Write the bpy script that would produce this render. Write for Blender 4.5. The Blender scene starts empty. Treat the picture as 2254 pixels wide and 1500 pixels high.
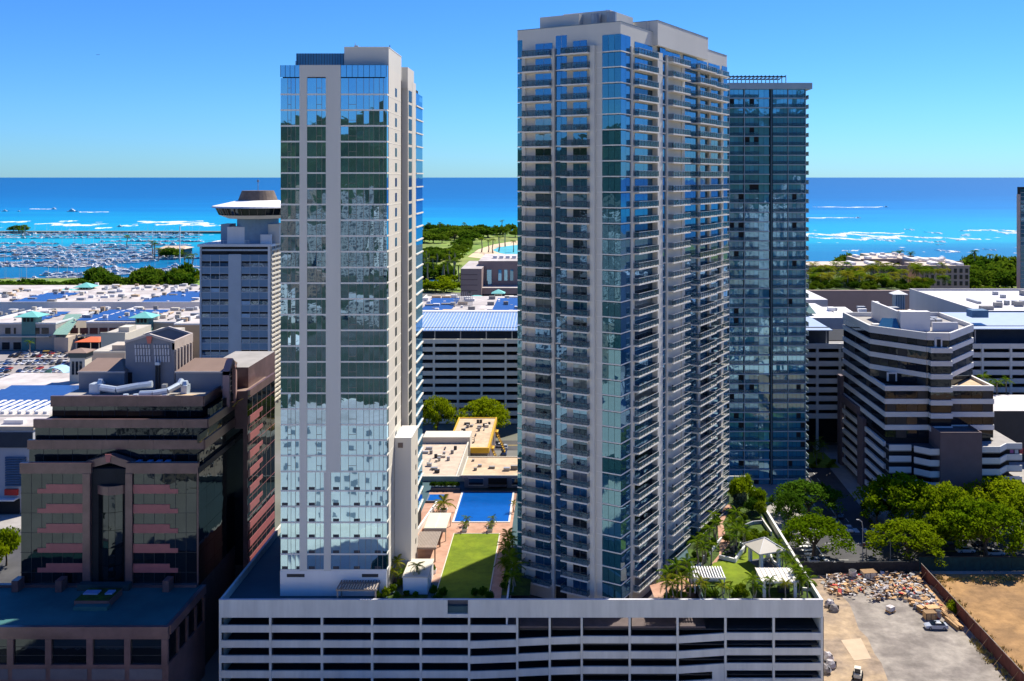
import bpy, math, random
from mathutils import Vector, Matrix

# ------------------------------------------------------------------ camera
S = bpy.context.scene
COL = S.collection
F, CX, HY, EYE = 2100.0, 1235.0, 390.0, 97.0        # focal length, vanishing point and horizon of the photo (2254 px wide), eye height in m
cam_d = bpy.data.cameras.new('camera')
cam_d.sensor_width = 36.0
cam_d.lens = F / 2254 * 36.0
cam_d.shift_x = -(CX - 1127) / 2254
cam_d.shift_y = -(750 - HY) / 2254
cam_d.clip_start = 1.0
cam_d.clip_end = 400000
cam = bpy.data.objects.new('camera', cam_d)
COL.objects.link(cam)
cam.location = (0, 0, EYE)
cam.rotation_euler = (math.radians(90), 0, 0)
S.camera = cam

# ------------------------------------------------------------------ daylight
SUN_AZ, SUN_EL = math.radians(40), math.radians(53)   # azimuth from +Y towards +X
world = bpy.data.worlds.new('World')
S.world = world
world.use_nodes = True
wn = world.node_tree.nodes
wl = world.node_tree.links
bg = wn['Background']
sky = wn.new('ShaderNodeTexSky')
sky.sky_type = 'NISHITA'
sky.sun_disc = False
sky.sun_elevation = SUN_EL
sky.sun_rotation = SUN_AZ
sky.altitude = 100
sky.air_density = 1.0
sky.dust_density = 0.1
sky.ozone_density = 1.5
hs = wn.new('ShaderNodeHueSaturation')
hs.inputs['Saturation'].default_value = 1.1
hs.inputs['Value'].default_value = 1.0
wl.new(sky.outputs[0], hs.inputs['Color'])
tint = wn.new('ShaderNodeMixRGB')                 # clear trade-wind air: the whole sky a little bluer
tint.blend_type = 'MULTIPLY'
tint.inputs[0].default_value = 1.0
tint.inputs[2].default_value = (1 / 9.1, 1 / 8.3, 1 / 4.4, 1)
sepc, comb = wn.new('ShaderNodeSeparateColor'), wn.new('ShaderNodeCombineColor')
tint2 = wn.new('ShaderNodeMixRGB')
tint2.blend_type = 'MULTIPLY'
tint2.inputs[0].default_value = 1.0
tint2.inputs[2].default_value = (1.12, 2.12, 2.05, 1)
wl.new(hs.outputs[0], tint.inputs[1])
wl.new(tint.outputs[0], sepc.inputs[0])
for ch, ex in ((0, 1.15), (1, 1.1), (2, 1.0)):      # one grade for the whole sky: slightly steeper red and green
    pw_ = wn.new('ShaderNodeMath')
    pw_.operation = 'POWER'
    pw_.inputs[1].default_value = ex
    wl.new(sepc.outputs[ch], pw_.inputs[0])
    wl.new(pw_.outputs[0], comb.inputs[ch])
wl.new(comb.outputs[0], tint2.inputs[1])
wl.new(tint2.outputs[0], bg.inputs['Color'])
bg.inputs['Strength'].default_value = 0.15
sun_d = bpy.data.lights.new('sun', 'SUN')
sun_d.energy = 3.4
sun_d.angle = math.radians(0.53)
sun_d.color = (1.0, 0.93, 0.82)
sun = bpy.data.objects.new('sun', sun_d)
COL.objects.link(sun)
sun_dir = Vector((math.sin(SUN_AZ) * math.cos(SUN_EL), math.cos(SUN_AZ) * math.cos(SUN_EL), math.sin(SUN_EL)))
sun.rotation_euler = sun_dir.to_track_quat('Z', 'Y').to_euler()
S.view_settings.view_transform = 'Standard'
S.view_settings.look = 'None'
S.view_settings.gamma = 1.0
S.view_settings.use_curve_mapping = False
S.view_settings.exposure = 1.2
S.cycles.max_bounces = 8
S.cycles.diffuse_bounces = 4
S.cycles.glossy_bounces = 3
S.cycles.transparent_max_bounces = 8
S.cycles.use_denoising = True
S.cycles.caustics_reflective = False
S.cycles.caustics_refractive = False

# ------------------------------------------------------------------ helpers
R = random.Random(11)

def at(px, py, D):                       # a measured photo point at a known distance, in metres
    return Vector(((px - CX) * D / F, D, EYE - (py - HY) * D / F))

def on(px, py, z=0.0):                   # a measured photo point on a level of known height
    D = (EYE - z) * F / (py - HY)
    return Vector(((px - CX) * D / F, D, z))

def xof(px, D):
    return (px - CX) * D / F

def zof(py, D):
    return EYE - (py - HY) * D / F

MATS = {}

def nset(n, **kw):
    for k, v in kw.items():
        n.inputs[k.replace('_', ' ')].default_value = v

def mat(name, c, rough=0.75, var=0.12, scale=0.35, bump=0.0, metal=0.0, spec=0.3, c2=None, var2=0.0, streak=False, objvar=0.0):
    """Plain surface: base colour with two sizes of noise (tone and grime), a little relief."""
    if name in MATS:
        return MATS[name]
    m = bpy.data.materials.new(name)
    m.use_nodes = True
    N, L = m.node_tree.nodes, m.node_tree.links
    b = N['Principled BSDF']
    nset(b, Roughness=rough, Metallic=metal)
    b.inputs['Specular IOR Level'].default_value = spec
    geo = N.new('ShaderNodeNewGeometry')
    mp = N.new('ShaderNodeMapping')
    L.new(geo.outputs['Position'], mp.inputs['Vector'])
    if streak:
        mp.inputs['Scale'].default_value = (1, 1, 0.12)
    n1 = N.new('ShaderNodeTexNoise')
    nset(n1, Scale=scale, Detail=6.0, Roughness=0.65)
    L.new(mp.outputs[0], n1.inputs['Vector'])
    ramp = N.new('ShaderNodeMapRange')
    nset(ramp, From_Min=0.3, From_Max=0.7, To_Min=1 - var, To_Max=1 + var)
    L.new(n1.outputs[0], ramp.inputs['Value'])
    col = N.new('ShaderNodeMixRGB')
    col.blend_type = 'MULTIPLY'
    col.inputs[0].default_value = 1
    src = None
    if c2 is not None:
        n2 = N.new('ShaderNodeTexNoise')
        nset(n2, Scale=scale * 0.31, Detail=5.0, Roughness=0.6)
        L.new(geo.outputs['Position'], n2.inputs['Vector'])
        rr = N.new('ShaderNodeMapRange')
        nset(rr, From_Min=0.42, From_Max=0.6)
        L.new(n2.outputs[0], rr.inputs['Value'])
        mx = N.new('ShaderNodeMixRGB')
        mx.inputs[1].default_value = (*c, 1)
        mx.inputs[2].default_value = (*c2, 1)
        L.new(rr.outputs[0], mx.inputs[0])
        L.new(mx.outputs[0], col.inputs[1])
    else:
        col.inputs[1].default_value = (*c, 1)
    L.new(ramp.outputs[0], col.inputs[2])
    out = col.outputs[0]
    if objvar:
        oi = N.new('ShaderNodeObjectInfo')
        r2 = N.new('ShaderNodeMapRange')
        nset(r2, To_Min=1 - objvar, To_Max=1 + objvar)
        L.new(oi.outputs['Random'], r2.inputs['Value'])
        c3 = N.new('ShaderNodeMixRGB')
        c3.blend_type = 'MULTIPLY'
        c3.inputs[0].default_value = 1
        L.new(out, c3.inputs[1])
        L.new(r2.outputs[0], c3.inputs[2])
        out = c3.outputs[0]
    L.new(out, b.inputs['Base Color'])
    if bump:
        n3 = N.new('ShaderNodeTexNoise')
        nset(n3, Scale=scale * 9, Detail=4.0)
        L.new(geo.outputs['Position'], n3.inputs['Vector'])
        bp = N.new('ShaderNodeBump')
        nset(bp, Strength=bump, Distance=0.1)
        L.new(n3.outputs[0], bp.inputs['Height'])
        L.new(bp.outputs[0], b.inputs['Normal'])
    MATS[name] = m
    return m

def glass(name, inner, tint, refl=0.3, wave=0.35, wscale=0.45, inner2=None):
    """Tinted curtain-wall glass: a coating that mirrors the surroundings over a dim interior."""
    if name in MATS:
        return MATS[name]
    m = bpy.data.materials.new(name)
    m.use_nodes = True
    N, L = m.node_tree.nodes, m.node_tree.links
    N.remove(N['Principled BSDF'])
    geo = N.new('ShaderNodeNewGeometry')
    n1 = N.new('ShaderNodeTexNoise')
    nset(n1, Scale=wscale, Detail=2.0, Roughness=0.4, Distortion=0.6)
    L.new(geo.outputs['Position'], n1.inputs['Vector'])
    bp = N.new('ShaderNodeBump')
    nset(bp, Strength=wave, Distance=0.06)
    L.new(n1.outputs[0], bp.inputs['Height'])
    oi = N.new('ShaderNodeObjectInfo')
    d = N.new('ShaderNodeBsdfDiffuse')
    mx = N.new('ShaderNodeMixRGB')
    mx.inputs[1].default_value = (*inner, 1)
    mx.inputs[2].default_value = (*(inner2 or tuple(x * 1.9 for x in inner)), 1)
    pw = N.new('ShaderNodeMath')
    pw.operation = 'POWER'
    pw.inputs[1].default_value = 2.5
    L.new(oi.outputs['Random'], pw.inputs[0])
    L.new(pw.outputs[0], mx.inputs[0])
    L.new(mx.outputs[0], d.inputs['Color'])
    g = N.new('ShaderNodeBsdfGlossy')
    nset(g, Color=(*tint, 1), Roughness=0.015)
    L.new(bp.outputs[0], g.inputs['Normal'])
    fr = N.new('ShaderNodeFresnel')
    nset(fr, IOR=1.5)
    ma = N.new('ShaderNodeMath')
    ma.operation = 'MULTIPLY_ADD'
    ma.inputs[1].default_value = 1 - refl
    ma.inputs[2].default_value = refl
    ma.use_clamp = True
    L.new(fr.outputs[0], ma.inputs[0])
    mix = N.new('ShaderNodeMixShader')
    L.new(ma.outputs[0], mix.inputs[0])
    L.new(d.outputs[0], mix.inputs[1])
    L.new(g.outputs[0], mix.inputs[2])
    L.new(mix.outputs[0], N['Material Output'].inputs['Surface'])
    MATS[name] = m
    return m

def clear_glass(name, tint, opac=0.45):
    if name in MATS:
        return MATS[name]
    m = bpy.data.materials.new(name)
    m.use_nodes = True
    N, L = m.node_tree.nodes, m.node_tree.links
    b = N['Principled BSDF']
    nset(b, Roughness=0.04, Alpha=opac)
    b.inputs['Base Color'].default_value = (*tint, 1)
    b.inputs['Specular IOR Level'].default_value = 0.3
    MATS[name] = m
    return m

def leaf(name, c1, c2, trans=0.25, scale=0.25):
    if name in MATS:
        return MATS[name]
    m = bpy.data.materials.new(name)
    m.use_nodes = True
    N, L = m.node_tree.nodes, m.node_tree.links
    N.remove(N['Principled BSDF'])
    geo = N.new('ShaderNodeNewGeometry')
    n1 = N.new('ShaderNodeTexNoise')
    nset(n1, Scale=scale, Detail=3.0, Roughness=0.7)
    L.new(geo.outputs['Position'], n1.inputs['Vector'])
    oi = N.new('ShaderNodeObjectInfo')
    ad = N.new('ShaderNodeMath')
    ad.operation = 'ADD'
    L.new(n1.outputs[0], ad.inputs[0])
    L.new(oi.outputs['Random'], ad.inputs[1])
    mr = N.new('ShaderNodeMapRange')
    nset(mr, From_Min=0.45, From_Max=1.55)
    L.new(ad.outputs[0], mr.inputs['Value'])
    mr2 = N.new('ShaderNodeMath')
    mr2.operation = 'ADD'
    rpi = N.new('ShaderNodeMath')
    rpi.operation = 'MULTIPLY_ADD'
    rpi.inputs[1].default_value = 0.5
    rpi.inputs[2].default_value = -0.25
    L.new(geo.outputs['Random Per Island'], rpi.inputs[0])
    L.new(mr.outputs[0], mr2.inputs[0])
    L.new(rpi.outputs[0], mr2.inputs[1])
    mr2.use_clamp = True
    mx = N.new('ShaderNodeMixRGB')
    mx.inputs[1].default_value = (*c1, 1)
    mx.inputs[2].default_value = (*c2, 1)
    L.new(mr2.outputs[0], mx.inputs[0])
    d = N.new('ShaderNodeBsdfDiffuse')
    t = N.new('ShaderNodeBsdfTranslucent')
    L.new(mx.outputs[0], d.inputs['Color'])
    L.new(mx.outputs[0], t.inputs['Color'])
    ms = N.new('ShaderNodeMixShader')
    ms.inputs[0].default_value = trans
    L.new(d.outputs[0], ms.inputs[1])
    L.new(t.outputs[0], ms.inputs[2])
    L.new(ms.outputs[0], N['Material Output'].inputs['Surface'])
    MATS[name] = m
    return m

def tag(o, label=None, cat=None, group=None, kind=None):
    if label:
        o['label'] = label
    if cat:
        o['category'] = cat
    if group:
        o['group'] = group
    if kind:
        o['kind'] = kind
    return o

def thing(name, label, cat, loc=(0, 0, 0), rz=0.0, group=None):
    o = bpy.data.objects.new(name, None)
    COL.objects.link(o)
    o.location = loc
    o.rotation_euler = (0, 0, rz)
    o.empty_display_size = 0.5
    return tag(o, label, cat, group)

class MB:
    """Collects faces; build() links them as ONE mesh object."""
    def __init__(s):
        s.v, s.f, s.m = [], [], []

    def poly(s, pts, m=0):
        i = len(s.v)
        s.v += [tuple(p) for p in pts]
        s.f.append(tuple(range(i, i + len(pts))))
        s.m.append(m)
        return s

    def hexa(s, b, t, m=0, mt=None):     # bottom and top rings (same count, counter-clockwise seen from above)
        n = len(b)
        i = len(s.v)
        s.v += [tuple(p) for p in b] + [tuple(p) for p in t]
        s.f.append(tuple(i + n - 1 - k for k in range(n)))
        s.m.append(m)
        s.f.append(tuple(i + n + k for k in range(n)))
        s.m.append(m if mt is None else mt)
        for k in range(n):
            j = (k + 1) % n
            s.f.append((i + k, i + j, i + n + j, i + n + k))
            s.m.append(m)
        return s

    def box(s, x0, x1, y0, y1, z0, z1, m=0, mt=None):
        return s.hexa([(x0, y0, z0), (x1, y0, z0), (x1, y1, z0), (x0, y1, z0)],
                      [(x0, y0, z1), (x1, y0, z1), (x1, y1, z1), (x0, y1, z1)], m, mt)

    def prism(s, poly, z0, z1, m=0, mt=None):
        return s.hexa([(x, y, z0) for x, y in poly], [(x, y, z1) for x, y in poly], m, mt)

    def cone(s, c, r0, r1, z0, z1, n=12, m=0, ph=0.0, sx=1.0):
        b = [(c[0] + sx * r0 * math.cos(ph + 2 * math.pi * k / n), c[1] + r0 * math.sin(ph + 2 * math.pi * k / n), z0) for k in range(n)]
        t = [(c[0] + sx * r1 * math.cos(ph + 2 * math.pi * k / n), c[1] + r1 * math.sin(ph + 2 * math.pi * k / n), z1) for k in range(n)]
        return s.hexa(b, t, m)

    def bar(s, p, q, r, m=0, n=4, r1=None):
        p, q = Vector(p), Vector(q)
        d = (q - p).normalized()
        a = d.cross(Vector((0, 0, 1)))
        if a.length < 1e-3:
            a = Vector((1, 0, 0))
        a.normalize()
        b = d.cross(a)
        r1 = r if r1 is None else r1
        B = [p + (a * math.cos(2 * math.pi * (k + .5) / n) - b * math.sin(2 * math.pi * (k + .5) / n)) * r for k in range(n)]
        T = [q + (a * math.cos(2 * math.pi * (k + .5) / n) - b * math.sin(2 * math.pi * (k + .5) / n)) * r1 for k in range(n)]
        return s.hexa(B, T, m)

    def tube(s, pts, rs, m=0, n=6):
        for k in range(len(pts) - 1):
            r0 = rs[k] if isinstance(rs, (list, tuple)) else rs
            r1 = rs[k + 1] if isinstance(rs, (list, tuple)) else rs
            s.bar(pts[k], pts[k + 1], r0, m, n, r1)
        return s

    def hip(s, x0, x1, y0, y1, z0, z1, m=0, ridge=0.0, base=0.25):
        cx0, cx1, cy = x0 + (x1 - x0) * (0.5 - ridge / 2), x0 + (x1 - x0) * (0.5 + ridge / 2), (y0 + y1) / 2
        s.box(x0, x1, y0, y1, z0 - base, z0, m)
        a, b, c, d = (x0, y0, z0), (x1, y0, z0), (x1, y1, z0), (x0, y1, z0)
        e, f = (cx0, cy, z1), (cx1, cy, z1)
        if ridge > 0:
            s.poly([a, b, f, e], m); s.poly([b, c, f], m); s.poly([c, d, e, f], m); s.poly([d, a, e], m)
        else:
            for p, q in ((a, b), (b, c), (c, d), (d, a)):
                s.poly([p, q, e], m)
        return s

    def mesh(s, name, mats, org=(0, 0, 0), smooth=False):
        me = bpy.data.meshes.new(name)
        o = Vector(org)
        me.from_pydata([(v[0] - o.x, v[1] - o.y, v[2] - o.z) for v in s.v], [], s.f)
        if not isinstance(mats, (list, tuple)):
            mats = [mats]
        for m in mats:
            me.materials.append(m)
        if len(mats) > 1:
            me.polygons.foreach_set('material_index', s.m)
        if smooth:
            me.polygons.foreach_set('use_smooth', [True] * len(s.f))
        me.update()
        return me

    def build(s, name, mats, parent=None, world=True, smooth=False):
        """Vertices are in scene coordinates (world=True) or in the parent's own frame."""
        org = (0, 0, 0)
        if parent is not None and world:
            p = parent
            while p.parent:
                p = p.parent
            org = p.location
        me = s.mesh(name, mats, org, smooth)
        o = bpy.data.objects.new(name, me)
        COL.objects.link(o)
        if parent is not None:
            o.parent = parent
        return o

UNIT = {}

def unit(m):
    if m.name not in UNIT:
        UNIT[m.name] = MB().box(-.5, .5, -.5, .5, -.5, .5).mesh('block', m)
    return UNIT[m.name]

def link(name, me, parent=None, loc=(0, 0, 0), rot=(0, 0, 0), sc=(1, 1, 1)):
    o = bpy.data.objects.new(name, me)
    COL.objects.link(o)
    if parent is not None:
        o.parent = parent
    o.location = loc
    o.rotation_euler = rot
    o.scale = sc
    return o

def piece(parent, name, m, x0, x1, y0, y1, z0, z1, rz=0.0, tilt=0.0, org=None):
    """One block-shaped part that shares its mesh with all alike."""
    p = parent
    while p.parent:
        p = p.parent
    o = p.location if org is None else Vector(org)
    t = (R.gauss(0, tilt), R.gauss(0, tilt * .3), R.gauss(0, tilt)) if tilt else (0, 0, 0)
    return link(name, unit(m), parent, ((x0 + x1) / 2 - o.x, (y0 + y1) / 2 - o.y, (z0 + z1) / 2 - o.z),
                (t[0], t[1], rz + t[2]), (x1 - x0, y1 - y0, z1 - z0))

class Frame:
    """A facade seen from outside: u runs from p to q, d points outwards."""
    def __init__(s, p, q):
        s.p, s.q = Vector((p[0], p[1])), Vector((q[0], q[1]))
        s.len = (s.q - s.p).length
        s.u = (s.q - s.p) / s.len
        s.n = Vector((s.u.y, -s.u.x))
        s.ang = math.atan2(s.u.y, s.u.x)

    def pt(s, u, d=0.0):
        return s.p + s.u * u + s.n * d

    def piece(s, parent, name, m, u0, u1, z0, z1, d0, d1, tilt=0.0, local=False):
        p = parent
        while p.parent:
            p = p.parent
        o = Vector((0, 0, 0)) if local else p.location
        c = s.pt((u0 + u1) / 2, (d0 + d1) / 2)
        t = (R.gauss(0, tilt), R.gauss(0, tilt * .3), R.gauss(0, tilt)) if tilt else (0, 0, 0)
        return link(name, unit(m), parent, (c.x - o.x, c.y - o.y, (z0 + z1) / 2 - o.z), (t[0], t[1], s.ang + t[2]),
                    (abs(u1 - u0), abs(d1 - d0), z1 - z0))

    def box(s, mb, u0, u1, z0, z1, d0, d1, m=0, mt=None, z0b=None, z1b=None):
        z0b = z0 if z0b is None else z0b
        z1b = z1 if z1b is None else z1b
        a, b, c, e = s.pt(u0, d1), s.pt(u1, d1), s.pt(u1, d0), s.pt(u0, d0)
        mb.hexa([(a.x, a.y, z0), (b.x, b.y, z0b), (c.x, c.y, z0b), (e.x, e.y, z0)],
                [(a.x, a.y, z1), (b.x, b.y, z1b), (c.x, c.y, z1b), (e.x, e.y, z1)], m, mt)
        return mb

# ------------------------------------------------------------------ materials
TAN = mat('warm_grey_render', (0.63, 0.60, 0.52), 0.8, 0.05, 0.12, streak=True)
TANB = mat('pale_render', (0.65, 0.605, 0.52), 0.8, 0.05, 0.12, streak=True)
WHITE = mat('white_paint', (0.74, 0.725, 0.69), 0.7, 0.06, 0.2, streak=True)
CREAM = mat('cream_paint', (0.60, 0.55, 0.44), 0.75, 0.07, 0.15, streak=True)
CONC = mat('podium_concrete', (0.64, 0.625, 0.55), 0.8, 0.13, 0.4, streak=True)
CONC2 = mat('grey_concrete', (0.28, 0.27, 0.25), 0.85, 0.12, 0.2)
SLAB = mat('slab_edge', (0.76, 0.72, 0.63), 0.8, 0.06, 0.3)
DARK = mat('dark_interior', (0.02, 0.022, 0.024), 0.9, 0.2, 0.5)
BLACKM = mat('dark_metal', (0.035, 0.037, 0.04), 0.5, 0.1, 0.5)
STEEL = mat('grey_metal', (0.34, 0.35, 0.36), 0.45, 0.1, 0.6, metal=0.3)
MULL = mat('bronze_mullion', (0.25, 0.21, 0.17), 0.5, 0.1, 0.5)
GRANITE = mat('pink_granite', (0.115, 0.068, 0.066), 0.3, 0.2, 0.5, spec=0.5, c2=(0.15, 0.09, 0.085))
PINK = mat('rose_granite', (0.32, 0.105, 0.105), 0.4, 0.1, 0.5, spec=0.4)
ROOFT = mat('brown_roof', (0.26, 0.18, 0.14), 0.8, 0.08, 0.4)
TEALROOF = mat('shade_teal_roof', (0.03, 0.12, 0.115), 0.8, 0.22, 0.15, c2=(0.045, 0.15, 0.14))  # teal tint of a grey roof in shade, put into the colour
MEMB = mat('deck_membrane', (0.05, 0.10, 0.11), 0.8, 0.12, 0.2)  # blue-green of the shaded deck is put into this colour
COPPER = mat('verdigris_metal', (0.17, 0.50, 0.44), 0.55, 0.12, 0.3)
COPPERD = mat('sage_panel', (0.10, 0.24, 0.22), 0.7, 0.1, 0.3)
SOLAR = mat('solar_panel', (0.03, 0.09, 0.26), 0.25, 0.12, 0.4, spec=0.6)
SOLARL = mat('solar_canopy', (0.20, 0.31, 0.50), 0.35, 0.12, 0.4, spec=0.5)
TERRA = mat('terracotta_paving', (0.42, 0.23, 0.15), 0.85, 0.14, 0.8, c2=(0.48, 0.29, 0.2))
TANROOF = mat('tan_gravel_roof', (0.56, 0.42, 0.27), 0.9, 0.18, 0.5, c2=(0.48, 0.35, 0.22))
YELLOW = mat('yellow_paint', (0.62, 0.36, 0.03), 0.6, 0.08, 0.4)
REDP = mat('red_paint', (0.5, 0.04, 0.03), 0.6, 0.1, 0.4)
ORANGE = mat('orange_canopy', (0.62, 0.13, 0.04), 0.7, 0.1, 0.4)
ASPH = mat('asphalt', (0.06, 0.06, 0.064), 0.9, 0.25, 0.15, bump=0.2, c2=(0.075, 0.074, 0.073))
PAVE = mat('concrete_pavement', (0.33, 0.31, 0.28), 0.9, 0.14, 0.3)
PAINT = mat('road_paint', (0.72, 0.72, 0.68), 0.8, 0.15, 1.0)
YPAINT = mat('yellow_road_paint', (0.6, 0.42, 0.06), 0.8, 0.15, 1.0)
TURF = mat('artificial_turf', (0.12, 0.175, 0.004), 0.95, 0.22, 0.5, bump=0.5, c2=(0.16, 0.215, 0.006))
GRASS = mat('park_grass', (0.14, 0.23, 0.03), 0.95, 0.35, 0.02, c2=(0.22, 0.26, 0.06))
BED = mat('planting_soil', (0.03, 0.05, 0.008), 0.95, 0.5, 0.9, c2=(0.06, 0.105, 0.01))
SAND = mat('beach_sand', (0.62, 0.48, 0.31), 0.95, 0.08, 0.05)
DIRT = mat('orange_dirt', (0.33, 0.19, 0.075), 0.95, 0.35, 0.3, bump=0.7, c2=(0.24, 0.14, 0.06))
DRYG = mat('dry_grass', (0.42, 0.33, 0.09), 0.95, 0.3, 0.8)
ORD = ['first', 'second', 'third', 'fourth', 'fifth', 'sixth', 'seventh', 'eighth', 'ninth', 'tenth', 'eleventh', 'twelfth', 'thirteenth', 'fourteenth', 'fifteenth', 'sixteenth', 'seventeenth']
BARK = mat('tree_bark', (0.10, 0.075, 0.055), 0.9, 0.25, 1.5)
PALMB = mat('palm_bark', (0.24, 0.20, 0.155), 0.9, 0.2, 1.5)
WOOD = mat('brown_timber', (0.13, 0.08, 0.055), 0.8, 0.2, 1.5)
LUMBER = mat('raw_lumber', (0.46, 0.28, 0.13), 0.85, 0.2, 1.5, objvar=0.45)
WRAP = mat('white_wrapping', (0.44, 0.42, 0.41), 0.5, 0.25, 2.0, c2=(0.30, 0.25, 0.23), objvar=0.45)
RUST = mat('red_brown_fence', (0.16, 0.05, 0.035), 0.8, 0.25, 0.6, c2=(0.10, 0.035, 0.03))
NET = mat('black_screen_mesh', (0.022, 0.025, 0.028), 0.8, 0.3, 1.0)
GREENNET = mat('dark_green_screen', (0.012, 0.05, 0.05), 0.8, 0.3, 1.0)

GL_A = glass('blue_green_curtain_glass', (0.008, 0.04, 0.055), (0.52, 0.78, 0.96), 0.52, 0.11, 0.35)
GL_B = glass('blue_curtain_glass', (0.012, 0.055, 0.105), (0.36, 0.66, 0.95), 0.25, 0.14, 0.35)
GL_BG = glass('green_corner_glass', (0.012, 0.07, 0.09), (0.40, 0.74, 0.90), 0.20, 0.2, 0.4)
GL_C = glass('deep_teal_glass', (0.03, 0.19, 0.30), (0.45, 0.78, 0.98), 0.30, 0.22, 0.5)
GL_D = glass('smoked_glass', (0.006, 0.008, 0.010), (0.30, 0.38, 0.42), 0.08, 0.3, 0.4)
GL_N = glass('dark_ribbon_glass', (0.012, 0.014, 0.018), (0.4, 0.46, 0.5), 0.05, 0.2, 0.5)
GL_W = glass('blue_office_glass', (0.02, 0.06, 0.12), (0.5, 0.7, 0.9), 0.12, 0.3, 0.5)
GL_R = clear_glass('grey_green_railing_glass', (0.06, 0.14, 0.17), 0.40)

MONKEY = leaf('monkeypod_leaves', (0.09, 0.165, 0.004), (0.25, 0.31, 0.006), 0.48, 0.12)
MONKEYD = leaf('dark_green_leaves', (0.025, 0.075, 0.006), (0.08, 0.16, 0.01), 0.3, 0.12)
YELLOWL = leaf('lime_leaves', (0.10, 0.17, 0.006), (0.22, 0.27, 0.01), 0.25, 0.15)
PALML = leaf('palm_leaves', (0.06, 0.13, 0.006), (0.18, 0.25, 0.012), 0.35, 0.4)
PALMY = leaf('yellow_palm_leaves', (0.12, 0.16, 0.01), (0.30, 0.28, 0.02), 0.25, 0.4)
PARKL = leaf('park_leaves', (0.04, 0.10, 0.006), (0.14, 0.21, 0.012), 0.35, 0.03)
BUSH = leaf('shrub_leaves', (0.045, 0.10, 0.006), (0.14, 0.20, 0.01), 0.3, 0.5)
GREYL = leaf('grey_green_leaves', (0.05, 0.075, 0.045), (0.10, 0.13, 0.08), 0.2, 0.4)
# ------------------------------------------------------------------ sea, land, hills
def sea_mat():
    m = bpy.data.materials.new('sea_water')
    m.use_nodes = True
    N, L = m.node_tree.nodes, m.node_tree.links
    b = N['Principled BSDF']
    nset(b, Roughness=0.35)
    b.inputs['Specular IOR Level'].default_value = 0.06
    geo = N.new('ShaderNodeNewGeometry')
    sp = N.new('ShaderNodeSeparateXYZ')
    L.new(geo.outputs['Position'], sp.inputs[0])
    nz = N.new('ShaderNodeTexNoise')              # reef patches and current streaks, long across the shore
    mp = N.new('ShaderNodeMapping')
    mp.inputs['Scale'].default_value = (0.0011, 0.0045, 1)
    L.new(geo.outputs['Position'], mp.inputs[0])
    L.new(mp.outputs[0], nz.inputs['Vector'])
    nset(nz, Scale=1.0, Detail=5.0, Roughness=0.6)
    inv = N.new('ShaderNodeMath')                 # shelf profile: shallow reef near the shore, falling away seaward
    inv.operation = 'DIVIDE'
    inv.inputs[0].default_value = 207.9
    L.new(sp.outputs['Y'], inv.inputs[1])
    ad = N.new('ShaderNodeMath')
    ad.operation = 'MULTIPLY_ADD'
    ad.inputs[1].default_value = 0.05
    L.new(nz.outputs[0], ad.inputs[0])
    L.new(inv.outputs[0], ad.inputs[2])
    r = N.new('ShaderNodeValToRGB')
    e = r.color_ramp.elements
    e[0].position, e[0].color = 0.02, (0.0, 0.08, 0.235, 1)
    e[1].position, e[1].color = 0.24, (0.004, 0.12, 0.26, 1)
    for p, c in ((0.065, (0.0, 0.105, 0.30, 1)), (0.095, (0.0, 0.16, 0.40, 1)), (0.125, (0.002, 0.27, 0.46, 1)), (0.165, (0.006, 0.31, 0.44, 1)), (0.19, (0.004, 0.16, 0.32, 1))):
        x = e.new(p)
        x.color = c
    L.new(ad.outputs[0], r.inputs[0])
    L.new(r.outputs[0], b.inputs['Base Color'])
    n2 = N.new('ShaderNodeTexNoise')
    nset(n2, Scale=0.05, Detail=6.0, Roughness=0.7)
    L.new(geo.outputs['Position'], n2.inputs['Vector'])
    bp = N.new('ShaderNodeBump')
    nset(bp, Strength=0.5, Distance=2.0)
    L.new(n2.outputs[0], bp.inputs['Height'])
    L.new(bp.outputs[0], b.inputs['Normal'])
    return m

SEA = sea_mat()
o = MB().poly([(-120000, 700, -2), (120000, 700, -2), (120000, 160000, -2), (-120000, 160000, -2)]).build('sea', SEA)
tag(o, kind='structure')

LAND = mat('city_ground', (0.17, 0.165, 0.15), 0.95, 0.2, 0.03, c2=(0.13, 0.14, 0.09))
land = [(-9000, -9000), (9000, -9000), (9000, 1040), (900, 1010), (480, 1000), (300, 985), (230, 1060), (150, 1350), (60, 1690),
        (-90, 1730), (-225, 1690), (-262, 1640), (-275, 1480), (-262, 1300), (-300, 1050), (-345, 930), (-560, 912), (-900, 905), (-9000, 905)]
mb = MB()
mb.poly([(x, y, 0) for x, y in land])
for k in range(len(land)):
    a, b = land[k], land[(k + 1) % len(land)]
    mb.poly([(a[0], a[1], 0), (a[0], a[1], -4), (b[0], b[1], -4), (b[0], b[1], 0)])
tag(mb.build('ground', LAND), kind='structure')

def sheet(name, pts, m, z, kind='structure'):
    o = MB().poly([(p[0], p[1], z) for p in pts]).build(name, m)
    tag(o, kind=kind)
    return o

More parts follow.
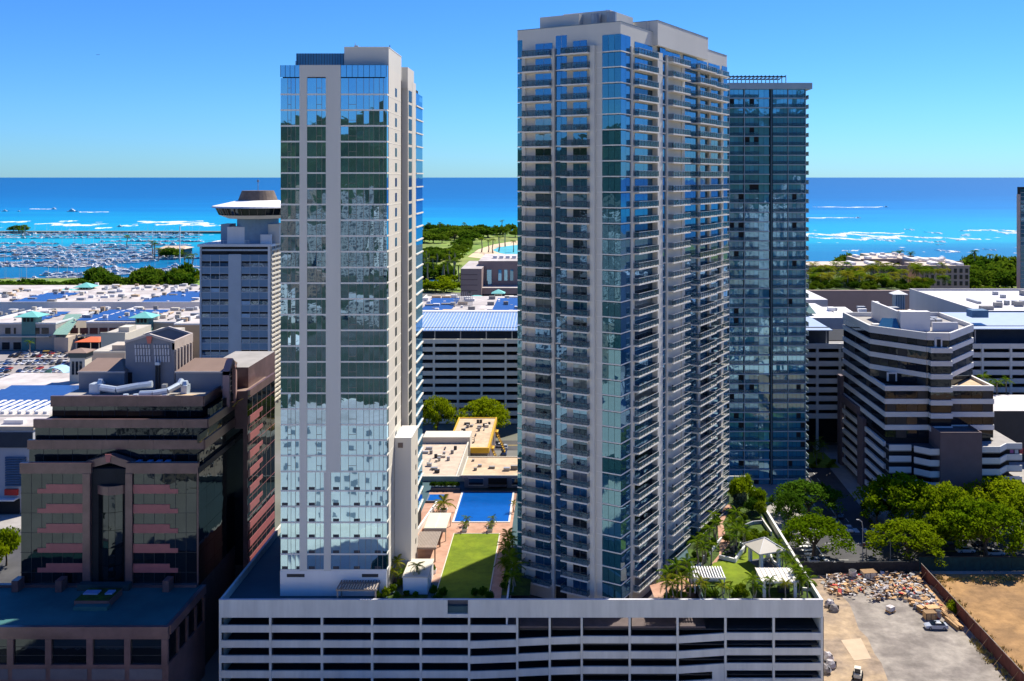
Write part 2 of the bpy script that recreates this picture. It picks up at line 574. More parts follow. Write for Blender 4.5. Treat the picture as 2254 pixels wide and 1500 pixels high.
# park lawns, beach, lagoon, canal
sheet('park_lawn', [(-342, 800), (-10, 800), (60, 1100), (90, 1500), (50, 1675), (-90, 1715), (-218, 1680), (-255, 1635), (-268, 1480), (-255, 1300), (-292, 1050), (-338, 925)], GRASS, 0.05)
sheet('park_lawn', [(200, 800), (900, 800), (900, 1000), (480, 992), (305, 978), (225, 1050)], GRASS, 0.05)
sheet('park_lawn', [(-560, 790), (-342, 800), (-338, 922), (-560, 905)], GRASS, 0.05)
sheet('shore_lawn', [(-1600, 790), (-560, 790), (-560, 905), (-1600, 900)], mat('scrubby_ground', (0.16, 0.17, 0.06), 0.95, 0.3, 0.05), 0.05)
sheet('beach', [on(1030, 566)[:2], on(1090, 573)[:2], on(1160, 575)[:2], on(1160, 527)[:2], on(1120, 533)[:2], on(1085, 539)[:2], on(1052, 550)[:2]], SAND, 0.1)
WATERL = mat('lagoon_water', (0.10, 0.46, 0.44), 0.3, 0.1, 0.02)
sheet('lagoon', [on(1084, 551)[:2], on(1100, 558)[:2], on(1130, 562)[:2], on(1160, 563)[:2], on(1160, 538)[:2], on(1125, 541)[:2], on(1097, 545)[:2]], WATERL, 0.15)
WATERC = mat('canal_water', (0.02, 0.16, 0.36), 0.2, 0.1, 0.02, spec=0.4)
sheet('canal', [on(900, 627)[:2], on(964, 624)[:2], on(972, 614)[:2], on(900, 608)[:2]], WATERC, 0.1)
sheet('canal', [on(352, 640)[:2], on(384, 638)[:2], on(380, 622)[:2], on(358, 622)[:2]], WATERC, 0.1)
o = MB().box(-1150, -560, 1665, 1690, -3, 1.5).build('breakwater', mat('breakwater_rock', (0.16, 0.15, 0.13), 0.95, 0.4, 0.1))
tag(o, kind='structure')

# surf on the reef
FOAM = mat('sea_foam', (0.82, 0.86, 0.87), 0.9, 0.05, 0.05)
def broken_foam():                                     # foam is torn into streaks along the wave, water shows through
    N, L = FOAM.node_tree.nodes, FOAM.node_tree.links
    g = N.new('ShaderNodeNewGeometry')
    mp = N.new('ShaderNodeMapping')
    mp.inputs['Scale'].default_value = (0.012, 0.05, 0.05)
    L.new(g.outputs['Position'], mp.inputs[0])
    n = N.new('ShaderNodeTexNoise')
    nset(n, Scale=1.0, Detail=6.0, Roughness=0.75)
    L.new(mp.outputs[0], n.inputs['Vector'])
    r = N.new('ShaderNodeMapRange')
    nset(r, From_Min=0.36, From_Max=0.58, To_Min=0.05, To_Max=0.95)
    L.new(n.outputs[0], r.inputs['Value'])
    L.new(r.outputs[0], N['Principled BSDF'].inputs['Alpha'])
broken_foam()
def surf(px0, px1, py, th, name='breaking_wave', n=None, kind='structure'):
    th *= 0.72
    rr = random.Random(int(px0 * 7 + py))
    n = n or max(14, int((px1 - px0) / 1.6))
    mb = MB()
    D = 99 * F / (py - HY)
    mpp = D * D / (99 * F)
    prev = None
    ph = [rr.uniform(0, 6) for _ in range(4)]
    for k in range(n + 1):
        t = k / n
        x = xof(px0 + (px1 - px0) * t, D)
        env = math.sin(math.pi * min(max(t, 0.02), 0.98)) ** 0.6
        w = th * mpp * env * (0.06 + 0.75 * abs(math.sin(ph[0] + 9 * t)) * rr.random() + 0.5 * rr.random() ** 2) / 2
        yc = D + mpp * (0.9 * th * 0.35 * math.sin(ph[1] + 5 * t) + th * 0.25 * math.sin(ph[2] + 17 * t))
        cur = ((x, yc - w, -1.7), (x, yc + w * rr.uniform(0.7, 1.2), -1.7), (x, yc, -0.6))
        if prev:
            mb.poly([prev[0], cur[0], cur[2], prev[2]])
            mb.poly([prev[2], cur[2], cur[1], prev[1]])
        prev = cur
    tag(mb.build(name, FOAM), kind=kind)

for a in ((-20, 60, 490, 5), (75, 235, 494.5, 6), (100, 215, 497, 3), (282, 490, 491, 8), (330, 495, 496, 6), (350, 440, 489, 4), (135, 165, 488, 3), (215, 240, 503, 3), (265, 300, 498, 3),
          (300, 345, 514, 3), (920, 1000, 506, 6), (1000, 1080, 503, 2), (1770, 2010, 520, 15), (1780, 1960, 525, 9), (1850, 1990, 514, 4), (2040, 2150, 525.5, 7), (2055, 2085, 532.5, 5), (2000, 2052, 533, 6),
          (1930, 1962, 530, 6), (2180, 2300, 512, 11), (2110, 2200, 508.5, 3), (2045, 2070, 513.5, 5), (2110, 2140, 519, 4), (2065, 2105, 553.5, 6), (2170, 2190, 551, 4), (1990, 2010, 506, 3), (1850, 1900, 553, 3),
          (2060, 2080, 540, 3), (2100, 2120, 530, 3), (1975, 1990, 551, 2)):
    surf(*a)
for a in ((1790, 1951, 456.5, 2.2), (1770, 1888, 480.5, 1.8), (165, 240, 467.5, 1.6), (60, 115, 461, 1.0)):
    surf(*a, name='boat_wake')
rr = random.Random(5)
mb = MB()
for k in range(48):                                   # scattered whitecaps over the reef
    left = rr.random() < 0.3
    px = rr.uniform(-20, 560) if left else rr.uniform(1790, 2254)
    py = rr.uniform(486, 520) if left else rr.uniform(505, 570)
    D = 99 * F / (py - HY)
    mpp = D * D / (99 * F)
    x, w, h = xof(px, D), rr.uniform(2, 9) * D / F, rr.uniform(0.5, 1.6) * mpp
    mb.poly([(x - w, D, -1.6), (x - w * .3, D - h * .5, -1.6), (x + w, D - h * .1, -1.6), (x + w * .4, D + h * .5, -1.6)])
tag(mb.build('whitecaps', FOAM), kind='stuff')

sheet('wooded_streets', [(-2600, -2300), (2600, -2300), (2600, -41), (-2600, -41)], mat('street_greenery', (0.02, 0.036, 0.014), 0.95, 0.3, 0.03, c2=(0.07, 0.07, 0.065)), 0.01)
sheet('forecourt_bounce', [(-340, -40), (340, -40), (340, 177.5), (88, 177.5), (88, 139), (-340, 139)], mat('pale_bounce_ground', (0.60, 0.58, 0.50), 0.9, 0.12, 0.1), 0.012)  # unseen pale ground, added to bounce sunlight onto the shaded fronts
sheet('forecourt_bounce', [(-340, 139), (48.9, 139), (48.9, 177.5), (-340, 177.5)], MATS['pale_bounce_ground'], 0.012)
sheet('road', [(-340, 142), (48, 142), (48, 158), (-340, 158)], ASPH, 0.03)
# the mountains and the town behind the camera, which the glass towers mirror
HILL = mat('forested_hill', (0.012, 0.030, 0.016), 0.95, 0.5, 0.006, c2=(0.03, 0.055, 0.022))
mb = MB()
rr = random.Random(3)
nx, ny = 70, 8
def ridge(x, j):
    h = 430 + 70 * math.sin(x * 0.0011 + 1.0) + 60 * math.sin(x * 0.0031 + 2) + 18 * math.sin(x * 0.0083)
    prof = [0, 0.16, 0.3, 0.5, 0.68, 0.86, 1.0, 0.85, 0.3][j]
    return prof * h * (1 + 0.18 * math.sin(x * 0.013 + j * 1.7)) if j else -5
G = [[(-9000 + 18000 * i / nx, -2300 - 320 * j + 120 * math.sin(i * 1.3 + j), ridge(-9000 + 18000 * i / nx, j)) for i in range(nx + 1)] for j in range(ny + 1)]
for j in range(ny):
    for i in range(nx):
        mb.poly([G[j][i + 1], G[j][i], G[j + 1][i], G[j + 1][i + 1]])
tag(mb.build('hills', HILL), kind='structure')

def town_mat():
    m = bpy.data.materials.new('town_walls')
    m.use_nodes = True
    N, L = m.node_tree.nodes, m.node_tree.links
    b = N['Principled BSDF']
    nset(b, Roughness=0.7)
    geo = N.new('ShaderNodeNewGeometry')
    sp = N.new('ShaderNodeSeparateXYZ')
    L.new(geo.outputs['Position'], sp.inputs[0])
    def frac(sock, div, thr):
        a = N.new('ShaderNodeMath'); a.operation = 'MULTIPLY'; a.inputs[1].default_value = 1 / div
        L.new(sock, a.inputs[0])
        f = N.new('ShaderNodeMath'); f.operation = 'FRACT'
        L.new(a.outputs[0], f.inputs[0])
        g = N.new('ShaderNodeMath'); g.operation = 'LESS_THAN'; g.inputs[1].default_value = thr
        L.new(f.outputs[0], g.inputs[0])
        return g.outputs[0]
    s = N.new('ShaderNodeMath'); s.operation = 'ADD'
    L.new(sp.outputs['X'], s.inputs[0]); L.new(sp.outputs['Y'], s.inputs[1])
    w = N.new('ShaderNodeMath'); w.operation = 'MULTIPLY'
    L.new(frac(sp.outputs['Z'], 3.1, 0.52), w.inputs[0]); L.new(frac(s.outputs[0], 4.3, 0.62), w.inputs[1])
    nz = N.new('ShaderNodeSeparateXYZ')
    L.new(geo.outputs['Normal'], nz.inputs[0])
    up = N.new('ShaderNodeMath'); up.operation = 'LESS_THAN'; up.inputs[1].default_value = 0.5
    L.new(nz.outputs['Z'], up.inputs[0])
    w2 = N.new('ShaderNodeMath'); w2.operation = 'MULTIPLY'
    L.new(w.outputs[0], w2.inputs[0]); L.new(up.outputs[0], w2.inputs[1])
    rp = N.new('ShaderNodeValToRGB')
    rp.color_ramp.interpolation = 'CONSTANT'
    e = rp.color_ramp.elements
    e[0].color = (0.36, 0.36, 0.35, 1)
    e[1].position, e[1].color = 0.3, (0.42, 0.34, 0.25, 1)
    for p, c in ((0.5, (0.75, 0.74, 0.72, 1)), (0.72, (0.28, 0.20, 0.15, 1)), (0.85, (0.30, 0.26, 0.2, 1))):
        x = e.new(p); x.color = c
    L.new(geo.outputs['Random Per Island'], rp.inputs[0])
    mx = N.new('ShaderNodeMixRGB')
    mx.inputs[2].default_value = (0.04, 0.05, 0.06, 1)
    L.new(w2.outputs[0], mx.inputs[0]); L.new(rp.outputs[0], mx.inputs[1])
    L.new(mx.outputs[0], b.inputs['Base Color'])
    return m

TOWN = town_mat()
mb = MB()
rr = random.Random(21)
for k in range(240):
    y = -120 - 2000 * rr.random() ** 1.4
    x = rr.uniform(-1, 1) * (500 + 0.9 * abs(y))
    big = rr.random() < 0.28
    w, d = rr.uniform(14, 40), rr.uniform(14, 40)
    h = rr.uniform(40, 95) if big else rr.uniform(6, 22)
    if y > -420:
        h = min(h, 62)
    mb.box(x - w / 2, x + w / 2, y - d / 2, y + d / 2, 0, h)
for k in range(34):                                    # taller blocks of the town, up to the camera's height
    x, y = rr.uniform(-560, 260), -110 - 620 * rr.random()
    w, d = rr.uniform(15, 30), rr.uniform(15, 26)
    mb.box(x - w / 2, x + w / 2, y - d / 2, y + d / 2, 0, rr.uniform(38, 92))
for k in range(46):                                    # the block across the street, below the view, mirrored in the lower glass
    x, y = rr.uniform(-330, 300), rr.uniform(-40, 132)
    if -100 < x < -18 and y > 45: continue
    w, d = rr.uniform(10, 26), rr.uniform(10, 22)
    top = 97 - 0.53 * max(y + d / 2, 0) - 4
    mb.box(x - w / 2, x + w / 2, y - d / 2, y + d / 2, 0, min(rr.uniform(6, 30), max(top, 4)))
tag(mb.build('distant_city', TOWN), kind='stuff')
# wooded streets between those blocks, also seen only in the glass
mb = MB()
for k in range(150):
    x, y = rr.uniform(-700, 700), rr.uniform(-900, 40)
    r = rr.uniform(4, 8)
    mb.cone((x, y), r * .7, r, 3, 6, 7); mb.cone((x, y), r, r * .35, 6, 10, 7)
for k in range(70):
    x, y = rr.uniform(-330, 300), rr.choice((rr.uniform(-40, 130), rr.uniform(134, 140), rr.uniform(160, 166)))
    if y > 158 and x > 40: continue
    r = rr.uniform(3, 5.5)
    mb.cone((x, y), r * .7, r, 2.5, 4.6, 7); mb.cone((x, y), r, r * .35, 4.6, 7.6, 7)
tag(mb.build('distant_trees', HILL), kind='stuff')
# ------------------------------------------------------------------ parking podium with its roof deck
YP, ZD = 178.0, 16.7
XL, XR, YB = xof(482, YP), xof(1812, YP), 252.0
pod = thing('parking_podium', 'long pale grey parking podium with planted roof deck under the two towers', 'parking podium', ((XL + XR) / 2, YP, 0))
FP = Frame((XL, YP), (XR, YP))
upx = lambda px: xof(px, YP) - XL
zp = lambda py: zof(py, YP)
ZT = zp(1321)
# parapet band with a louvred recess
mb = MB()
FP.box(mb, 0, upx(985), zp(1360), ZT, -0.4, 0)
FP.box(mb, upx(985), upx(1030), zp(1360), zp(1352), -0.4, 0)
FP.box(mb, upx(1030), FP.len, zp(1360), ZT, -0.4, 0)
mb.build('parapet', CONC, pod)
mb = MB(); FP.box(mb, upx(985), upx(1030), zp(1352), ZT - 0.35, -1.6, -1.2); mb.build('recess_wall', mat('recess_grey', (0.12, 0.12, 0.13)), pod)
mb = MB(); FP.box(mb, -0.05, FP.len + .05, ZT, ZT + 0.06, -0.5, 0.06); mb.build('coping', mat('coping_metal', (0.55, 0.55, 0.56), 0.5), pod)
for x0, x1, nm in ((XL, XL + 0.5, 'side_parapet'), (XR - 0.5, XR, 'side_parapet')):
    MB().box(x0, x1, YP + .5, YB, zp(1360), ZT + .02).build(nm, CONC, pod)
MB().box(XL + .5, XR - .5, YB - .4, YB, zp(1360), ZT - .01).build('rear_parapet', CONC, pod)
# deck: membrane, with a lower terrace round the foot of the right tower
mb = MB()
mb.box(XL + .5, -10, YP + .4, YB - .4, 14.6, ZD)
mb.box(-10, 27, 200, YB - .4, 14.6, ZD)
mb.box(27, XR - .5, YP + .4, YB - .4, 14.6, ZD)
mb.build('deck_floor', MEMB, pod)
MB().box(-10, 27, YP + .4, 200, 12.6, 13.0).build('terrace_floor', mat('dark_paving', (0.11, 0.085, 0.08), 0.85, 0.2, 0.6), pod)
MB().box(-10.3, -10.002, YP + .45, 200, 12.6, ZD + 0.9).build('terrace_wall', WHITE, pod)
# spandrels, piers, floors
bays = [482, 595, 708.5, 819, 926, 1032.5, 1138.5, 1210, 1280.5, 1386, 1491.5, 1597, 1703, 1812]
prof = [(1377, 1377)] * 5 + [(1379, 1375.5), (1407, 1404), (1403.5, 1401.5), (1401, 1401), (1401, 1401), (1401, 1394.5), (1393.5, 1393.5), (1393.5, 1393.5)]
for i, (a, b) in enumerate(prof):
    u0, u1 = upx(bays[i]) + 0.22, upx(bays[i + 1]) - 0.22
    for k in range(5):
        ya, yb = a + 33.4 * k, b + 33.4 * k
        if i == 5 and k == 0:
            ya = yb = 1377
        mb = MB()
        FP.box(mb, u0, u1, max(zp(ya + 15.8), 0.02), zp(ya), -0.35, 0, z0b=max(zp(yb + 15.8), 0.02), z1b=zp(yb))
        mb.build('spandrel_panel', CONC, pod)
FP.piece(pod, 'wall_panel', CONC, upx(1568), upx(1594), zp(1500), zp(1474), -0.36, 0.01)
for i, px in enumerate(bays):
    u = upx(px)
    u = min(max(u, 0.22), FP.len - 0.22)
    FP.piece(pod, 'pier', CONC, u - 0.2, u + 0.2, 0, zp(1360) - .002, -0.5, 0.08)
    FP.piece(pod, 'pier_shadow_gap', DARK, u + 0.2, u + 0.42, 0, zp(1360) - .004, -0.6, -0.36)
for k in range(6):
    zf = max(zp(1391 + 33.4 * k), .3)
    piece(pod, 'floor_slab', mat('shaded_slab', (0.06, 0.06, 0.06)), XL + .6, XR - .6, YP + 1.2, YP + 34, zf - .25, zf)  # slab colour itself darkened to stand in for interior shade
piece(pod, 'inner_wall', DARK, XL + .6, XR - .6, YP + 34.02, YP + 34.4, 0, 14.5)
piece(pod, 'side_wall', CONC, XL, XL + .5, YP + .51, YB, 0, zp(1360) - .003)
piece(pod, 'side_wall', CONC, XR - .5, XR, YP + .51, YB, 0, zp(1360) - .003)
piece(pod, 'rear_wall', CONC, XL + .5, XR - .5, YB - .4, YB, 0, zp(1360) - .003)

# ---- things laid on the deck
def dk(px, py, z=ZD):
    v = on(px, py, z)
    return (v.x, v.y)
def deck_sheet(name, pts, m, dz, kind='structure'):
    return sheet(name, pts, m, ZD + dz, kind)

deck_sheet('deck_paving', [(-33.5, 189), (-11.2, 189), (-11.2, 244), (-33.5, 244)], TERRA, 0.03)
deck_sheet('deck_paving', [(-13.6, 181.5), (-11.5, 181.5), (-11.5, 189), (-13.6, 189)], TERRA, 0.034)
lawn1 = [(-24.0, 180.9), (-13.9, 180.9), (-13.9, 214.6), (-24.0, 214.6)]
deck_sheet('lawn', lawn1, TURF, 0.07)
# kerb round the lawn
mb = MB()
mb.box(-24.2, -24.0, 180.9, 214.8, ZD, ZD + .12); mb.box(-13.9, -13.7, 180.9, 214.8, ZD, ZD + .12); mb.box(-24.0, -13.9, 214.6, 214.8, ZD, ZD + .12)
tag(mb.build('lawn_kerb', CREAM), kind='structure')
# pool
px0, px1, py0, py1 = -24.9, -12.3, 222.0, 243.0
POOL = mat('pool_water', (0.004, 0.085, 0.34), 0.05, 0.12, 0.4, spec=0.5, bump=0.15)
mb = MB().box(px0, px1, py0, py1, ZD + .05, ZD + .09)
pool = thing('swimming_pool', 'rectangular bright blue swimming pool on the deck between the two towers', 'swimming pool', ((px0 + px1) / 2, (py0 + py1) / 2, ZD))
mb.build('water', POOL, pool)
mb = MB()
mb.box(px0 - .45, px0, py0 - .45, py1, ZD + .03, ZD + .16); mb.box(px1, px1 + .45, py0 - .45, py1, ZD + .03, ZD + .16); mb.box(px0, px1, py0 - .45, py0, ZD + .03, ZD + .16)
mb.build('coping', mat('pool_coping', (0.62, 0.60, 0.55), 0.8), pool)
# pool pavilion at the back with flat tan roof
pv = thing('pool_pavilion', 'low pool pavilion with flat tan gravel roof behind the blue pool', 'pavilion', (-17, 244.4, ZD))
MB().box(-25, -5, 246.5, 260, ZD, ZD + 3.2).build('wall', mat('blue_grey_render', (0.16, 0.2, 0.26)), pv)
MB().box(-25.6, -5, 244.3, 261, ZD + 3.2, ZD + 3.65, 0, 1).build('roof', [mat('roof_edge', (0.2, 0.22, 0.25)), TANROOF], pv)
mb = MB()
mb.box(-25.6, -25.3, 244.3, 261, ZD + 3.652, ZD + 3.9); mb.box(-25.3, -5, 244.3, 244.6, ZD + 3.652, ZD + 3.9); mb.box(-25.3, -5, 260.7, 261, ZD + 3.652, ZD + 3.9)
mb.build('roof_kerb', CREAM, pv)
for x0, x1 in ((-23.8, -20.2), (-12.6, -9.2)):
    w = piece(pv, 'window', GL_N, x0, x1, 246.35, 246.49, ZD + .8, ZD + 2.4)
    piece(pv, 'window_frame', WHITE, x0 - .15, x1 + .15, 246.40, 246.495, ZD + .6, ZD + .8)
    piece(pv, 'window_frame', WHITE, x0 - .15, x1 + .15, 246.40, 246.495, ZD + 2.4, ZD + 2.6)
piece(pv, 'doorway', DARK, -18.8, -14, 246.3, 246.49, ZD + .02, ZD + 2.6)
piece(pv, 'awning', mat('grey_canvas', (0.2, 0.2, 0.22)), -18.8, -14, 244.8, 246.4, ZD + .9, ZD + 1.0)
for k, (x, y, w, d, h) in enumerate(((-22.8, 249, .8, .8, .7), (-22, 252, 1, .8, .6), (-19, 250.5, 1.6, .9, .6), (-15, 248.5, 1.6, 1.2, .8), (-13.2, 249.5, 1.8, 1, 1.1), (-9.8, 255, .9, .9, .9), (-24, 257, .6, 1, .5))):
    piece(pv, 'rooftop_unit', STEEL if k % 2 else CONC2, x, x + w, y, y + d, ZD + 3.652, ZD + 3.65 + h)
# ------------------------------------------------------------------ left tower: glass bands between tan fins
YA, ppA = 183.0, 183.0 / F
XA0, XA1 = xof(617, YA), xof(851.5, YA)
ta = thing('left_tower', 'slim glass and tan tower left of the pool with a blue roof screen', 'tower', ((XA0 + XA1) / 2, YA, ZD))
FA = Frame((XA0, YA), (XA1, YA))
ua = lambda px: xof(px, YA) - XA0
za = lambda py: zof(py, YA)
XAR = XA1
ZTA = za(144)
cols = [(617.5, 659.5, 4), (676, 717.5, 3), (750, 851, 8)]
# body behind the glass
mb = MB()
mb.box(XA0 + .35, XAR - .3, YA + .35, YA + 42, ZD, ZTA - 1.2, 0, 1)
mb.build('core', [DARK, MEMB], ta)
lines = [172.5] + [210 + 34.62 * k for k in range(22)] + [971, 1005, 1040, 1082.5, 1117, 1152, 1187, 1222]
base_bot = 1257
FA.piece(ta, 'tan_pier', TAN, ua(659.5), ua(676), za(base_bot), ZTA + .02, -0.3, 0.12)
FA.piece(ta, 'tan_pier', TAN, ua(717.5), ua(750), za(1040), ZTA + .02, -0.3, 0.12)
FA.piece(ta, 'tan_pier', TAN, ua(713), ua(728.5), za(base_bot), za(1040) - .002, -0.3, 0.12)
FA.piece(ta, 'tan_lintel', TAN, ua(676), ua(717.5), za(170), ZTA + .02, -0.3, 0.115)
FA.piece(ta, 'base_wall', WHITE, 0, FA.len, ZD, za(base_bot), -0.3, 0.16)
for a, b in ((632, 671), (797, 833)):
    FA.piece(ta, 'louvre', BLACKM, ua(a), ua(b), za(1270), za(1263), 0.1, 0.2)
for px0, px1, n in ((617.5, 659.5, 4), (750, 851, 8)):
    FA.piece(ta, 'spandrel_glass', GL_A, ua(px0), ua(px1), za(170), ZTA, -0.3, 0.02)
    for j in range(n + 1):
        u = ua(px0) + (ua(px1) - ua(px0)) * j / n
        FA.piece(ta, 'mullion', BLACKM, u - .035, u + .035, za(170), ZTA, 0.0, 0.06)
stuff_a = MB()
# cheap second half of the panes (below) is joined, the first 290 are parts
jobs = []
for i in range(len(lines)):
    top = lines[i]
    bot = lines[i + 1] if i + 1 < len(lines) else base_bot
    low = top >= 1039
    cc = [(617.5, 659.5, 4), (676, 713, 3), (728.5, 851, 8)] if low else cols
    for ci, (a, b, n) in enumerate(cc):
        # slab band between floors
        FA.piece(ta, 'floor_band', SLAB, ua(a), ua(b), za(bot), za(bot - 3.4), -0.3, 0.07)
        cuts = sorted({0, 1, *([.38, .55, .78] if n == 4 else [.5, .78] if n == 3 else [.17, .34, .5, .62, .72, .84, .93])})
        for j in range(len(cuts) - 1):
            u0, u1 = ua(a) + (ua(b) - ua(a)) * cuts[j], ua(a) + (ua(b) - ua(a)) * cuts[j + 1]
            jobs.append((-(u1 - u0), len(jobs), u0 + .03, u1 - .03, za(bot - 3.4), za(top), low and j % 3 == 1))
            if j:
                FA.box(stuff_a, u0 - .03, u0 + .03, za(bot - 3.4), za(top), -0.1, 0.05)
        if low:
            for j in range(0, n, 3):
                u0 = ua(a) + (ua(b) - ua(a)) * (j + .3) / n
                FA.piece(ta, 'vent_panel', mat('dark_vent', (0.06, 0.06, 0.065)), u0, u0 + 1.15, za(bot - 4), za(bot - 10), -0.02, 0.045)
        elif ci < 3 and R.random() < 0.8:
            j = 1 if n != 3 else 1
            u0, u1 = ua(a) + (ua(b) - ua(a)) * cuts[j], ua(a) + (ua(b) - ua(a)) * cuts[j + 1]
            FA.box(stuff_a, u0 + .03, u1 - .03, za((top + bot) / 2 + 3.5), za((top + bot) / 2 + 2.6), -0.1, 0.04)
o = stuff_a.build('mullions', MULL, ta); o['kind'] = 'stuff'
jobs.sort()
rest = MB()
for k, (_, _, u0, u1, z0, z1, _) in enumerate(jobs):
    if k < 295:
        FA.piece(ta, 'window_pane', GL_A, u0, u1, z0, z1, -0.1, 0.0, tilt=0.0028)
    else:
        p, q = R.gauss(0, .005), R.gauss(0, .006)
        a, b = FA.pt(u0, -q), FA.pt(u1, q)
        rest.poly([(a.x, a.y + .0, z0), (b.x, b.y, z0), (b.x, b.y + p, z1), (a.x, a.y + p, z1)])
o = rest.build('glazing', GL_A, ta); o['kind'] = 'stuff'
# glass corner return, then the tan right flank with slot windows
RF = Frame((XAR, YA), (XAR, YA + 50))                 # right flank, u grows away from the camera
uq = lambda px, x=XAR: (x * F / (px - CX)) - YA
RF.piece(ta, 'corner_glass', GL_A, 0, uq(855), za(base_bot), ZTA, -0.3, 0.0)
RF.piece(ta, 'tan_flank', TANB, uq(855), uq(882), ZD, ZTA - .3, -1.0, 0.06)
zl = za(172.5)
fl = [za(y) for y in lines] + [za(base_bot)]
for i, z in enumerate(fl[1:]):
    RF.piece(ta, 'slot_window', GL_N, uq(869), uq(872.8), z + .5, z + 2.2, -0.02, 0.09)
    RF.piece(ta, 'floor_joint', SLAB, uq(855), uq(882), z - .06, z + .06, 0.0, 0.085)
    RF.piece(ta, 'corner_band', SLAB, 0, uq(855), z, z + .3, -0.1, 0.07)
yR = YA + uq(882)
X2 = xof(898, yR + 3)
MB().box(XAR - 4, X2, yR + 3, yR + 14, ZD, za(152)).build('rear_wing', TANB, ta)
MB().box(XAR - 4, XAR - 1.2, yR - .5, yR + 3, ZD, za(175)).build('recess_wall', TAN, ta)
R2 = Frame((X2, yR + 3), (X2, yR + 40))
u2 = lambda px: X2 * F / (px - CX) - (yR + 3)
MB().box(XAR - 6, X2 - .3, yR + 14, yR + 3 + u2(930), ZD, za(180)).build('rear_core', DARK, ta)
R2.piece(ta, 'tan_pier', TANB, u2(907), u2(915), ZD, za(152) - .02, -0.3, 0.05)
R2.piece(ta, 'parapet_band', GL_A, u2(915), u2(930), za(192), za(180), -0.3, 0.0)
for i, z in enumerate(fl[1:]):
    zz = z + 0.35
    R2.piece(ta, 'flank_window', GL_N, u2(899.5), u2(906), zz, zz + 2.4, -0.05, 0.06)
    a = R2.piece(ta, 'flank_glass', GL_B, u2(915), u2(930), zz, zz + 2.75, -0.2, 0.0, tilt=0.003)
    R2.piece(ta, 'floor_band', SLAB, u2(915), u2(930), z + .05, z + .33, -0.2, 0.25)
# roof: blue screen, lift core
zs = zof(118, 186)
MB().box(xof(652, 186), xof(818, 186), 186, 197, ZTA - 1.2, zs).build('roof_screen', mat('blue_metal_screen', (0.09, 0.25, 0.38), 0.4, 0.1, 0.4, metal=0.4), ta)
mb = MB()
for k in range(28):
    x = xof(652, 186) + (xof(818, 186) - xof(652, 186)) * (k + .5) / 28
    mb.box(x - .03, x + .03, 185.93, 185.998, ZTA - 1, zs)
o = mb.build('screen_ribs', BLACKM, ta); o['kind'] = 'stuff'
MB().box(xof(644, 186), xof(652, 186), 188, 192, ZTA - 1.2, zof(132, 186)).build('roof_unit', STEEL, ta)
zc = zof(105, 184.7)
MB().box(xof(771, 190), XAR + .05, 184.7, 199.4, ZTA - 1.2, zc).build('lift_core', TAN, ta)
mb = MB()
mb.box(xof(771, 190), XAR + .1, 184.6, 199.5, zc, zc + .12)
mb.build('core_coping', WHITE, ta)
MB().box(xof(886, 203), X2 + .01, 201.5, 210, za(175), zof(150, 203)).build('rear_core_top', TANB, ta)
mb = MB(); mb.bar((xof(782, 187), 187, zc), (xof(782, 187), 187, zc + 1.2), .06); mb.box(xof(780, 187), xof(788, 187), 186.9, 187.4, zc + .12, zc + .7)
mb.build('antenna', STEEL, ta)
mb = MB(); mb.bar((xof(858, 186), 186, zc), (xof(858, 186), 186, zc + .6), .1); mb.build('roof_vent', BLACKM, ta)
# white stair shaft standing beside the flank
st = thing('stair_shaft', 'plain white stair shaft with slanting cap beside the right flank of the left tower', 'stair tower', (xof(887, 191), 191, ZD))
xs0, xs1, ys0, ys1, zst = XAR + .03, xof(905, 191), 191, 200, zof(965, 191)
MB().box(xs0 + .1, xs1, ys0, ys1, ZD, zst, 0).build('shaft_wall', TANB, st)
MB().box(xs0 + .06, xs1 + .1, ys0 - .1, ys1 + .1, zst + .002, zst + .15).build('shaft_cap', WHITE, st)
piece(st, 'vent_grille', mat('brown_grille', (0.16, 0.12, 0.10)), xof(876, 191), xof(887, 191), ys0 - .08, ys0 + .05, zof(986, 191), zof(975, 191))
for k in range(8):
    z = ZD + 1.6 + 3.05 * k
    piece(st, 'slot_window', GL_N, xs1 - .05, xs1 + .05, ys0 + 5.6, ys0 + 6.5, z, z + 1.0)

# ------------------------------------------------------------------ right tower: turned block with stacked balconies
CBX, CBY = xof(1366, 182), 182.0
TH = math.radians(60.4)
tb = thing('balcony_tower', 'tall corner-on tan tower right of the pool with stacked glass balconies', 'tower', (CBX, CBY, 0), TH)
dR, dL = Vector((math.cos(TH), math.sin(TH))), Vector((-math.sin(TH), math.cos(TH)))
def tR(px):                                  # metres along the right face seen at this photo column
    k = (px - CX) / F
    return (k * CBY - CBX) / (dR.x - k * dR.y)
def tL(px):
    k = (px - CX) / F
    return (k * CBY - CBX) / (dL.x - k * dL.y)
LB, RB = tL(1139), tR(1600)
ZTB = zof(48, 182)
FR_ = Frame((0, 0), (RB, 0))                 # local frames: right face looks to -y, left face to -x
FL_ = Frame((0, LB), (0, 0))
uL = lambda px: LB - tL(px)                  # along the left face, from its far left end
def ring(mb, z0, z1, i=0.0, m=0, mt=None):
    return mb.box(i, RB - i, i, LB - i, z0, z1, m, mt)
mb = MB(); ring(mb, 13, ZTB - 3.4, 0.35); mb.build('core', DARK, tb, world=False)
mb = MB()
mb.box(0.0, RB, 0.0, 0.3, ZTB - 4.2, ZTB); mb.box(0.0, 0.3, 0.3, LB, ZTB - 4.2, ZTB); mb.box(0.3, RB, LB - .3, LB, ZTB - 4.2, ZTB); mb.box(RB - .3, RB, 0.3, LB - .3, ZTB - 4.2, ZTB)
mb.build('parapet', TAN, tb, world=False)
mb = MB()
mb.box(-0.06, RB, -0.06, 0.36, ZTB, ZTB + .12); mb.box(-0.06, 0.36, 0.36, LB, ZTB, ZTB + .12)
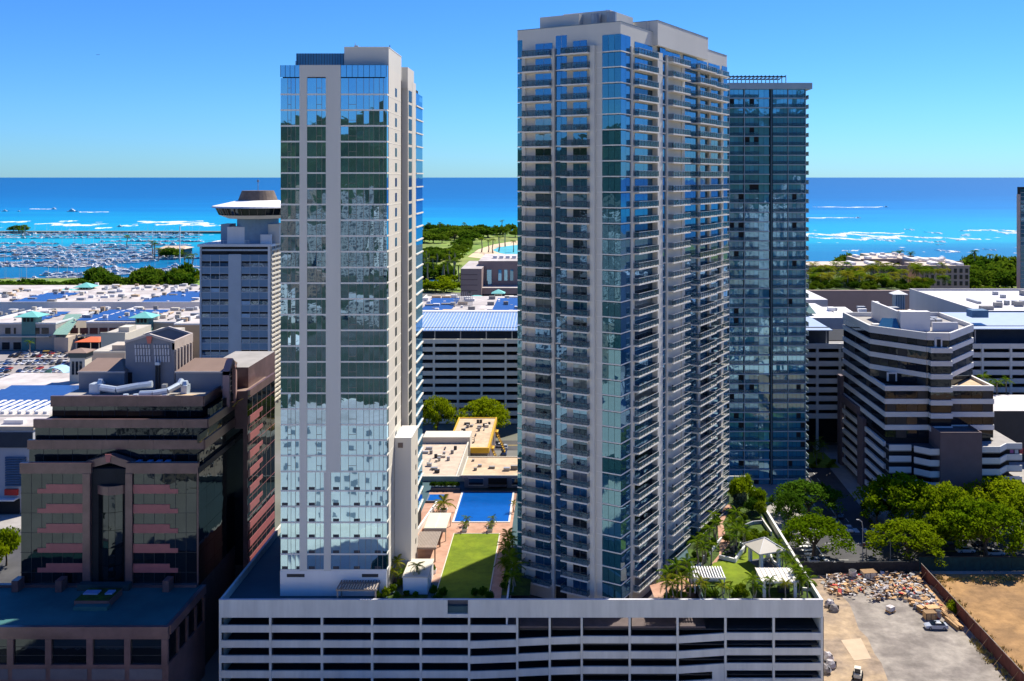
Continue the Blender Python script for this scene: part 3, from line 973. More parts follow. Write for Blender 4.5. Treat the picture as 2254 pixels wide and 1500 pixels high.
mb.build('coping', mat('blue_grey_coping', (0.16, 0.22, 0.27), 0.5), tb, world=False)
mb = MB(); ring(mb, ZTB - 3.4, ZTB - 1.0, 0.31); mb.build('roof_deck', CONC2, tb, world=False)
b0, b1 = tR(1436), tR(1548)
MB().box(b0, b1, -1.2, 8, ZTB - 2.8, ZTB + 2.2).build('raised_parapet', TAN, tb, world=False)
MB().box(b0 - .05, b1 + .05, -1.26, 8.05, ZTB + 2.2, ZTB + 2.32).build('raised_coping', MATS['blue_grey_coping'], tb, world=False)
MB().box(3.5, 14, 4, 14.5, ZTB - 1, ZTB + 3.1).build('penthouse', TAN, tb, world=False)
MB().box(1.8, 4.2, 10, 19, ZTB - 1, ZTB + 2.6).build('penthouse', TAN, tb, world=False)
for k, (x, y) in enumerate(((2.3, 3.1), (2.5, 6.6))):
    o = MB().cone((x, y), 1.0, 1.0, ZTB - 1, ZTB + 2.4, 10).build('cooling_tower', STEEL, tb, world=False)
mb = MB(); mb.bar((8, 7, ZTB + 3.1), (8, 7, ZTB + 4.2), .06); mb.box(7.7, 8.5, 6.9, 7.1, ZTB + 3.6, ZTB + 3.9); mb.build('antenna', STEEL, tb, world=False)
mb = MB()
xg = b0 - .6
for z in (ZTB + .5, ZTB + 1.2, ZTB + 1.9):
    mb.bar((xg - 1.4, 0.4, z), (xg, .4, z), .04)
mb.bar((xg - 1.4, .4, ZTB), (xg - 1.4, .4, ZTB + 1.9), .05); mb.bar((xg, .4, ZTB), (xg, .4, ZTB + 1.9), .05)
mb.build('roof_ladder', STEEL, tb, world=False)
Z0B, FHB, NFB = zof(115.3, 184), 2.998, 36

def col_glass(fr, u0, u1, g, band=True, d=0.02, npane=2, topz=None):
    """a strip of curtain wall, one pane set per floor"""
    for k in range(NFB):
        z = Z0B - FHB * k
        zt = z + FHB - .22
        if k == 0 and topz:
            zt = topz
        for j in range(npane):
            a, b = u0 + (u1 - u0) * j / npane, u0 + (u1 - u0) * (j + 1) / npane
            GP.append((-(b - a), len(GP), fr, a + .03, b - .03, z + .12, zt, d, g))
        BANDS.append((fr, u0, u1, z - .1, z + .12, d + .06))
GP, BANDS = [], []
PIER = lambda fr, a, b, d=0.35, z1=None, z0=13.0, m=TAN: fr.piece(tb, 'pier', m, a, b, z0, z1 or ZTB - 4.2, -0.2, d, local=True)
def wall(fr, a, b, d=0.0, m=TANB):
    fr.piece(tb, 'wall', m, a, b, 13.0, ZTB - 4.2, -0.3, d, local=True)

RAILM = [GL_R, mat('dark_grey_rail', (0.07, 0.075, 0.08), 0.5), STEEL]
def balcony_mesh(w, dep, open_l, open_r, cap=1):
    key = (round(w, 2), round(dep, 2), open_l, open_r)
    slab = MB().box(0, w, -dep, 0.0, -.26, 0.0)
    rail = MB()
    rail.box(0.06, w - .06, -dep + .06, -dep + .09, 0.08, 1.08, 0)
    n = max(2, int(round(w / 1.3)))
    for j in range(n + 1):
        x = 0.05 + (w - .1) * j / n
        rail.box(x - .025, x + .025, -dep + .03, -dep + .12, 0.0, 1.12, 1)
    rail.box(0.03, w - .03, -dep + .02, -dep + .13, 1.09, 1.17, cap)
    for s, x in ((open_l, 0.04), (open_r, w - .04)):
        if s:
            rail.box(x - .015, x + .015, -dep + .12, -.02, 0.08, 1.08, 0)
            rail.box(x - .04, x + .04, -dep + .13, -.02, 1.09, 1.17, cap)
    return slab.mesh('balcony', SLAB), rail.mesh('railing', RAILM)

CURT = glass('curtained_glass', (0.12, 0.12, 0.11), (0.5, 0.72, 0.85), 0.22, 0.3, 0.5)
GL_DK = glass('dark_door_glass', (0.008, 0.010, 0.014), (0.36, 0.6, 0.85), 0.10, 0.14, 0.35)
q_ = random.Random(6)
mbp = MB().cone((0, 0), .16, .22, 0, .4, 8, 0)
for _ in range(26):
    a_, e_ = q_.uniform(0, 6.28), q_.uniform(.3, .8)
    mbp.poly([(0, 0, .4), (.3 * math.cos(a_), .3 * math.sin(a_), .4 + e_), (.36 * math.cos(a_ + .35), .36 * math.sin(a_ + .35), .3 + e_)], 1)
PLANT = mbp.mesh('potted_plant', [WHITE, BUSH])
FURN = mat('balcony_furniture', (0.10, 0.08, 0.06), 0.8, 0.3, 1.0, objvar=0.7)
def balconies(fr, u0, u1, dep, da, db, recess=0.0, open_l=True, open_r=True, ang=0.0, n=NFB, dz=0.0):
    w = u1 - u0
    ms, mr = balcony_mesh(w, dep, open_l, open_r, 2 if fr is FR_ else 1)
    door = MB().box(da - u0, (da + db) / 2 - u0 - .04, -.06, 0.05, 0.03, 2.55).box((da + db) / 2 - u0 + .04, db - u0, -.06, 0.05, 0.03, 2.55)
    md = [door.mesh('glass_door', GL_B), door.mesh('glass_door', CURT), door.mesh('glass_door', GL_DK)]
    mf = []
    for q in range(3):
        f = MB(); x = w * (0.15 + .22 * q)
        f.box(x, x + .7, -dep + .35, -dep + .95, 0.02, 0.75); f.box(x + .1, x + .6, -dep + .9, -dep + 1.0, .75, 1.05)
        mf.append(f.mesh('balcony_chair', FURN))
    p = fr.pt(u0, 0.0)
    for k in range(n):
        z = Z0B - FHB * k + dz
        o = link('balcony', ms, tb, (p.x, p.y, z), (0, 0, fr.ang))
        link('railing', mr, o)
        link('glass_door', md[R.choice((0, 0, 0, 0, 0, 1, 2, 2))], o)
        if R.random() < .45:
            link('balcony_chair', R.choice(mf), o)
        if R.random() < .2:
            link('potted_plant', PLANT, o, (w * R.uniform(.1, .9), -dep + .35, 0.0), (0, 0, R.uniform(0, 6)))

# left face
E = lambda px: uL(px)
col_glass(FL_, 0, E(1150), GL_BG, npane=1, topz=zof(86, 191))
wall(FL_, E(1150), E(1222)); PIER(FL_, E(1150), E(1158), 0.25); PIER(FL_, E(1216), E(1223), 0.5)
balconies(FL_, E(1157), E(1217.5), 1.5, E(1179), E(1216))
col_glass(FL_, E(1223), E(1248), GL_B, npane=2, topz=zof(78, 188))
wall(FL_, E(1248), E(1303)); PIER(FL_, E(1303), E(1313), 0.9); PIER(FL_, E(1313), E(1326), 0.1)
balconies(FL_, E(1243), E(1303), 1.75, E(1262), E(1292), open_r=True)
col_glass(FL_, E(1326), FL_.len + .1, GL_BG, npane=3, d=0.1, topz=zof(77, 183))
for a, b in ((1150, 1181), (1215, 1223), (1248, 1267), (1291, 1326)):
    FL_.piece(tb, 'lintel', TAN, E(a), E(b), ZTB - 4.6, ZTB - 4.2, -0.3, 0.001, local=True)
for k in range(0, NFB):
    z = Z0B - FHB * k
    FL_.piece(tb, 'floor_joint', SLAB, E(1313), E(1326), z - .05, z + .05, 0.0, 0.13, local=True)
# right face
T = tR
col_glass(FR_, -0.1, T(1387), GL_B, npane=2, d=0.1, topz=zof(77, 183))
PIER(FR_, T(1387), T(1391), 0.3)
wall(FR_, T(1391), T(1440), 0.0)
balconies(FR_, T(1391.5), T(1436), 1.5, T(1397), T(1436) - .1)
PIER(FR_, T(1436), T(1447), 1.2)
col_glass(FR_, T(1447), T(1459), GL_B, npane=2, d=0.6)
PIER(FR_, T(1459), T(1463), 0.9)
wall(FR_, T(1463), T(1503), 0.3)
balconies(FR_, T(1462), T(1501), 2.1, T(1463.5), T(1496))
PIER(FR_, T(1496), T(1503), 0.5)
col_glass(FR_, T(1503), T(1532), GL_B, npane=4, d=0.2)
wall(FR_, T(1532), T(1590), 0.0)
balconies(FR_, T(1520), T(1556), 2.4, T(1534), T(1556))
PIER(FR_, T(1532), T(1537), 0.5); PIER(FR_, T(1556), T(1560), 0.6)
balconies(FR_, T(1557), T(1589), 1.9, T(1559), T(1584))
PIER(FR_, T(1583), T(1588), 0.5)
col_glass(FR_, T(1588), RB, GL_B, npane=3, d=0.1)
for k in range(NFB):
    z = Z0B - FHB * k
    FR_.piece(tb, 'floor_joint', SLAB, T(1436), T(1447), z - .05, z + .05, 1.1, 1.23, local=True)
GP.sort(key=lambda j: (j[0], j[1]))
rest = {}
for k, (_, _, fr, a, b, z0, z1, d, g) in enumerate(GP):
    if k < 295:
        fr.piece(tb, 'window_pane', g, a, b, z0, z1, d - .08, d, tilt=0.0026, local=True)
    else:
        m = rest.setdefault(g.name, (MB(), g))[0]
        p, q = R.gauss(0, .004), R.gauss(0, .004)
        A, B = fr.pt(a, d + q), fr.pt(b, d - q)
        m.poly([(A.x, A.y, z0), (B.x, B.y, z0), (B.x + fr.n.x * p, B.y + fr.n.y * p, z1), (A.x + fr.n.x * p, A.y + fr.n.y * p, z1)])
for m, g in rest.values():
    o = m.build('glazing', g, tb, world=False); o['kind'] = 'stuff'
for fr, a, b, z0, z1, d in BANDS[:290]:
    fr.piece(tb, 'floor_band', SLAB if True else MULL, a, b, z0, z1, -0.1, d, local=True)

# ------------------------------------------------------------------ third tower, further back: teal glass
YC = 301.0
XC0, XC1 = 43.0, xof(1773, YC)
tc = thing('teal_tower', 'dark teal glass tower with a roof trellis standing behind the balcony tower', 'tower', ((XC0 + XC1) / 2, YC, 0))
FC = Frame((XC0, YC), (XC1, YC))
uc = lambda px: xof(px, YC) - XC0
zc_ = lambda py: zof(py, YC)
MB().box(XC0, XC1, YC + .3, YC + 26, 0, zc_(197)).build('core', DARK, tc)
LTC = mat('grey_blue_metal', (0.34, 0.44, 0.47), 0.5, 0.06, 0.3)
MB().box(XC0 - .5, xof(1786, YC), YC - 1.2, YC + 27, zc_(197), zc_(183.5)).build('roof_slab', LTC, tc)
mb = MB()
x0t, x1t, zt0, zt1 = XC0, xof(1731, YC), zc_(183.5), zc_(167.5)
mb.box(x0t, x1t, YC + .6, YC + 1.0, zt1 - .35, zt1); mb.box(x0t, x1t, YC + 9, YC + 9.4, zt1 - .35, zt1)
mb.build('trellis_beam', BLACKM, tc)
n = 22
for k in range(n + 1):
    x = x0t + (x1t - x0t) * k / n
    piece(tc, 'trellis_bar', BLACKM, x - .1, x + .1, YC + .62, YC + 9.3, zt1 + .002, zt1 + .25)
    piece(tc, 'trellis_post', LTC, x - .13, x + .13, YC + .65, YC + .95, zt0, zt1 - .352)
bayc = [(1570, 1604, 2), (1606, 1636, 3), (1640, 1670, 3), (1670, 1693, 2), (1701, 1733, 4), (1735, 1772, 4)]
for k in range(42):
    z = zc_(197 + 20.93 * (k + 1))
    piece(tc, 'side_band', LTC, XC0 - .25, XC0 - .01, YC + .35, YC + 26, z, z + .7)
piece(tc, 'side_glass', GL_C, XC0 - .1, XC0 - .012, YC + .4, YC + 25.9, 0.1, zc_(197) - .02)
GL_RC = clear_glass('teal_railing_glass', (0.05, 0.16, 0.20), 0.45)
jobs = []
NC = 42
for k in range(NC):
    zt = zc_(197 + 20.93 * k)
    zb = zc_(197 + 20.93 * (k + 1))
    FC.piece(tc, 'floor_slab', LTC, uc(1570), uc(1694), zb, zb + .32, -0.2, 0.55)
    FC.piece(tc, 'floor_slab', LTC, uc(1701), FC.len, zb, zb + .32, -0.2, 0.55)
    o = MB().box(XC1, xof(1782.5, YC), YC + 1.2, YC + 6, zb, zb + .32).box(xof(1781.6, YC), xof(1782.4, YC), YC + 1.2, YC + 6, zb + .322, zb + 1.35).build('side_balcony', LTC, tc)
    for bi, (a, b, n) in enumerate(bayc):
        for j in range(n):
            a1, b1 = a + (b - a) * j / n, a + (b - a) * (j + 1) / n
            rec = 0.0 if bi in (3, 4) else (-0.6 if R.random() < .08 else -0.2)
            jobs.append((-(b1 - a1), len(jobs), uc(a1) + .04, uc(b1) - .04, zb + .33, zt - .02, rec))
        if bi not in (3,):
            jobs_r = FC.piece(tc, 'railing', GL_RC, uc(a), uc(b), zb + .4, zb + 1.35, 0.46, 0.5)
for px, w in ((1638, 1.2), (1697.5, 3.2), (1734, 0.8), (1772.5, 0.9), (1605, 1.0)):
    FC.piece(tc, 'pier', LTC if px != 1697.5 else mat('dark_teal_metal', (0.06, 0.12, 0.15), 0.5), uc(px) - w * .07, uc(px) + w * .07, 0, zc_(197) - .01, -0.3, 0.62)
jobs.sort()
rest = MB()
for k, (_, _, u0, u1, z0, z1, d) in enumerate(jobs):
    p, q = R.gauss(0, .006), R.gauss(0, .006)
    if k < 295:
        FC.piece(tc, 'window_pane', GL_C, u0, u1, z0, z1, d - .1, d, tilt=0.003)
    else:
        A, B = FC.pt(u0, d + q), FC.pt(u1, d - q)
        rest.poly([(A.x, A.y, z0), (B.x, B.y, z0), (B.x, B.y + p, z1), (A.x, A.y + p, z1)])
o = rest.build('glazing', GL_C, tc); o['kind'] = 'stuff'
# ------------------------------------------------------------------ stepped granite office block, left foreground
YG = 186.0
br = thing('granite_office_block', 'dark pink granite office block with stepped tiers and gabled roof house, left foreground', 'office building', (-88, YG, 0))
ZTR = 17.3                                            # teal roof of the base
XBR = -70.6
PIPEM = mat('duct_metal', (0.52, 0.60, 0.68), 0.4, 0.1, 0.6, metal=0.3)
# base
mb = MB().box(-112, -69.6, 168.6, 186.5, ZTR - .4, ZTR, 0, 1)
mb.build('base_roof', [GRANITE, TEALROOF], br)
FB = Frame((-112, 168.6), (-69.4, 168.6))
mb = MB()
FB.box(mb, 0, FB.len, zof(1400, 168.6), ZTR + .25, -.5, 0.25)
mb.box(-69.9, -69.4 + .25, 169.1, 186, zof(1400, 168.6), ZTR + .25)
mb.build('base_parapet', GRANITE, br)
z0w, z1w = zof(1464, 168.6), zof(1408, 168.6)
MB().box(-111.5, -70, 169.4, 186, 0, ZTR - .41).build('base_core', DARK, br)
FB.piece(br, 'base_wall', GRANITE, 0, FB.len, 0, z0w, -.6, 0.0)
FB.piece(br, 'base_lintel', GRANITE, 0, FB.len, z1w, zof(1400, 168.6) - .002, -.6, -.05)
for px in (-30, 22, 106, 197, 280, 362):
    u = xof(px, 168.6) + 112
    FB.piece(br, 'base_pier', GRANITE, u - .55, u + .55, z0w, z1w, -.62, 0.02)
for a, b in ((-26, 18), (27, 101), (111, 192), (202, 275), (285, 357)):
    ua_, ub_ = xof(a, 168.6) + 112, xof(b, 168.6) + 112
    FB.piece(br, 'base_window', GL_D, ua_, ub_, z0w, z1w, -.5, -.4, tilt=.002)
    for q in (1, 2):
        FB.piece(br, 'base_window_bar', BLACKM, ua_, ub_, z0w + (z1w - z0w) * q / 3 - .04, z0w + (z1w - z0w) * q / 3 + .04, -.42, -.36)
    FB.piece(br, 'wall_panel', mat('grey_granite_panel', (0.11, 0.105, 0.12), 0.6, 0.12, 0.5), ua_, ub_, z0w - 2.6, z0w - .7, 0.001, 0.06)
SB = Frame((-69.4, 168.6), (-69.4, 186))
SB.piece(br, 'base_side_wall', GRANITE, 0.3, SB.len, 0, z0w, -.6, 0.0)
for k in range(4):
    SB.piece(br, 'base_window', GL_D, .8 + 4.2 * k, 4.2 + 4.2 * k, z0w, z1w, -.5, -.3)
    SB.piece(br, 'base_pier', GRANITE, 4.2 + 4.2 * k, 5.0 + 4.2 * k, z0w, z1w, -.55, -.02)
# structures standing on the teal roof
MB().box(xof(172, 178), xof(248, 178), 176.5, 182, ZTR, ZTR + 1.3, 0, 1).build('planter_box', [GRANITE, BED], br)
piece(br, 'planter_step', TEALROOF, xof(172, 177), xof(246, 177), 175.2, 176.48, ZTR, ZTR + .75)
for a, b in ((188, 220), (236, 252)):
    piece(br, 'skylight', SOLARL, xof(a, 180), xof(b, 180), 179, 180.6, ZTR + 1.31, ZTR + 1.55)
for px in (45, 140, 374):
    piece(br, 'roof_pier', GRANITE, xof(px - 7, 185), xof(px + 7, 185), 183, 185.3, ZTR, ZTR + 2.2)
for a, b in ((0, 188), (280, 437)):
    piece(br, 'sill_band', GRANITE, xof(a, YG), xof(b, YG), YG - .9, YG + .1, zof(1302, YG), zof(1284, YG))
piece(br, 'bridge_canopy', mat('dark_teal_panel', (0.03, 0.06, 0.06)), xof(172, 184), xof(285, 184), 183.6, 185.09, zof(1302, 184), zof(1286, 184))
# main body and tiers
tiers = [(186.0, -105.4, -70.6, ZTR, 40.9), (188.8, -105.5, -70.6, 40.9, 45.0), (190.4, -105.2, -70.5, 45.0, 48.7), (193.8, -103.6, -72.6, 48.7, 52.55)]
for i, (y, x0, x1, z0, z1) in enumerate(tiers):
    MB().box(x0 + .3, x1 - .3, y + .35, 232, z0 - (.5 if i else 0), z1 - .9, 0, 1).build('tier_core', [DARK, mat('dark_terrace', (0.03, 0.032, 0.038), 0.8) if i < 3 else PAVE], br)
def ribbon(fr, u0, u1, z0, z1, n, nm='window_pane', m=GL_D, d=0.0):
    for j in range(n):
        a, b = u0 + (u1 - u0) * j / n, u0 + (u1 - u0) * (j + 1) / n
        fr.piece(br, nm, m, a + .04, b - .04, z0, z1, d - .2, d, tilt=0.004)
        if j:
            fr.piece(br, 'glazing_bar', BLACKM, a - .04, a + .04, z0, z1, d - .2, d + .03)
for i, (y, x0, x1, z0, z1) in enumerate(tiers[1:], 1):
    fr = Frame((x0, y), (x1, y))
    bh = (20.5, 19, 23)[i - 1] * y / F
    n = 7
    for j in range(n):
        a, b = fr.len * j / n, fr.len * (j + 1) / n
        fr.piece(br, 'granite_band', GRANITE, a + (.03 if j else 0), b, z1 - bh, z1, -.35, 0.25)
    ribbon(fr, .2, fr.len - .2, z0 - .4, z1 - bh - .002, 12)
    sd = Frame((x1, y), (x1, 206))
    sd.piece(br, 'granite_band', GRANITE, 0, sd.len, z1 - bh, z1 - .004, -.35, 0.2)
# main front: two bays of ribbon windows with stepped rose sills, pilasters, centre bay
FG = Frame((-105.4, YG), (-70.6, YG))
ug = lambda px: xof(px, YG) + 105.4
zg = lambda py: zof(py, YG)
for a, b in ((45, 202), (278, 437)):
    FG.piece(br, 'granite_band', GRANITE, ug(a), ug(b), zg(1042), zg(1019), -.4, 0.3)
    MB().box(xof(a, YG), xof(b, YG), YG + .402, YG + .6, zg(1022), zg(1018.6)).build('parapet_coping', PAVE, br)
for a, b in ((184, 200), (278, 293)):
    FG.piece(br, 'pilaster', GRANITE, ug(a), ug(b), ZTR, zg(1042) - .002, -.3, 0.45)
FG.piece(br, 'corner_strip', GRANITE, ug(433.5), ug(437), ZTR, zg(1042) - .002, -.3, 0.05)
for k in range(6):
    yt = 1043 + 43.5 * k
    ribbon(FG, ug(45) + .1, ug(184) - .02, zg(yt + 43.3), zg(yt), 6)
    ribbon(FG, ug(293) + .02, ug(433), zg(yt + 43.3), zg(yt), 6)
    if k < 5:
        FG.piece(br, 'rose_band', PINK, ug(102), ug(183.5), zg(yt + 33), zg(yt + 23), -.1, 0.12)
        FG.piece(br, 'rose_band', PINK, ug(83), ug(183.5), zg(yt + 43), zg(yt + 33) - .002, -.1, 0.12)
        FG.piece(br, 'rose_band', PINK, ug(293.5), ug(374), zg(yt + 33.5), zg(yt + 24), -.1, 0.12)
        FG.piece(br, 'rose_band', PINK, ug(293.5), ug(392), zg(yt + 43.5), zg(yt + 33.5) - .002, -.1, 0.12)
    FG.piece(br, 'glazing_bar', BLACKM, ug(45), ug(184), zg(yt + 43.4), zg(yt + 42.6), -.05, 0.03)
    FG.piece(br, 'glazing_bar', BLACKM, ug(293), ug(434), zg(yt + 43.4), zg(yt + 42.6), -.05, 0.03)
# rounded centre bay
cxb, rb = (xof(198, 185) + xof(277, 185)) / 2, (xof(277, 185) - xof(198, 185)) / 2
def bay_pts(r, n=6, y=YG + 1.2):
    return [(cxb + rb * (-1 + 2 * k / n), y - r * math.sin(math.pi * k / n) * .9) for k in range(n + 1)]
P = bay_pts(2.2)
for k in range(6):
    fr = Frame(P[k], P[k + 1])
    for q in range(5):
        z1 = zg(1088 + 39 * q)
        fr.piece(br, 'window_pane', GL_D, 0.03, fr.len - .03, zg(1088 + 39 * (q + 1)) + .06, z1, -.2, 0.0, tilt=.003)
    fr.piece(br, 'granite_band', GRANITE, 0, fr.len, zg(1088), zg(1069), -.3, 0.1)
MB().prism([(x, y + .3) for x, y in P], ZTR, zg(1068)).build('bay_core', DARK, br)
# recessed gable over the centre bay
gy = 188.0
g0, g1, gm = xof(196, gy), xof(297, gy), xof(250, gy)
mb = MB()
for s, a, b in ((0, g0 - .3, gm), (1, gm, g1 + .3)):
    za0, za1 = zof(1013, gy), zof(997, gy)
    zl0, zl1 = (za0, za1) if s == 0 else (za1, za0)
    mb.hexa([(a, gy - 1.6, zl0 - 1.5), (b, gy - 1.6, zl1 - 1.5), (b, gy + .2, zl1 - 1.5), (a, gy + .2, zl0 - 1.5)],
            [(a, gy - 1.6, zl0), (b, gy - 1.6, zl1), (b, gy + .2, zl1), (a, gy + .2, zl0)])
mb.build('gable_frame', GRANITE, br)
kx = xof(247, gy)
MB().hexa([(kx - .35, gy - 1.75, zof(1012, gy)), (kx + .35, gy - 1.75, zof(1012, gy)), (kx + .35, gy - 1.58, zof(1012, gy)), (kx - .35, gy - 1.58, zof(1012, gy))],
          [(kx - .6, gy - 1.75, zof(995, gy)), (kx + .6, gy - 1.75, zof(995, gy)), (kx + .6, gy - 1.58, zof(995, gy)), (kx - .6, gy - 1.58, zof(995, gy))]).build('keystone', PINK, br)
FGB = Frame((g0, gy), (g1, gy))
for j in range(4):
    FGB.piece(br, 'window_pane', GL_D, FGB.len * j / 4 + .05, FGB.len * (j + 1) / 4 - .05, zg(1072), zof(1012, gy) - .3, -.3, -.2, tilt=.004)
for k, px in enumerate((307, 331, 351, 370)):
    piece(br, 'terrace_skylight', mat('blue_canvas', (0.06, 0.22, 0.42)), xof(px - 5, 187.5), xof(px + 5, 187.5), 186.8, 188, 40.5, 41.3)
# right flank, glass wall then the lit rear wing
SG = Frame((XBR, YG), (XBR, 206.5))
for k in range(6):
    z1, z0 = zg(1043 + 43.5 * k), zg(1043 + 43.5 * (k + 1))
    for j in range(5):
        SG.piece(br, 'flank_pane', GL_D, SG.len * j / 5 + .03, SG.len * (j + 1) / 5 - .03, z0 + .05, z1, -.2, 0.0, tilt=.003)
SG.piece(br, 'flank_band', BLACKM, 0, SG.len, zg(1042), zg(1030), -.3, 0.03)
SG.piece(br, 'flank_base', mat('dark_stone', (0.05, 0.045, 0.045), 0.6, 0.3, 0.8), 0, SG.len, 0, ZTR, -.4, 0.02)
for k in range(3):
    z1 = (48.7, 45.0, 52.4)[k]
    SG.piece(br, 'flank_pane', GL_D, .4 if k != 2 else 6, SG.len, z1 - 3.7, z1 - 2.0, -.5, -.02)
XW, YW = -67.9, 206.5
W0 = lambda px: XW * F / (px - CX) - YW
wy1 = W0(605)
MB().box(-80, XW - .3, YW + .3, YW + wy1, 0, 50.4 - .8, 0, 1).build('wing_core', [DARK, ROOFT], br)
SW = Frame((XW, YW), (XW, YW + wy1))
SW.piece(br, 'wing_parapet', GRANITE, 0, SW.len, 48.9, 50.6, -.5, 0.1)
WF = Frame((-74.5, YW), (XW, YW))
WF.piece(br, 'wing_front', GRANITE, 0, WF.len, 42.5, 50.6, -.4, 0.05)
WF.piece(br, 'wing_front_glass', GL_D, 0, WF.len - .9, 13, 42.5, -.4, 0.0)
WF.piece(br, 'wing_pier', GRANITE, WF.len - .9, WF.len, 0, 42.49, -.4, 0.06)
for k in range(10):
    z1 = 48.88 - 3.85 * k
    nn = 6
    for j in range(nn):
        SW.piece(br, 'flank_pane', GL_D, SW.len * j / nn + .03, SW.len * (j + 1) / nn - .03, z1 - 3.83, z1, -.2, 0.0, tilt=.003)
    if k:
        SW.piece(br, 'rose_band', PINK, .3, SW.len * (.52 if k < 7 else .97), z1 - .95, z1 - .1, -.1, 0.12)
        SW.piece(br, 'rose_band', PINK, .3, SW.len * (.40 if k < 7 else .97), z1 - 1.75, z1 - .952, -.1, 0.12)
    SW.piece(br, 'glazing_bar', PINK, 0, SW.len, z1 - 2.62, z1 - 2.54, -.1, 0.03)
for j in range(1, 6):
    SW.piece(br, 'glazing_bar', MULL, SW.len * j / 6 - .05, SW.len * j / 6 + .05, 9, 48.8, -.1, 0.04)
MB().box(-80, XW - 2.4, YW + 8, YW + wy1 + 8, 48, 54.2, 0, 1).build('wing_top', [GRANITE, PAVE], br)
# arched gable wall with louvres on the right flank
ya0, ya1 = 201.5, 206.4
XA_ = -70.3
mb = MB()
zb, zs_, zp_ = zof(893, 203), zof(815, 203), zof(787, 205)
for a, b in ((ya0, ya0 + .8), (ya1 - .8, ya1)):
    mb.box(XA_ - 1.2, XA_ + .2, a, b, zb, zs_)
ym = (ya0 + ya1) / 2
mb.hexa([(XA_ - 1.2, ya0, zs_ - .8), (XA_ + .2, ya0, zs_ - .8), (XA_ + .2, ym, zp_ - 1.1), (XA_ - 1.2, ym, zp_ - 1.1)], [(XA_ - 1.2, ya0, zs_), (XA_ + .2, ya0, zs_), (XA_ + .2, ym, zp_), (XA_ - 1.2, ym, zp_)])
mb.hexa([(XA_ - 1.2, ym, zp_ - 1.1), (XA_ + .2, ym, zp_ - 1.1), (XA_ + .2, ya1, zs_ - .8), (XA_ - 1.2, ya1, zs_ - .8)], [(XA_ - 1.2, ym, zp_), (XA_ + .2, ym, zp_), (XA_ + .2, ya1, zs_), (XA_ - 1.2, ya1, zs_)])
mb.build('arch_frame', mat('rose_stone', (0.38, 0.24, 0.22), 0.6, 0.08, 0.4), br)
MB().box(XA_ - 1.2, XA_ - .6, ya0 + .8, ya1 - .8, zb, zs_ + .6).build('arch_louvre', BLACKM, br)
for k in range(7):
    piece(br, 'louvre_bar', STEEL, XA_ - .598, XA_ - .5, ya0 + .81, ya1 - .81, zb + .6 + k * 1.05, zb + .68 + k * 1.05)
# roof: gabled plant house, brown lean-to roofs, ducts
ZR = tiers[3][4] - .9
GRY = mat('slate_grey_panel', (0.20, 0.21, 0.24), 0.6, 0.07, 0.3)
yh = 205.0
h0, h1, hm = xof(276, yh), xof(384, yh), xof(330, yh)
zhe, zhp = zof(752, yh), zof(736, yh)
mb = MB()
mb.poly([(h0, yh, ZR), (h1, yh, ZR), (h1, yh, zhe), (hm, yh, zhp), (h0, yh, zhe)])
mb.poly([(h1, yh + 10, ZR), (h0, yh + 10, ZR), (h0, yh + 10, zhe), (hm, yh + 10, zhp), (h1, yh + 10, zhe)])
mb.poly([(h1, yh, ZR), (h1, yh + 10, ZR), (h1, yh + 10, zhe), (h1, yh, zhe)])
mb.poly([(h0, yh + 10, ZR), (h0, yh, ZR), (h0, yh, zhe), (h0, yh + 10, zhe)])
mb.build('plant_house', GRY, br)
mb = MB()
for a, b, c, d in ((h0, zhe, hm, zhp), (hm, zhp, h1, zhe)):
    for yy in (yh - .3, yh + 9.7):
        mb.hexa([(a, yy, b - .35), (c, yy, d - .35), (c, yy + .6, d - .35), (a, yy + .6, b - .35)], [(a, yy, b + .12), (c, yy, d + .12), (c, yy + .6, d + .12), (a, yy + .6, b + .12)])
mb.build('gable_coping', mat('grey_coping', (0.42, 0.38, 0.36), 0.6), br)
mb = MB()
mb.box(h1 - .5, h1 + .05, yh, yh + 10.2, zhe - 1.8, zhe + .12)
mb.build('side_coping', mat('pale_stone', (0.45, 0.38, 0.34), 0.7), br)
for k in range(6):
    piece(br, 'side_post', MATS['pale_stone'], h1, h1 + .3, yh + .4 + 1.7 * k, yh + .8 + 1.7 * k, ZR, zhe - 1.8)
for sgn in (0,):
    kx = hm
    MB().hexa([(kx - .35, yh - .42, zof(756, yh)), (kx + .35, yh - .42, zof(756, yh)), (kx + .35, yh - .29, zof(756, yh)), (kx - .35, yh - .29, zof(756, yh))],
              [(kx - .65, yh - .42, zof(740, yh)), (kx + .65, yh - .42, zof(740, yh)), (kx + .65, yh - .29, zof(740, yh)), (kx - .65, yh - .29, zof(740, yh))]).build('keystone', mat('coral_stone', (0.55, 0.16, 0.12), 0.6), br)
for row, (ya_, yb_) in enumerate(((759, 766), (768, 782), (784, 797))):
    for k in range(13):
        px = 297 + k * 6.0 + row
        if k in (6,):
            continue
        piece(br, 'louvre', mat('pale_louvre', (0.50, 0.50, 0.52), 0.5), xof(px, yh), xof(px + 3.2, yh), yh - .25, yh - .001, zof(yb_, yh), zof(ya_, yh))
piece(br, 'vent_pipe', BLACKM, xof(346, yh), xof(349, yh), yh - 1.0, yh - .5, ZR, zof(800, yh))
piece(br, 'vent_pipe', BLACKM, xof(352, yh), xof(355, yh), yh - 1.0, yh - .5, ZR, zof(800, yh))
piece(br, 'vent_pipe', PIPEM, xof(346, yh), xof(356, yh), yh - 1.2, yh - .4, zof(803, yh) + .1, zof(796, yh))
piece(br, 'hatch', DARK, xof(279, yh), xof(291, yh), yh - .15, yh + .1, ZR + .1, zof(820, yh))
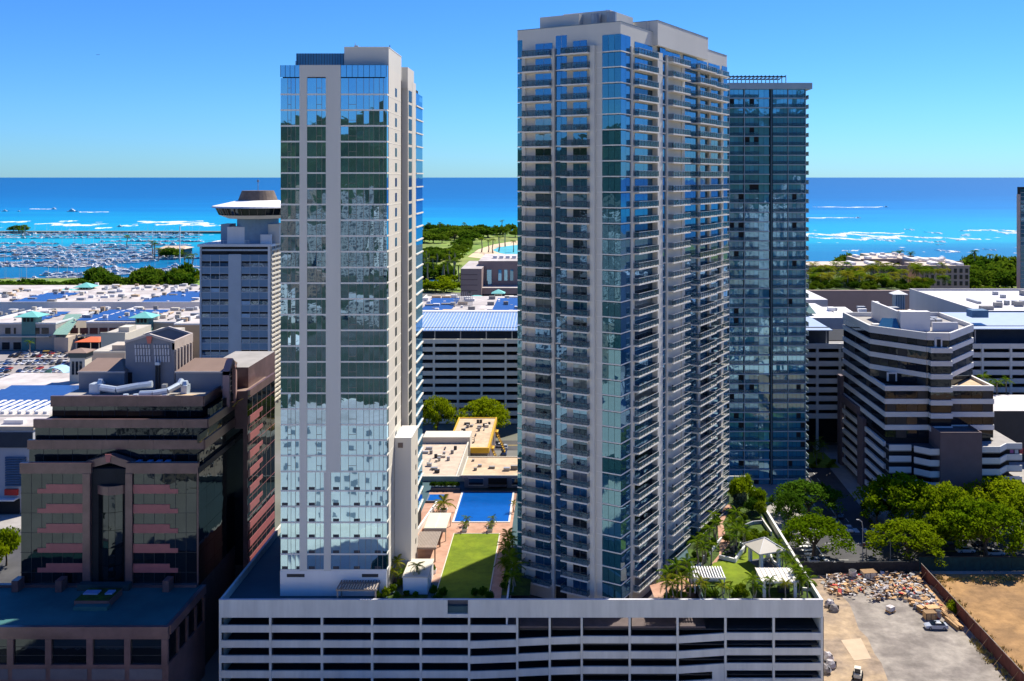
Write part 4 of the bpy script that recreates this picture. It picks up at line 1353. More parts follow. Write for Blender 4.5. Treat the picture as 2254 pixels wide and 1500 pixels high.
# lean-to roofs each side
for (a, b, c, d), nm in (((172, 274, 205, 262), 'brown_roof'), ((386, 492, 408, 492), 'brown_roof')):
    y0, y1 = 203.0, 211.0
    zt, ze = zof(792, 206), zof(818, y0)
    x0, x1 = xof(a, y0), xof(b, y0)
    x2, x3 = x0 + (1.6 if a < 200 else 2.2), x1 - (3.0 if a < 200 else 0)
    mb = MB()
    mb.poly([(x0, y0, ze), (x1, y0, ze), (x3, y0 + 5, zt), (x2, y0 + 5, zt)])
    mb.poly([(x0, y0 + 9, ze), (x0, y0, ze), (x2, y0 + 5, zt)])
    mb.poly([(x1, y0, ze), (x1, y0 + 9, ze), (x3, y0 + 5, zt)])
    mb.poly([(x1, y0 + 9, ze), (x0, y0 + 9, ze), (x2, y0 + 5, zt), (x3, y0 + 5, zt)])
    mb.build(nm, ROOFT, br)
    MB().box(x0 + .1, x1 - .1, y0 + .12, y0 + 8.8, ZR, ze - .02).build('plant_wall', GRY, br)
    MB().box(x0 - .1, x1 + .1, y0 - .12, y0 + .1, ze - .35, ze + .02).build('eave', mat('pale_edge', (0.5, 0.44, 0.4)), br)
def duct(pts, r, nm='duct'):
    mb = MB(); mb.tube(pts, r, 0, 8)
    return mb.build(nm, PIPEM, br, smooth=False)
e = 199.0
duct([(xof(216, e), e + 2, ZR + 1.2), (xof(222, e), e, ZR + 1.4), (xof(258, e), e - .3, ZR + 1.0), (xof(300, e), e + 1.2, ZR + 1.6), (xof(328, e), e + 1.6, ZR + 1.8)], .72)
duct([(xof(322, e), e - 3, ZR + .8), (xof(350, e), e - 3, ZR + .9), (xof(378, e), e - 2.2, ZR + 1.2), (xof(394, e), e, ZR + 2.0), (xof(396, e), e + 1, ZR + 2.8)], .62)
MB().box(xof(193, e), xof(217, e), e + .5, e + 3, ZR, ZR + 2.0).build('air_handler', PIPEM, br)
MB().cone((xof(214, e), e + 1.5), .8, .5, ZR + 2, ZR + 2.9, 8).build('fan_hood', PIPEM, br)
MB().box(xof(398, e), xof(411, e), e, e + 2, ZR, ZR + 1.8).cone((xof(403, e), e + 1), .9, .6, ZR + 1.8, ZR + 2.6, 8).build('air_handler', PIPEM, br)
for px in (276, 298, 362):
    MB().cone((xof(px, 196), 196.2), .7, .55, ZR, ZR + .7, 8).build('roof_vent', PIPEM, br)
piece(br, 'roof_unit', STEEL, xof(360, 203), xof(370, 203), 202, 202.9, ZR, ZR + 1.4)
MB().box(xof(380, 200), xof(456, 196), 195, 199, ZR + .002, ZR + .1).build('tan_roof_strip', TANROOF, br)  # thin tan strip laid on the roof
# gold window-cleaning arm on the flank
MB().bar((XBR + .6, 203.6, 48.0), (XBR + .8, 206, 48.6), .18).bar((XBR + .8, 206, 48.6), (XW + .5, 207.2, 49.6), .12).build('cleaning_arm', mat('gold_paint', (0.55, 0.36, 0.08), 0.4), br)

# ------------------------------------------------------------------ white-blue slab tower with a revolving restaurant
YI = 400.0
XI0, XI1 = xof(440, YI), xof(595, YI)
im = thing('restaurant_tower', 'blue and white slab tower with a round disc restaurant on its roof', 'tower', ((XI0 + XI1) / 2, YI, 0))
FI = Frame((XI0, YI), (XI1, YI))
ui = lambda px: xof(px, YI) - XI0
zi = lambda py: zof(py, YI)
ZI = zi(538)
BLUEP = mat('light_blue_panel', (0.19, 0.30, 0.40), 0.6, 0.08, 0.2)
BLUEF = mat('pale_blue_fin', (0.44, 0.50, 0.54), 0.6, 0.06, 0.2)
XIR, IY1 = XI1, YI + 26
MB().box(XI0 + .3, XI1 - .3, YI + .35, IY1, 0, ZI - 1, 0, 1).build('core', [DARK, PAVE], im)
MB().box(XI0 - .8, XI1 + .8, YI - .8, IY1 + .8, ZI - 1.0, ZI).build('roof_slab', WHITE, im)
FI.piece(im, 'centre_fin', BLUEF, ui(504), ui(530.5), 0, zi(560), -.3, 0.25)
for a, b in ((440, 444), (590, 595)):
    FI.piece(im, 'corner_fin', BLUEF if a < 500 else WHITE, ui(a), ui(b), 0, ZI - 1.002, -.3, 0.3)
colsI = [(444.5, 463), (464, 483), (484, 503), (531, 550), (551, 569.5), (570.5, 589.5)]
for a, b in ((444.5, 483), (484, 503), (508, 528), (531, 550), (551, 589.5)):
    for yt, yb in ((541.5, 549), (553, 560)):
        FI.piece(im, 'attic_opening', DARK, ui(a), ui(b), zi(yb), zi(yt), -.2, -0.02)
FI.piece(im, 'attic_band', BLUEF, 0, FI.len, zi(541.5), ZI - 1.003, -.31, -.03)
FI.piece(im, 'attic_band', BLUEF, 0, FI.len, zi(553), zi(549), -.31, -.03)
k = 0
y = 561.0
while y < 800:
    for ci, (a, b) in enumerate(colsI):
        FI.piece(im, 'spandrel_panel', BLUEP, ui(a), ui(b), zi(y + 13.8), zi(y), -.3, 0.0)
        FI.piece(im, 'window', GL_W if R.random() > .12 else mat('pale_blind', (0.35, 0.5, 0.62)), ui(a), ui(b), zi(y + 26.2), zi(y + 18.6), -.25, -.08, tilt=.003)
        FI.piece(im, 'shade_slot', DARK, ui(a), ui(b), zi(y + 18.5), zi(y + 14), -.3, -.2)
    FI.piece(im, 'sill', BLUEF, 0, FI.len, zi(y + 27.8), zi(y + 26.3), -.3, 0.06)
    FI.piece(im, 'sill', BLUEF, 0, FI.len, zi(y + 14.3), zi(y + 13.4), -.29, 0.05)
    y += 27.9
for px in (463.5, 483.5, 503.3, 530.8, 550.5, 570):
    FI.piece(im, 'mullion', BLUEF, ui(px) - .1, ui(px) + .1, 0, zi(561), -.2, 0.12)
SI = Frame((XIR, YI), (XIR, IY1))
for k in range(34):
    z = ZI - 2.2 - 2.0 * k
    if z < 2:
        break
    SI.piece(im, 'sunshade', CREAM, 0.3, SI.len, z - .75, z, -.2, 0.7)
SI.piece(im, 'side_wall', mat('grey_side', (0.33, 0.32, 0.30)), 0, SI.len, 0, ZI - 1.01, -.3, -.05)
for j in range(5):
    SI.piece(im, 'side_fin', CREAM, .3 + j * 5, .6 + j * 5, 0, ZI - 1.02, -.04, 0.5)
# roof house and restaurant
MB().box(xof(486, 404), xof(505, 404), 404, 412, ZI, zof(494, 404)).build('roof_house', mat('blue_grey_wall', (0.22, 0.32, 0.42), 0.7), im)
MB().box(xof(500, 403), xof(558, 403), 403, 410, ZI, zof(500, 403)).build('roof_house', WHITE, im)
MB().box(xof(560, 405), xof(615, 405), 405, 418, ZI, zof(494, 405)).build('roof_house', TANB, im)
MB().box(xof(573, 402), xof(596, 402), 402, 404, ZI, zof(517, 402)).build('roof_unit', WHITE, im)
mb = MB()
for k in range(13):
    x = xof(452 + 8 * k, 400.3)
    mb.bar((x, 400.3, ZI), (x, 400.3, ZI + 1.6), .05)
mb.bar((xof(452, 400.3), 400.3, ZI + 1.6), (xof(548, 400.3), 400.3, ZI + 1.6), .06); mb.bar((xof(452, 400.3), 400.3, ZI + .9), (xof(548, 400.3), 400.3, ZI + .9), .05)
mb.build('roof_railing', WHITE, im)
rc = (xof(568, 411), 411.0)
pr = 411 / F
MB().cone(rc, 44 * pr, 44 * pr, ZI, zof(480, 411), 32).build('restaurant_stem', mat('stem_blue', (0.20, 0.30, 0.38), 0.6), im)
MB().cone(rc, 62 * pr, 82 * pr, zof(480, 411), zof(472, 411), 48).build('restaurant_base', WHITE, im)
MB().cone(rc, 80 * pr, 88 * pr, zof(471.9, 411), zof(455.5, 411), 32).build('restaurant_windows', GL_D, im)
for k in range(32):
    a = 2 * math.pi * (k + .5) / 32
    b = MB().bar((rc[0] + 81 * pr * math.cos(a), rc[1] + 81 * pr * math.sin(a), zof(472, 411)), (rc[0] + 89 * pr * math.cos(a), rc[1] + 89 * pr * math.sin(a), zof(455.5, 411)), .16)
    if math.sin(a) < .4:
        b.build('window_rib', mat('rib_bronze', (0.15, 0.14, 0.12)), im)
MB().cone(rc, 97 * pr, 95 * pr, zof(456.3, 411), zof(453, 411), 48).cone(rc, 95 * pr, 42 * pr, zof(453, 411) + .002, zof(441, 411), 48).build('restaurant_roof', WHITE, im)
MB().cone(rc, 42 * pr, 34 * pr, zof(441, 411) + .002, zof(420, 411), 32).build('roof_drum', mat('weathered_brown', (0.17, 0.13, 0.10), 0.9, 0.3, 0.4), im)
MB().bar((rc[0], rc[1], zof(420, 411)), (rc[0], rc[1], zof(395, 411)), .14).box(rc[0] - .4, rc[0] + .4, rc[1] - .2, rc[1] + .2, zof(401, 411), zof(397, 411)).build('mast', STEEL, im)
# ------------------------------------------------------------------ banded office block on the right
of = thing('banded_office_block', 'office block of white bands and dark ribbon windows right of the teal tower', 'office building', (111, 300, 0))
OFW = mat('office_white_band', (0.66, 0.645, 0.61), 0.7, 0.05, 0.2, streak=True)
PUR = mat('mauve_stone', (0.15, 0.11, 0.115), 0.7, 0.1, 0.4)
ZO = 51.3
up = [(95.2, 322), (95.0, 293.5), (107.1, 279.7), (113.6, 279.0), (127.7, 295.7), (127.7, 322)]
lo = [(95.2, 322), (95.0, 279.7), (126.8, 279.7), (126.8, 322)]
def shrink(poly, d):
    cx = sum(p[0] for p in poly) / len(poly); cy = sum(p[1] for p in poly) / len(poly)
    out = []
    for x, y in poly:
        v = Vector((cx - x, cy - y)).normalized() * d
        out.append((x + v.x, y + v.y))
    return out
FO = 3.81
MB().prism(shrink(up, .9), 20, ZO - 1.3, 0, 1).build('upper_core', [DARK, PAVE], of)
MB().prism(shrink(lo, .9), 0, 34.3, 0, 1).build('lower_core', [DARK, mat('dark_terrace_deck', (0.10, 0.10, 0.10))], of)
def floor_ring(poly, z1, bh, skip=(), lastopen=True, pane=3.0):
    n = len(poly)
    for i in range(n - 1):
        if i in skip:
            continue
        fr = Frame(poly[i], poly[i + 1])
        nn = max(1, int(fr.len / 5.5))
        for j in range(nn):
            fr.piece(of, 'white_band', OFW, fr.len * j / nn + (.02 if j else -.02), fr.len * (j + 1) / nn, z1 - bh, z1, -.5, 0.2)
        m = max(1, int(fr.len / pane))
        for j in range(m):
            fr.piece(of, 'ribbon_window', GL_N if R.random() > .10 else mat('brown_blind', (0.045, 0.042, 0.04), 0.5), fr.len * j / m + .04, fr.len * (j + 1) / m - .04, z1 - FO + .003, z1 - bh - .003, -.5, -.12, tilt=.002)
    return
floor_ring(up, ZO, 2.1)
for k in range(1, 4):
    floor_ring(up, ZO - FO * k - .3, 1.45)
for k in range(4, 8):
    floor_ring(lo, ZO - FO * k - .3, 1.45)
# balconies that push out of the chamfer, centre bay
for k in range(1, 8):
    z = ZO - FO * k - .3
    piece(of, 'bay_band', OFW, 107.6, 114.0, 277.6, 279.4, z - 1.45, z - .01)
    piece(of, 'bay_window', GL_N, 107.8, 113.8, 278.2, 279.3, z - FO + .02, z - 1.46)
for a, b, z in ((xof(1964, 281), xof(1986, 281), 35.9), (xof(2058, 279), xof(2074, 279), 47.3), (xof(2060, 279), xof(2084, 279), 19.6)):
    piece(of, 'door_frame', OFW, a, b, 278.9 if a > 108 else 285.4, 279.6 if a > 108 else 285.8, z, z + 2.6)
    piece(of, 'terrace_door', DARK, a + .5, b - .5, 278.8 if a > 108 else 285.3, 278.95 if a > 108 else 285.45, z, z + 2.2)
# roof: parapet ring, penthouse, skylight
mb = MB()
for i in range(len(up)):
    p, q = up[i], up[(i + 1) % len(up)]
    Frame(p, q).box(mb, 0, (Vector(q) - Vector(p)).length, ZO - 1.3, ZO + .05, -.45, .15)
mb.build('roof_parapet', OFW, of)
x0, x1 = xof(1943, 300), xof(2051, 295)
PH = mat('white_penthouse', (0.66, 0.64, 0.63), 0.7, 0.05, 0.2)
MB().box(103.6, 112.6, 291.0, 293.6, ZO - 1.3, ZO + 4.6).build('penthouse', PH, of)
MB().box(103.4, 104.2, 293.6, 318, ZO - 1.3, ZO + 4.4).build('penthouse_wall', PH, of)
MB().box(111.8, 112.6, 293.6, 308, ZO - 1.3, ZO + 3.0).build('penthouse_wall', PH, of)
MB().box(104.2, 111.8, 293.6, 302, ZO - 1.3, ZO + 3.6, 0, 1).build('penthouse_roof', [PH, TANROOF], of)
MB().box(113.2, 121, 290.6, 291.4, ZO - 1.3, ZO + 1.4).build('penthouse_wall', PH, of)
mb = MB().hexa([(97.5, 291.5, ZO - 1.2), (103.2, 290.5, ZO - 1.2), (103.2, 293.5, ZO - 1.2), (97.5, 294.5, ZO - 1.2)], [(97.8, 291.6, ZO - .6), (103.2, 290.6, ZO - .6), (103.2, 293.5, ZO + 2.2), (99.0, 294.4, ZO + 2.2)])
mb.build('skylight', mat('blue_skylight', (0.03, 0.14, 0.26), 0.2, spec=0.6), of)
for k in range(6):
    piece(of, 'roof_unit', STEEL, 113.5 + k % 3 * 2.3, 115.3 + k % 3 * 2.3, 300 + k // 3 * 4, 302 + k // 3 * 4, ZO - 1.3, ZO + .9)
piece(of, 'roof_hatch', OFW, 98.2, 100.4, 300, 302, ZO - 1.3, ZO - .6)
# terrace roof over the right lower corner
MB().box(114.2, 126.7, 279.9, 295, 34.35, 34.8).build('corner_terrace', TANROOF, of)
# left flank: mauve piers and sloping ramp bands below
SO = Frame((94.9, 322), (94.9, 279.7))
uo = lambda px: 322 - 94.9 * F / (px - CX)
for a, b in ((1849, 1856), (1893, 1905)):
    SO.piece(of, 'stone_pier', PUR, uo(a), uo(b), 0, 30 if a < 1870 else 21.5, -.3, 0.9)
SO.piece(of, 'stone_lintel', PUR, uo(1856), uo(1893), 21.5, 24.0, -.3, 0.88)
for k in range(6):
    z = 19.4 - 3.3 * k
    if z < 2: break
    SO.piece(of, 'ramp_band', OFW, uo(1857), uo(1892), z - 1.4, z, -.3, 0.5)
    SO.piece(of, 'ramp_band', OFW, uo(1906), SO.len, z - 1.4, z, -.3, 0.4)
# parking base stepping out in front
for k in range(4):
    z = 19.6 - 3.2 * k
    f1 = Frame((94.9, 275.6), (101.2, 275.6)); f2 = Frame((101.6, 274.6), (105.0, 271.4)); f3 = Frame((105.0, 271.4), (107.8, 271.4))
    for f in (f1, f2, f3):
        f.piece(of, 'parking_band', OFW, -.05, f.len + .02, z - 1.6, z, -.35, 0)
    for f in (f1, f2, f3):
        f.piece(of, 'parking_floor', CONC2, 0, f.len, z - 1.9, z - 1.62, -3.5, -.1)
    g1, g2, g3 = Frame((119.6, 271.6), (125.0, 271.6)), Frame((125.0, 271.6), (128.6, 275.2)), Frame((128.6, 275.2), (133.0, 275.2))
    for f in (g1, g2, g3):
        f.piece(of, 'parking_band', OFW, -.03, f.len + .02, z - 1.6 + .6, z + .6, -.35, 0)
        f.piece(of, 'parking_floor', CONC2, 0, f.len, z - 1.3, z - 1.02, -3.5, -.1)
MB().prism([(95.2, 275.8), (101.3, 275.8), (105.2, 271.8), (107.6, 271.8), (107.6, 279.6), (95.2, 279.6)], 18.7, 19.0).build('base_deck', mat('dark_deck', (0.06, 0.07, 0.08)), of)
MB().prism([(119.8, 272), (125, 272), (128.6, 275.6), (132.8, 275.6), (132.8, 296), (127.0, 296), (127, 280), (119.8, 280)], 18.9, 19.5).build('base_deck', PAVE, of)
MB().box(95.2, 107.5, 277.5, 279.5, 0, 18.6).build('base_core', DARK, of)
MB().box(119.8, 131, 279.0, 294, 0, 18.8).build('base_core', DARK, of)
MB().box(107.7, 119.5, 270.8, 279.4, 0, 24.0, 0, 1).build('blank_wing', [PUR, mat('dark_deck2', (0.08, 0.08, 0.085))], of)
mb = MB(); mb.box(107.7, 119.5, 270.75, 271.1, 24.0, 24.5); mb.box(107.7, 108.0, 271.1, 279.3, 24.0, 24.5); mb.box(119.2, 119.5, 271.1, 279.3, 24.0, 24.5)
mb.build('wing_coping', PUR, of)

# ------------------------------------------------------------------ parking garages of the mall
def garage(name, label, X0, X1, Y, ytop, step, n, colpx, roofdepth, openfrac=.45, mw=mat('garage_cream', (0.70, 0.69, 0.56), 0.8, 0.08, 0.2, streak=True)):
    g = thing(name, label, 'parking garage', ((X0 + X1) / 2, Y, 0))
    fr = Frame((X0, Y), (X1, Y))
    zt = zof(ytop, Y)
    st = step * Y / F
    cols_ = [c - X0 for c in colpx]
    cols_ = [0] + [c for c in cols_ if 0 < c < fr.len] + [fr.len]
    for k in range(n):
        z = zt - st * k
        for a, b in zip(cols_, cols_[1:]):
            if z - st * (1 - openfrac) < .1:
                continue
            fr.piece(g, 'spandrel_panel', mw, a + .35, b - .35, z - st * (1 - openfrac) - (.9 if k == 0 else 0) * 0, z, -.4, 0.0)
        piece(g, 'floor_slab', CONC2, X0, X1, Y + .5, Y + roofdepth, z - st * (1 - openfrac), z - st * (1 - openfrac) + .3)
    for c in cols_:
        fr.piece(g, 'column', mw, c - .4, c + .4, 0, zt - .002, -.8, 0.12)
    MB().box(X0 + .5, X1 - .5, Y + 14, Y + roofdepth - .5, 0, zt - 1.2).build('inner_core', DARK, g)
    return g, zt

g1, zt1 = garage('parking_garage', 'cream multi storey garage in the tower gap under a blue solar canopy', xof(880, 374), xof(1200, 374), 374.0, 747, 17.6, 11, [xof(p, 374) for p in (955, 1008, 1060, 1113, 1166)], 60)
# solar canopy: ribbed blue sheet over the top deck
X0, X1 = xof(880, 374), xof(1200, 374)
ya, yb = 377.0, 411.0
za_, zb_ = zof(728, ya), zof(688, yb)
mb = MB().hexa([(X0, ya, za_ - .3), (X1, ya, za_ - .3), (X1, yb, zb_ - .3), (X0, yb, zb_ - .3)], [(X0, ya, za_), (X1, ya, za_), (X1, yb, zb_), (X0, yb, zb_)])
mb.build('solar_canopy', SOLARL, g1)
nrib = 46
for k in range(nrib + 1):
    x = X0 + (X1 - X0) * k / nrib
    m = MB().hexa([(x - .1, ya, za_), (x + .1, ya, za_), (x + .1, yb, zb_), (x - .1, yb, zb_)], [(x - .1, ya, za_ + .14), (x + .1, ya, za_ + .14), (x + .1, yb, zb_ + .14), (x - .1, yb, zb_ + .14)])
    m.build('canopy_rib', mat('canopy_rib_white', (0.62, 0.64, 0.66), 0.5), g1)
for k in range(6):
    x = X0 + 3 + (X1 - X0 - 6) * k / 5
    piece(g1, 'canopy_post', STEEL, x - .2, x + .2, 378, 378.4, zt1 - 1, za_ - .3)
piece(g1, 'canopy_shade_sheet', mat('painted_canopy_shade', (0.03, 0.045, 0.07)), X0, X1, 382, 382.3, zt1 - 1.2, za_ + .5)  # dark navy sheet stands in for the shade below the canopy
piece(g1, 'roof_edge', WHITE, X0, X1, yb + .1, yb + 4, zb_ - .6, zb_ + .4)

g2, zt2 = garage('parking_garage', 'pale grey multi storey garage behind the banded office block', 62, 200, 335.0, 757, 19.2, 9, [68, 75, 82.5, 90, 98, 108, 118, 128, 138, 148, 158, 168, 178, 188], 40, .42, mat('pale_grey_concrete', (0.60, 0.59, 0.54), 0.8, 0.06, 0.15, streak=True))
for (xa, xb, y0, y1, za_, zb_) in ((62, 96, 337, 372, zof(727, 337), zof(694, 372)), (126, 205, 337, 372, zof(724, 337), zof(688, 372))):
    MB().hexa([(xa, y0, za_ - .3), (xb, y0, za_ - .3), (xb, y1, zb_ - .3), (xa, y1, zb_ - .3)], [(xa, y0, za_), (xb, y0, za_), (xb, y1, zb_), (xa, y1, zb_)]).build('solar_canopy', mat('pale_blue_canopy', (0.36, 0.43, 0.54), 0.4, 0.06, 0.3), g2)
    piece(g2, 'canopy_shade_sheet', MATS['painted_canopy_shade'], xa + .3, xb, 342, 342.3, zt2 - 1.2, za_ + .3)  # same navy sheet, canopy shade put into its colour
    for k in range(5):
        x = xa + 2 + (xb - xa - 4) * k / 4
        piece(g2, 'canopy_post', STEEL, x - .2, x + .2, 338, 338.4, zt2 - 1, za_ - .3)
# light box and blue unit on the canopy
piece(g2, 'stair_house', mat('blue_stair_house', (0.08, 0.16, 0.26)), xof(2140, 345), xof(2176, 345), 345, 350, zof(700, 345), zof(684, 345))

# grey hall beyond it with roof plant
hall = thing('department_store', 'large grey flat roofed store block with rooftop plant, beyond the banded office at far right', 'store building', (200, 380, 0))
zh = 42.7
yq = 392.0
MB().box(166.5, 330, 380, 456, 0, zh, 0, 1).build('store_wall', [mat('store_grey', (0.53, 0.50, 0.47), 0.8, 0.06, 0.1, streak=True), mat('store_roof', (0.62, 0.60, 0.60), 0.85, 0.12, 0.15)], hall)
hx0 = 166.5
mb = MB()
mb.box(hx0, 330, 380, 380.6, zh, zh + 1.0); mb.box(hx0, hx0 + .6, 380.6, 456, zh, zh + 1.0); mb.box(hx0 + .6, 330, 455.4, 456, zh, zh + 1.0)
mb.build('store_parapet', MATS['store_grey'], hall)
rr = random.Random(9)
for k in range(34):
    x, y = rr.uniform(hx0 + 4, 315), rr.uniform(384, 448)
    w, d, h = rr.choice(((3, 2.5, 2), (8, 4, 2.2), (2, 2, 1.5), (1.5, 12, 1), (5, 3, 1.5)))
    piece(hall, 'rooftop_unit', STEEL if k % 3 else CONC2, x, x + w, y, y + d, zh + .01, zh + h)
for k in range(9):
    MB().cone((186 + k * 3.2, 405), 1.2, 1.2, zh, zh + 1.9, 10).build('rooftop_tank', STEEL, hall)
MB().box(225, 330, 400, 402, zh, zh + 2.5).build('roof_wall', MATS['store_grey'], hall)
for q in range(9):                               # small lettering panel on the store's flank, too soft to read
    pass

# white stepped blocks behind the teal tower's right edge
wb = thing('white_mall_block', 'white stepped flat roofed mall block with sage tinted walls, right of the teal tower', 'mall building', (110, 430, 0))
MB().box(xof(1700, 450), xof(1822, 450), 450, 500, 0, zof(660, 450), 0, 1).build('wall', [MATS['store_grey'], MATS['store_roof']], wb)
MB().box(xof(1750, 400), xof(1858, 400), 400, 446, 0, zof(700, 400), 0, 1).build('wall', [MATS['store_grey'], MATS['store_roof']], wb)
MB().hexa([(110, 402, zof(712, 402)), (130, 402, zof(712, 402)), (128, 430, zof(678, 430)), (108, 430, zof(678, 430))], [(110, 402, zof(711, 402)), (130, 402, zof(711, 402)), (128, 430, zof(676, 430)), (108, 430, zof(676, 430))]).build('sloped_roof', WHITE, wb)
MB().hip(xof(1775, 405), xof(1796, 405), 405, 414, zof(690, 405), zof(672, 405), 0).build('hip_roof', COPPERD, wb)
for k in range(22):
    x, y = rr.uniform(100, 146), rr.uniform(404, 492)
    zz = zof(700, 400) if y < 446 else zof(660, 450)
    if y > 446 and x > 120: continue
    piece(wb, 'rooftop_unit', WHITE if k % 3 else STEEL, x, x + rr.uniform(1.5, 4), y, y + rr.uniform(1.5, 4), zz, zz + rr.uniform(.8, 2.2))
lt = thing('lantern_tower', 'small white hip roofed lantern tower on the mall roof, just above the banded office', 'lantern tower', (xof(1981, 430), 430, 0))
xx = xof(1981, 430)
MB().box(xx - 2.1, xx + 2.1, 430, 434, 0, zof(648, 430)).build('lantern_wall', mat('grey_glazed', (0.22, 0.28, 0.30), 0.5), lt)
MB().hip(xx - 3.3, xx + 3.3, 428.8, 435.2, zof(648, 430), zof(640, 430)).build('hip_roof', WHITE, lt)
for k in range(5):
    piece(lt, 'lantern_post', WHITE, xx - 2.2 + k * 1.05, xx - 2.0 + k * 1.05, 429.9, 430.1, 0, zof(648, 430) - .3)
# ------------------------------------------------------------------ shopping mall on the left
rr = random.Random(77)
MROOF = mat('white_mall_roof', (0.50, 0.46, 0.43), 0.85, 0.22, 0.15, c2=(0.40, 0.36, 0.33))
MWALL = mat('mall_beige_wall', (0.50, 0.42, 0.33), 0.8, 0.08, 0.15)
MWALL2 = mat('mall_peach_wall', (0.50, 0.36, 0.22), 0.8, 0.08, 0.15)
def roof_clutter(parent, x0, x1, y0, y1, z, n, seed=1):
    q = random.Random(seed)
    for k in range(n):
        x, y = q.uniform(x0, x1), q.uniform(y0, y1)
        w, d, h = q.choice(((2, 2, 1.6), (3.5, 2.2, 1.8), (1.2, 1.2, 1.0), (5, 2.5, 1.4), (1, 6, .8), (2.5, 1.5, 2.4)))
        piece(parent, 'rooftop_unit', q.choice((WHITE, WHITE, STEEL, CONC2, CREAM, TANROOF)), x, x + w, y, y + d, z + .01, z + h)
def small_clutter(parent, x0, x1, y0, y1, z, n, seed):
    q = random.Random(seed)
    for k in range(n):
        x, y = q.uniform(x0, x1), q.uniform(y0, y1)
        w, d, h = q.choice(((.8, .8, .7), (1.4, 1.0, .9), (.6, .6, .5), (2.0, 1.0, .7), (.4, 2.5, .35), (.9, .7, 1.1)))
        piece(parent, 'rooftop_unit', q.choice((STEEL, CONC2, BLACKM, CREAM)), x, x + w, y, y + d, z + .01, z + h)
def solar_field(parent, x0, x1, y0, y1, z, rows=0):
    n = rows or max(2, int((y1 - y0) / 7))
    for k in range(n):
        a = y0 + (y1 - y0) * k / n
        b = a + (y1 - y0) / n * .8
        MB().hexa([(x0, a, z + .3), (x1, a, z + .3), (x1, b, z + .9), (x0, b, z + .9)], [(x0, a, z + .4), (x1, a, z + .4), (x1, b, z + 1.0), (x0, b, z + 1.0)]).build('solar_panel', SOLAR, parent)
def mall(name, label, x0, x1, y0, y1, h, wallm=MWALL, windows=0):
    t = thing(name, label, 'mall building', ((x0 + x1) / 2, y0, 0))
    MB().box(x0, x1, y0, y1, 0, h, 0, 1).build('wall', [wallm, MROOF], t)
    mb = MB(); mb.box(x0 - .2, x1 + .2, y0 - .2, y0 + .4, h + .002, h + .9); mb.box(x0 - .2, x0 + .4, y0 + .4, y1, h + .002, h + .9); mb.box(x1 - .4, x1 + .2, y0 + .4, y1, h + .002, h + .9)
    mb.build('roof_parapet', WHITE, t)
    return t
m1 = mall('mall_wing', 'two storey beige mall wing with arcade openings and blue solar roof, beyond the car park', xof(150, 520), xof(390, 520), 540, 600, zof(712, 540), MWALL)
zA = zof(712, 540)
for k in range(5):
    px = 155 + k * 21.5
    piece(m1, 'arcade_opening', mat('arcade_shade', (0.10, 0.04, 0.035), 0.8), xof(px, 540), xof(px + 17, 540), 539.7, 539.98, zof(735, 540), zof(722, 540))
piece(m1, 'balcony_band', CREAM, xof(100, 540), xof(300, 540), 539.4, 539.99, zof(741, 540), zof(737, 540))
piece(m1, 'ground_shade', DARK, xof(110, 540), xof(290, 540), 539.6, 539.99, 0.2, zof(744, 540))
solar_field(m1, xof(190, 560), xof(330, 560), 548, 590, zA, 6)
roof_clutter(m1, xof(150, 560), xof(390, 560), 545, 596, zA + .3, 40, 2)
m2 = mall('mall_wing', 'beige mall wing with square windows at the left frame edge beyond the car park', xof(-60, 530), xof(112, 530), 535, 600, zof(714, 535), mat('mall_grey_wall', (0.42, 0.38, 0.33), 0.8, 0.08, 0.15))
for px, w in ((12, 11), (31, 4), (76, 11), (92, 15)):
    piece(m2, 'window', GL_N, xof(px, 535), xof(px + w, 535), 534.7, 534.98, zof(735, 535), zof(722, 535))
for px in (5, 30, 60):
    piece(m2, 'shop_front', DARK, xof(px, 535), xof(px + 16, 535), 534.7, 534.98, .3, zof(754, 535))
piece(m2, 'awning', CREAM, xof(0, 535), xof(112, 535), 533, 534.99, zof(742, 535), zof(739, 535))
roof_clutter(m2, xof(-50, 560), xof(105, 560), 540, 596, zof(714, 535), 30, 3)
solar_field(m2, xof(110, 570), xof(140, 570), 545, 580, zof(714, 535), 4)
m3 = mall('mall_wing', 'long white mall hall with blue solar arrays behind the arcade wings', xof(-80, 610), xof(460, 610), 610, 680, zof(668, 610), WHITE)
z3 = zof(668, 610)
solar_field(m3, xof(35, 620), xof(110, 620), 615, 660, z3, 5)
solar_field(m3, xof(320, 620), xof(425, 620), 614, 668, z3, 7)
roof_clutter(m3, xof(-60, 640), xof(440, 640), 614, 676, z3, 75, 4)
m4 = mall('mall_wing', 'pale mall hall with dark hipped skylight roof, furthest from the car park', xof(-100, 700), xof(480, 700), 690, 745, zof(647, 690), WHITE)
roof_clutter(m4, xof(120, 710), xof(440, 710), 694, 740, zof(647, 690), 60, 5)
MB().hip(xof(240, 690), xof(372, 690), 690, 740, zof(660, 690) + 1.5, zof(641, 715), 0, .5).build('hip_skylight', mat('brown_hip', (0.20, 0.17, 0.13), 0.8), m4)
MB().box(xof(245, 690), xof(368, 690), 689.6, 690, zof(668, 690), zof(660, 690) + 1.2).build('skylight_wall', DARK, m4)
MB().hip(xof(0, 690), xof(75, 690), 688, 730, zof(655, 690), zof(645, 700), 0, .6).build('hip_roof', mat('grey_sheet_roof', (0.36, 0.35, 0.34), 0.8), m4)
m5 = mall('mall_wing', 'peach walled mall wing with orange canopies beside the blue and white slab tower', xof(375, 500), xof(470, 500), 505, 590, zof(716, 505), MWALL2)
for k in range(6):
    piece(m5, 'window', GL_N, xof(470, 500) + .02, xof(470, 500) + .1, 510 + 12 * k, 517 + 12 * k, 4, 10)
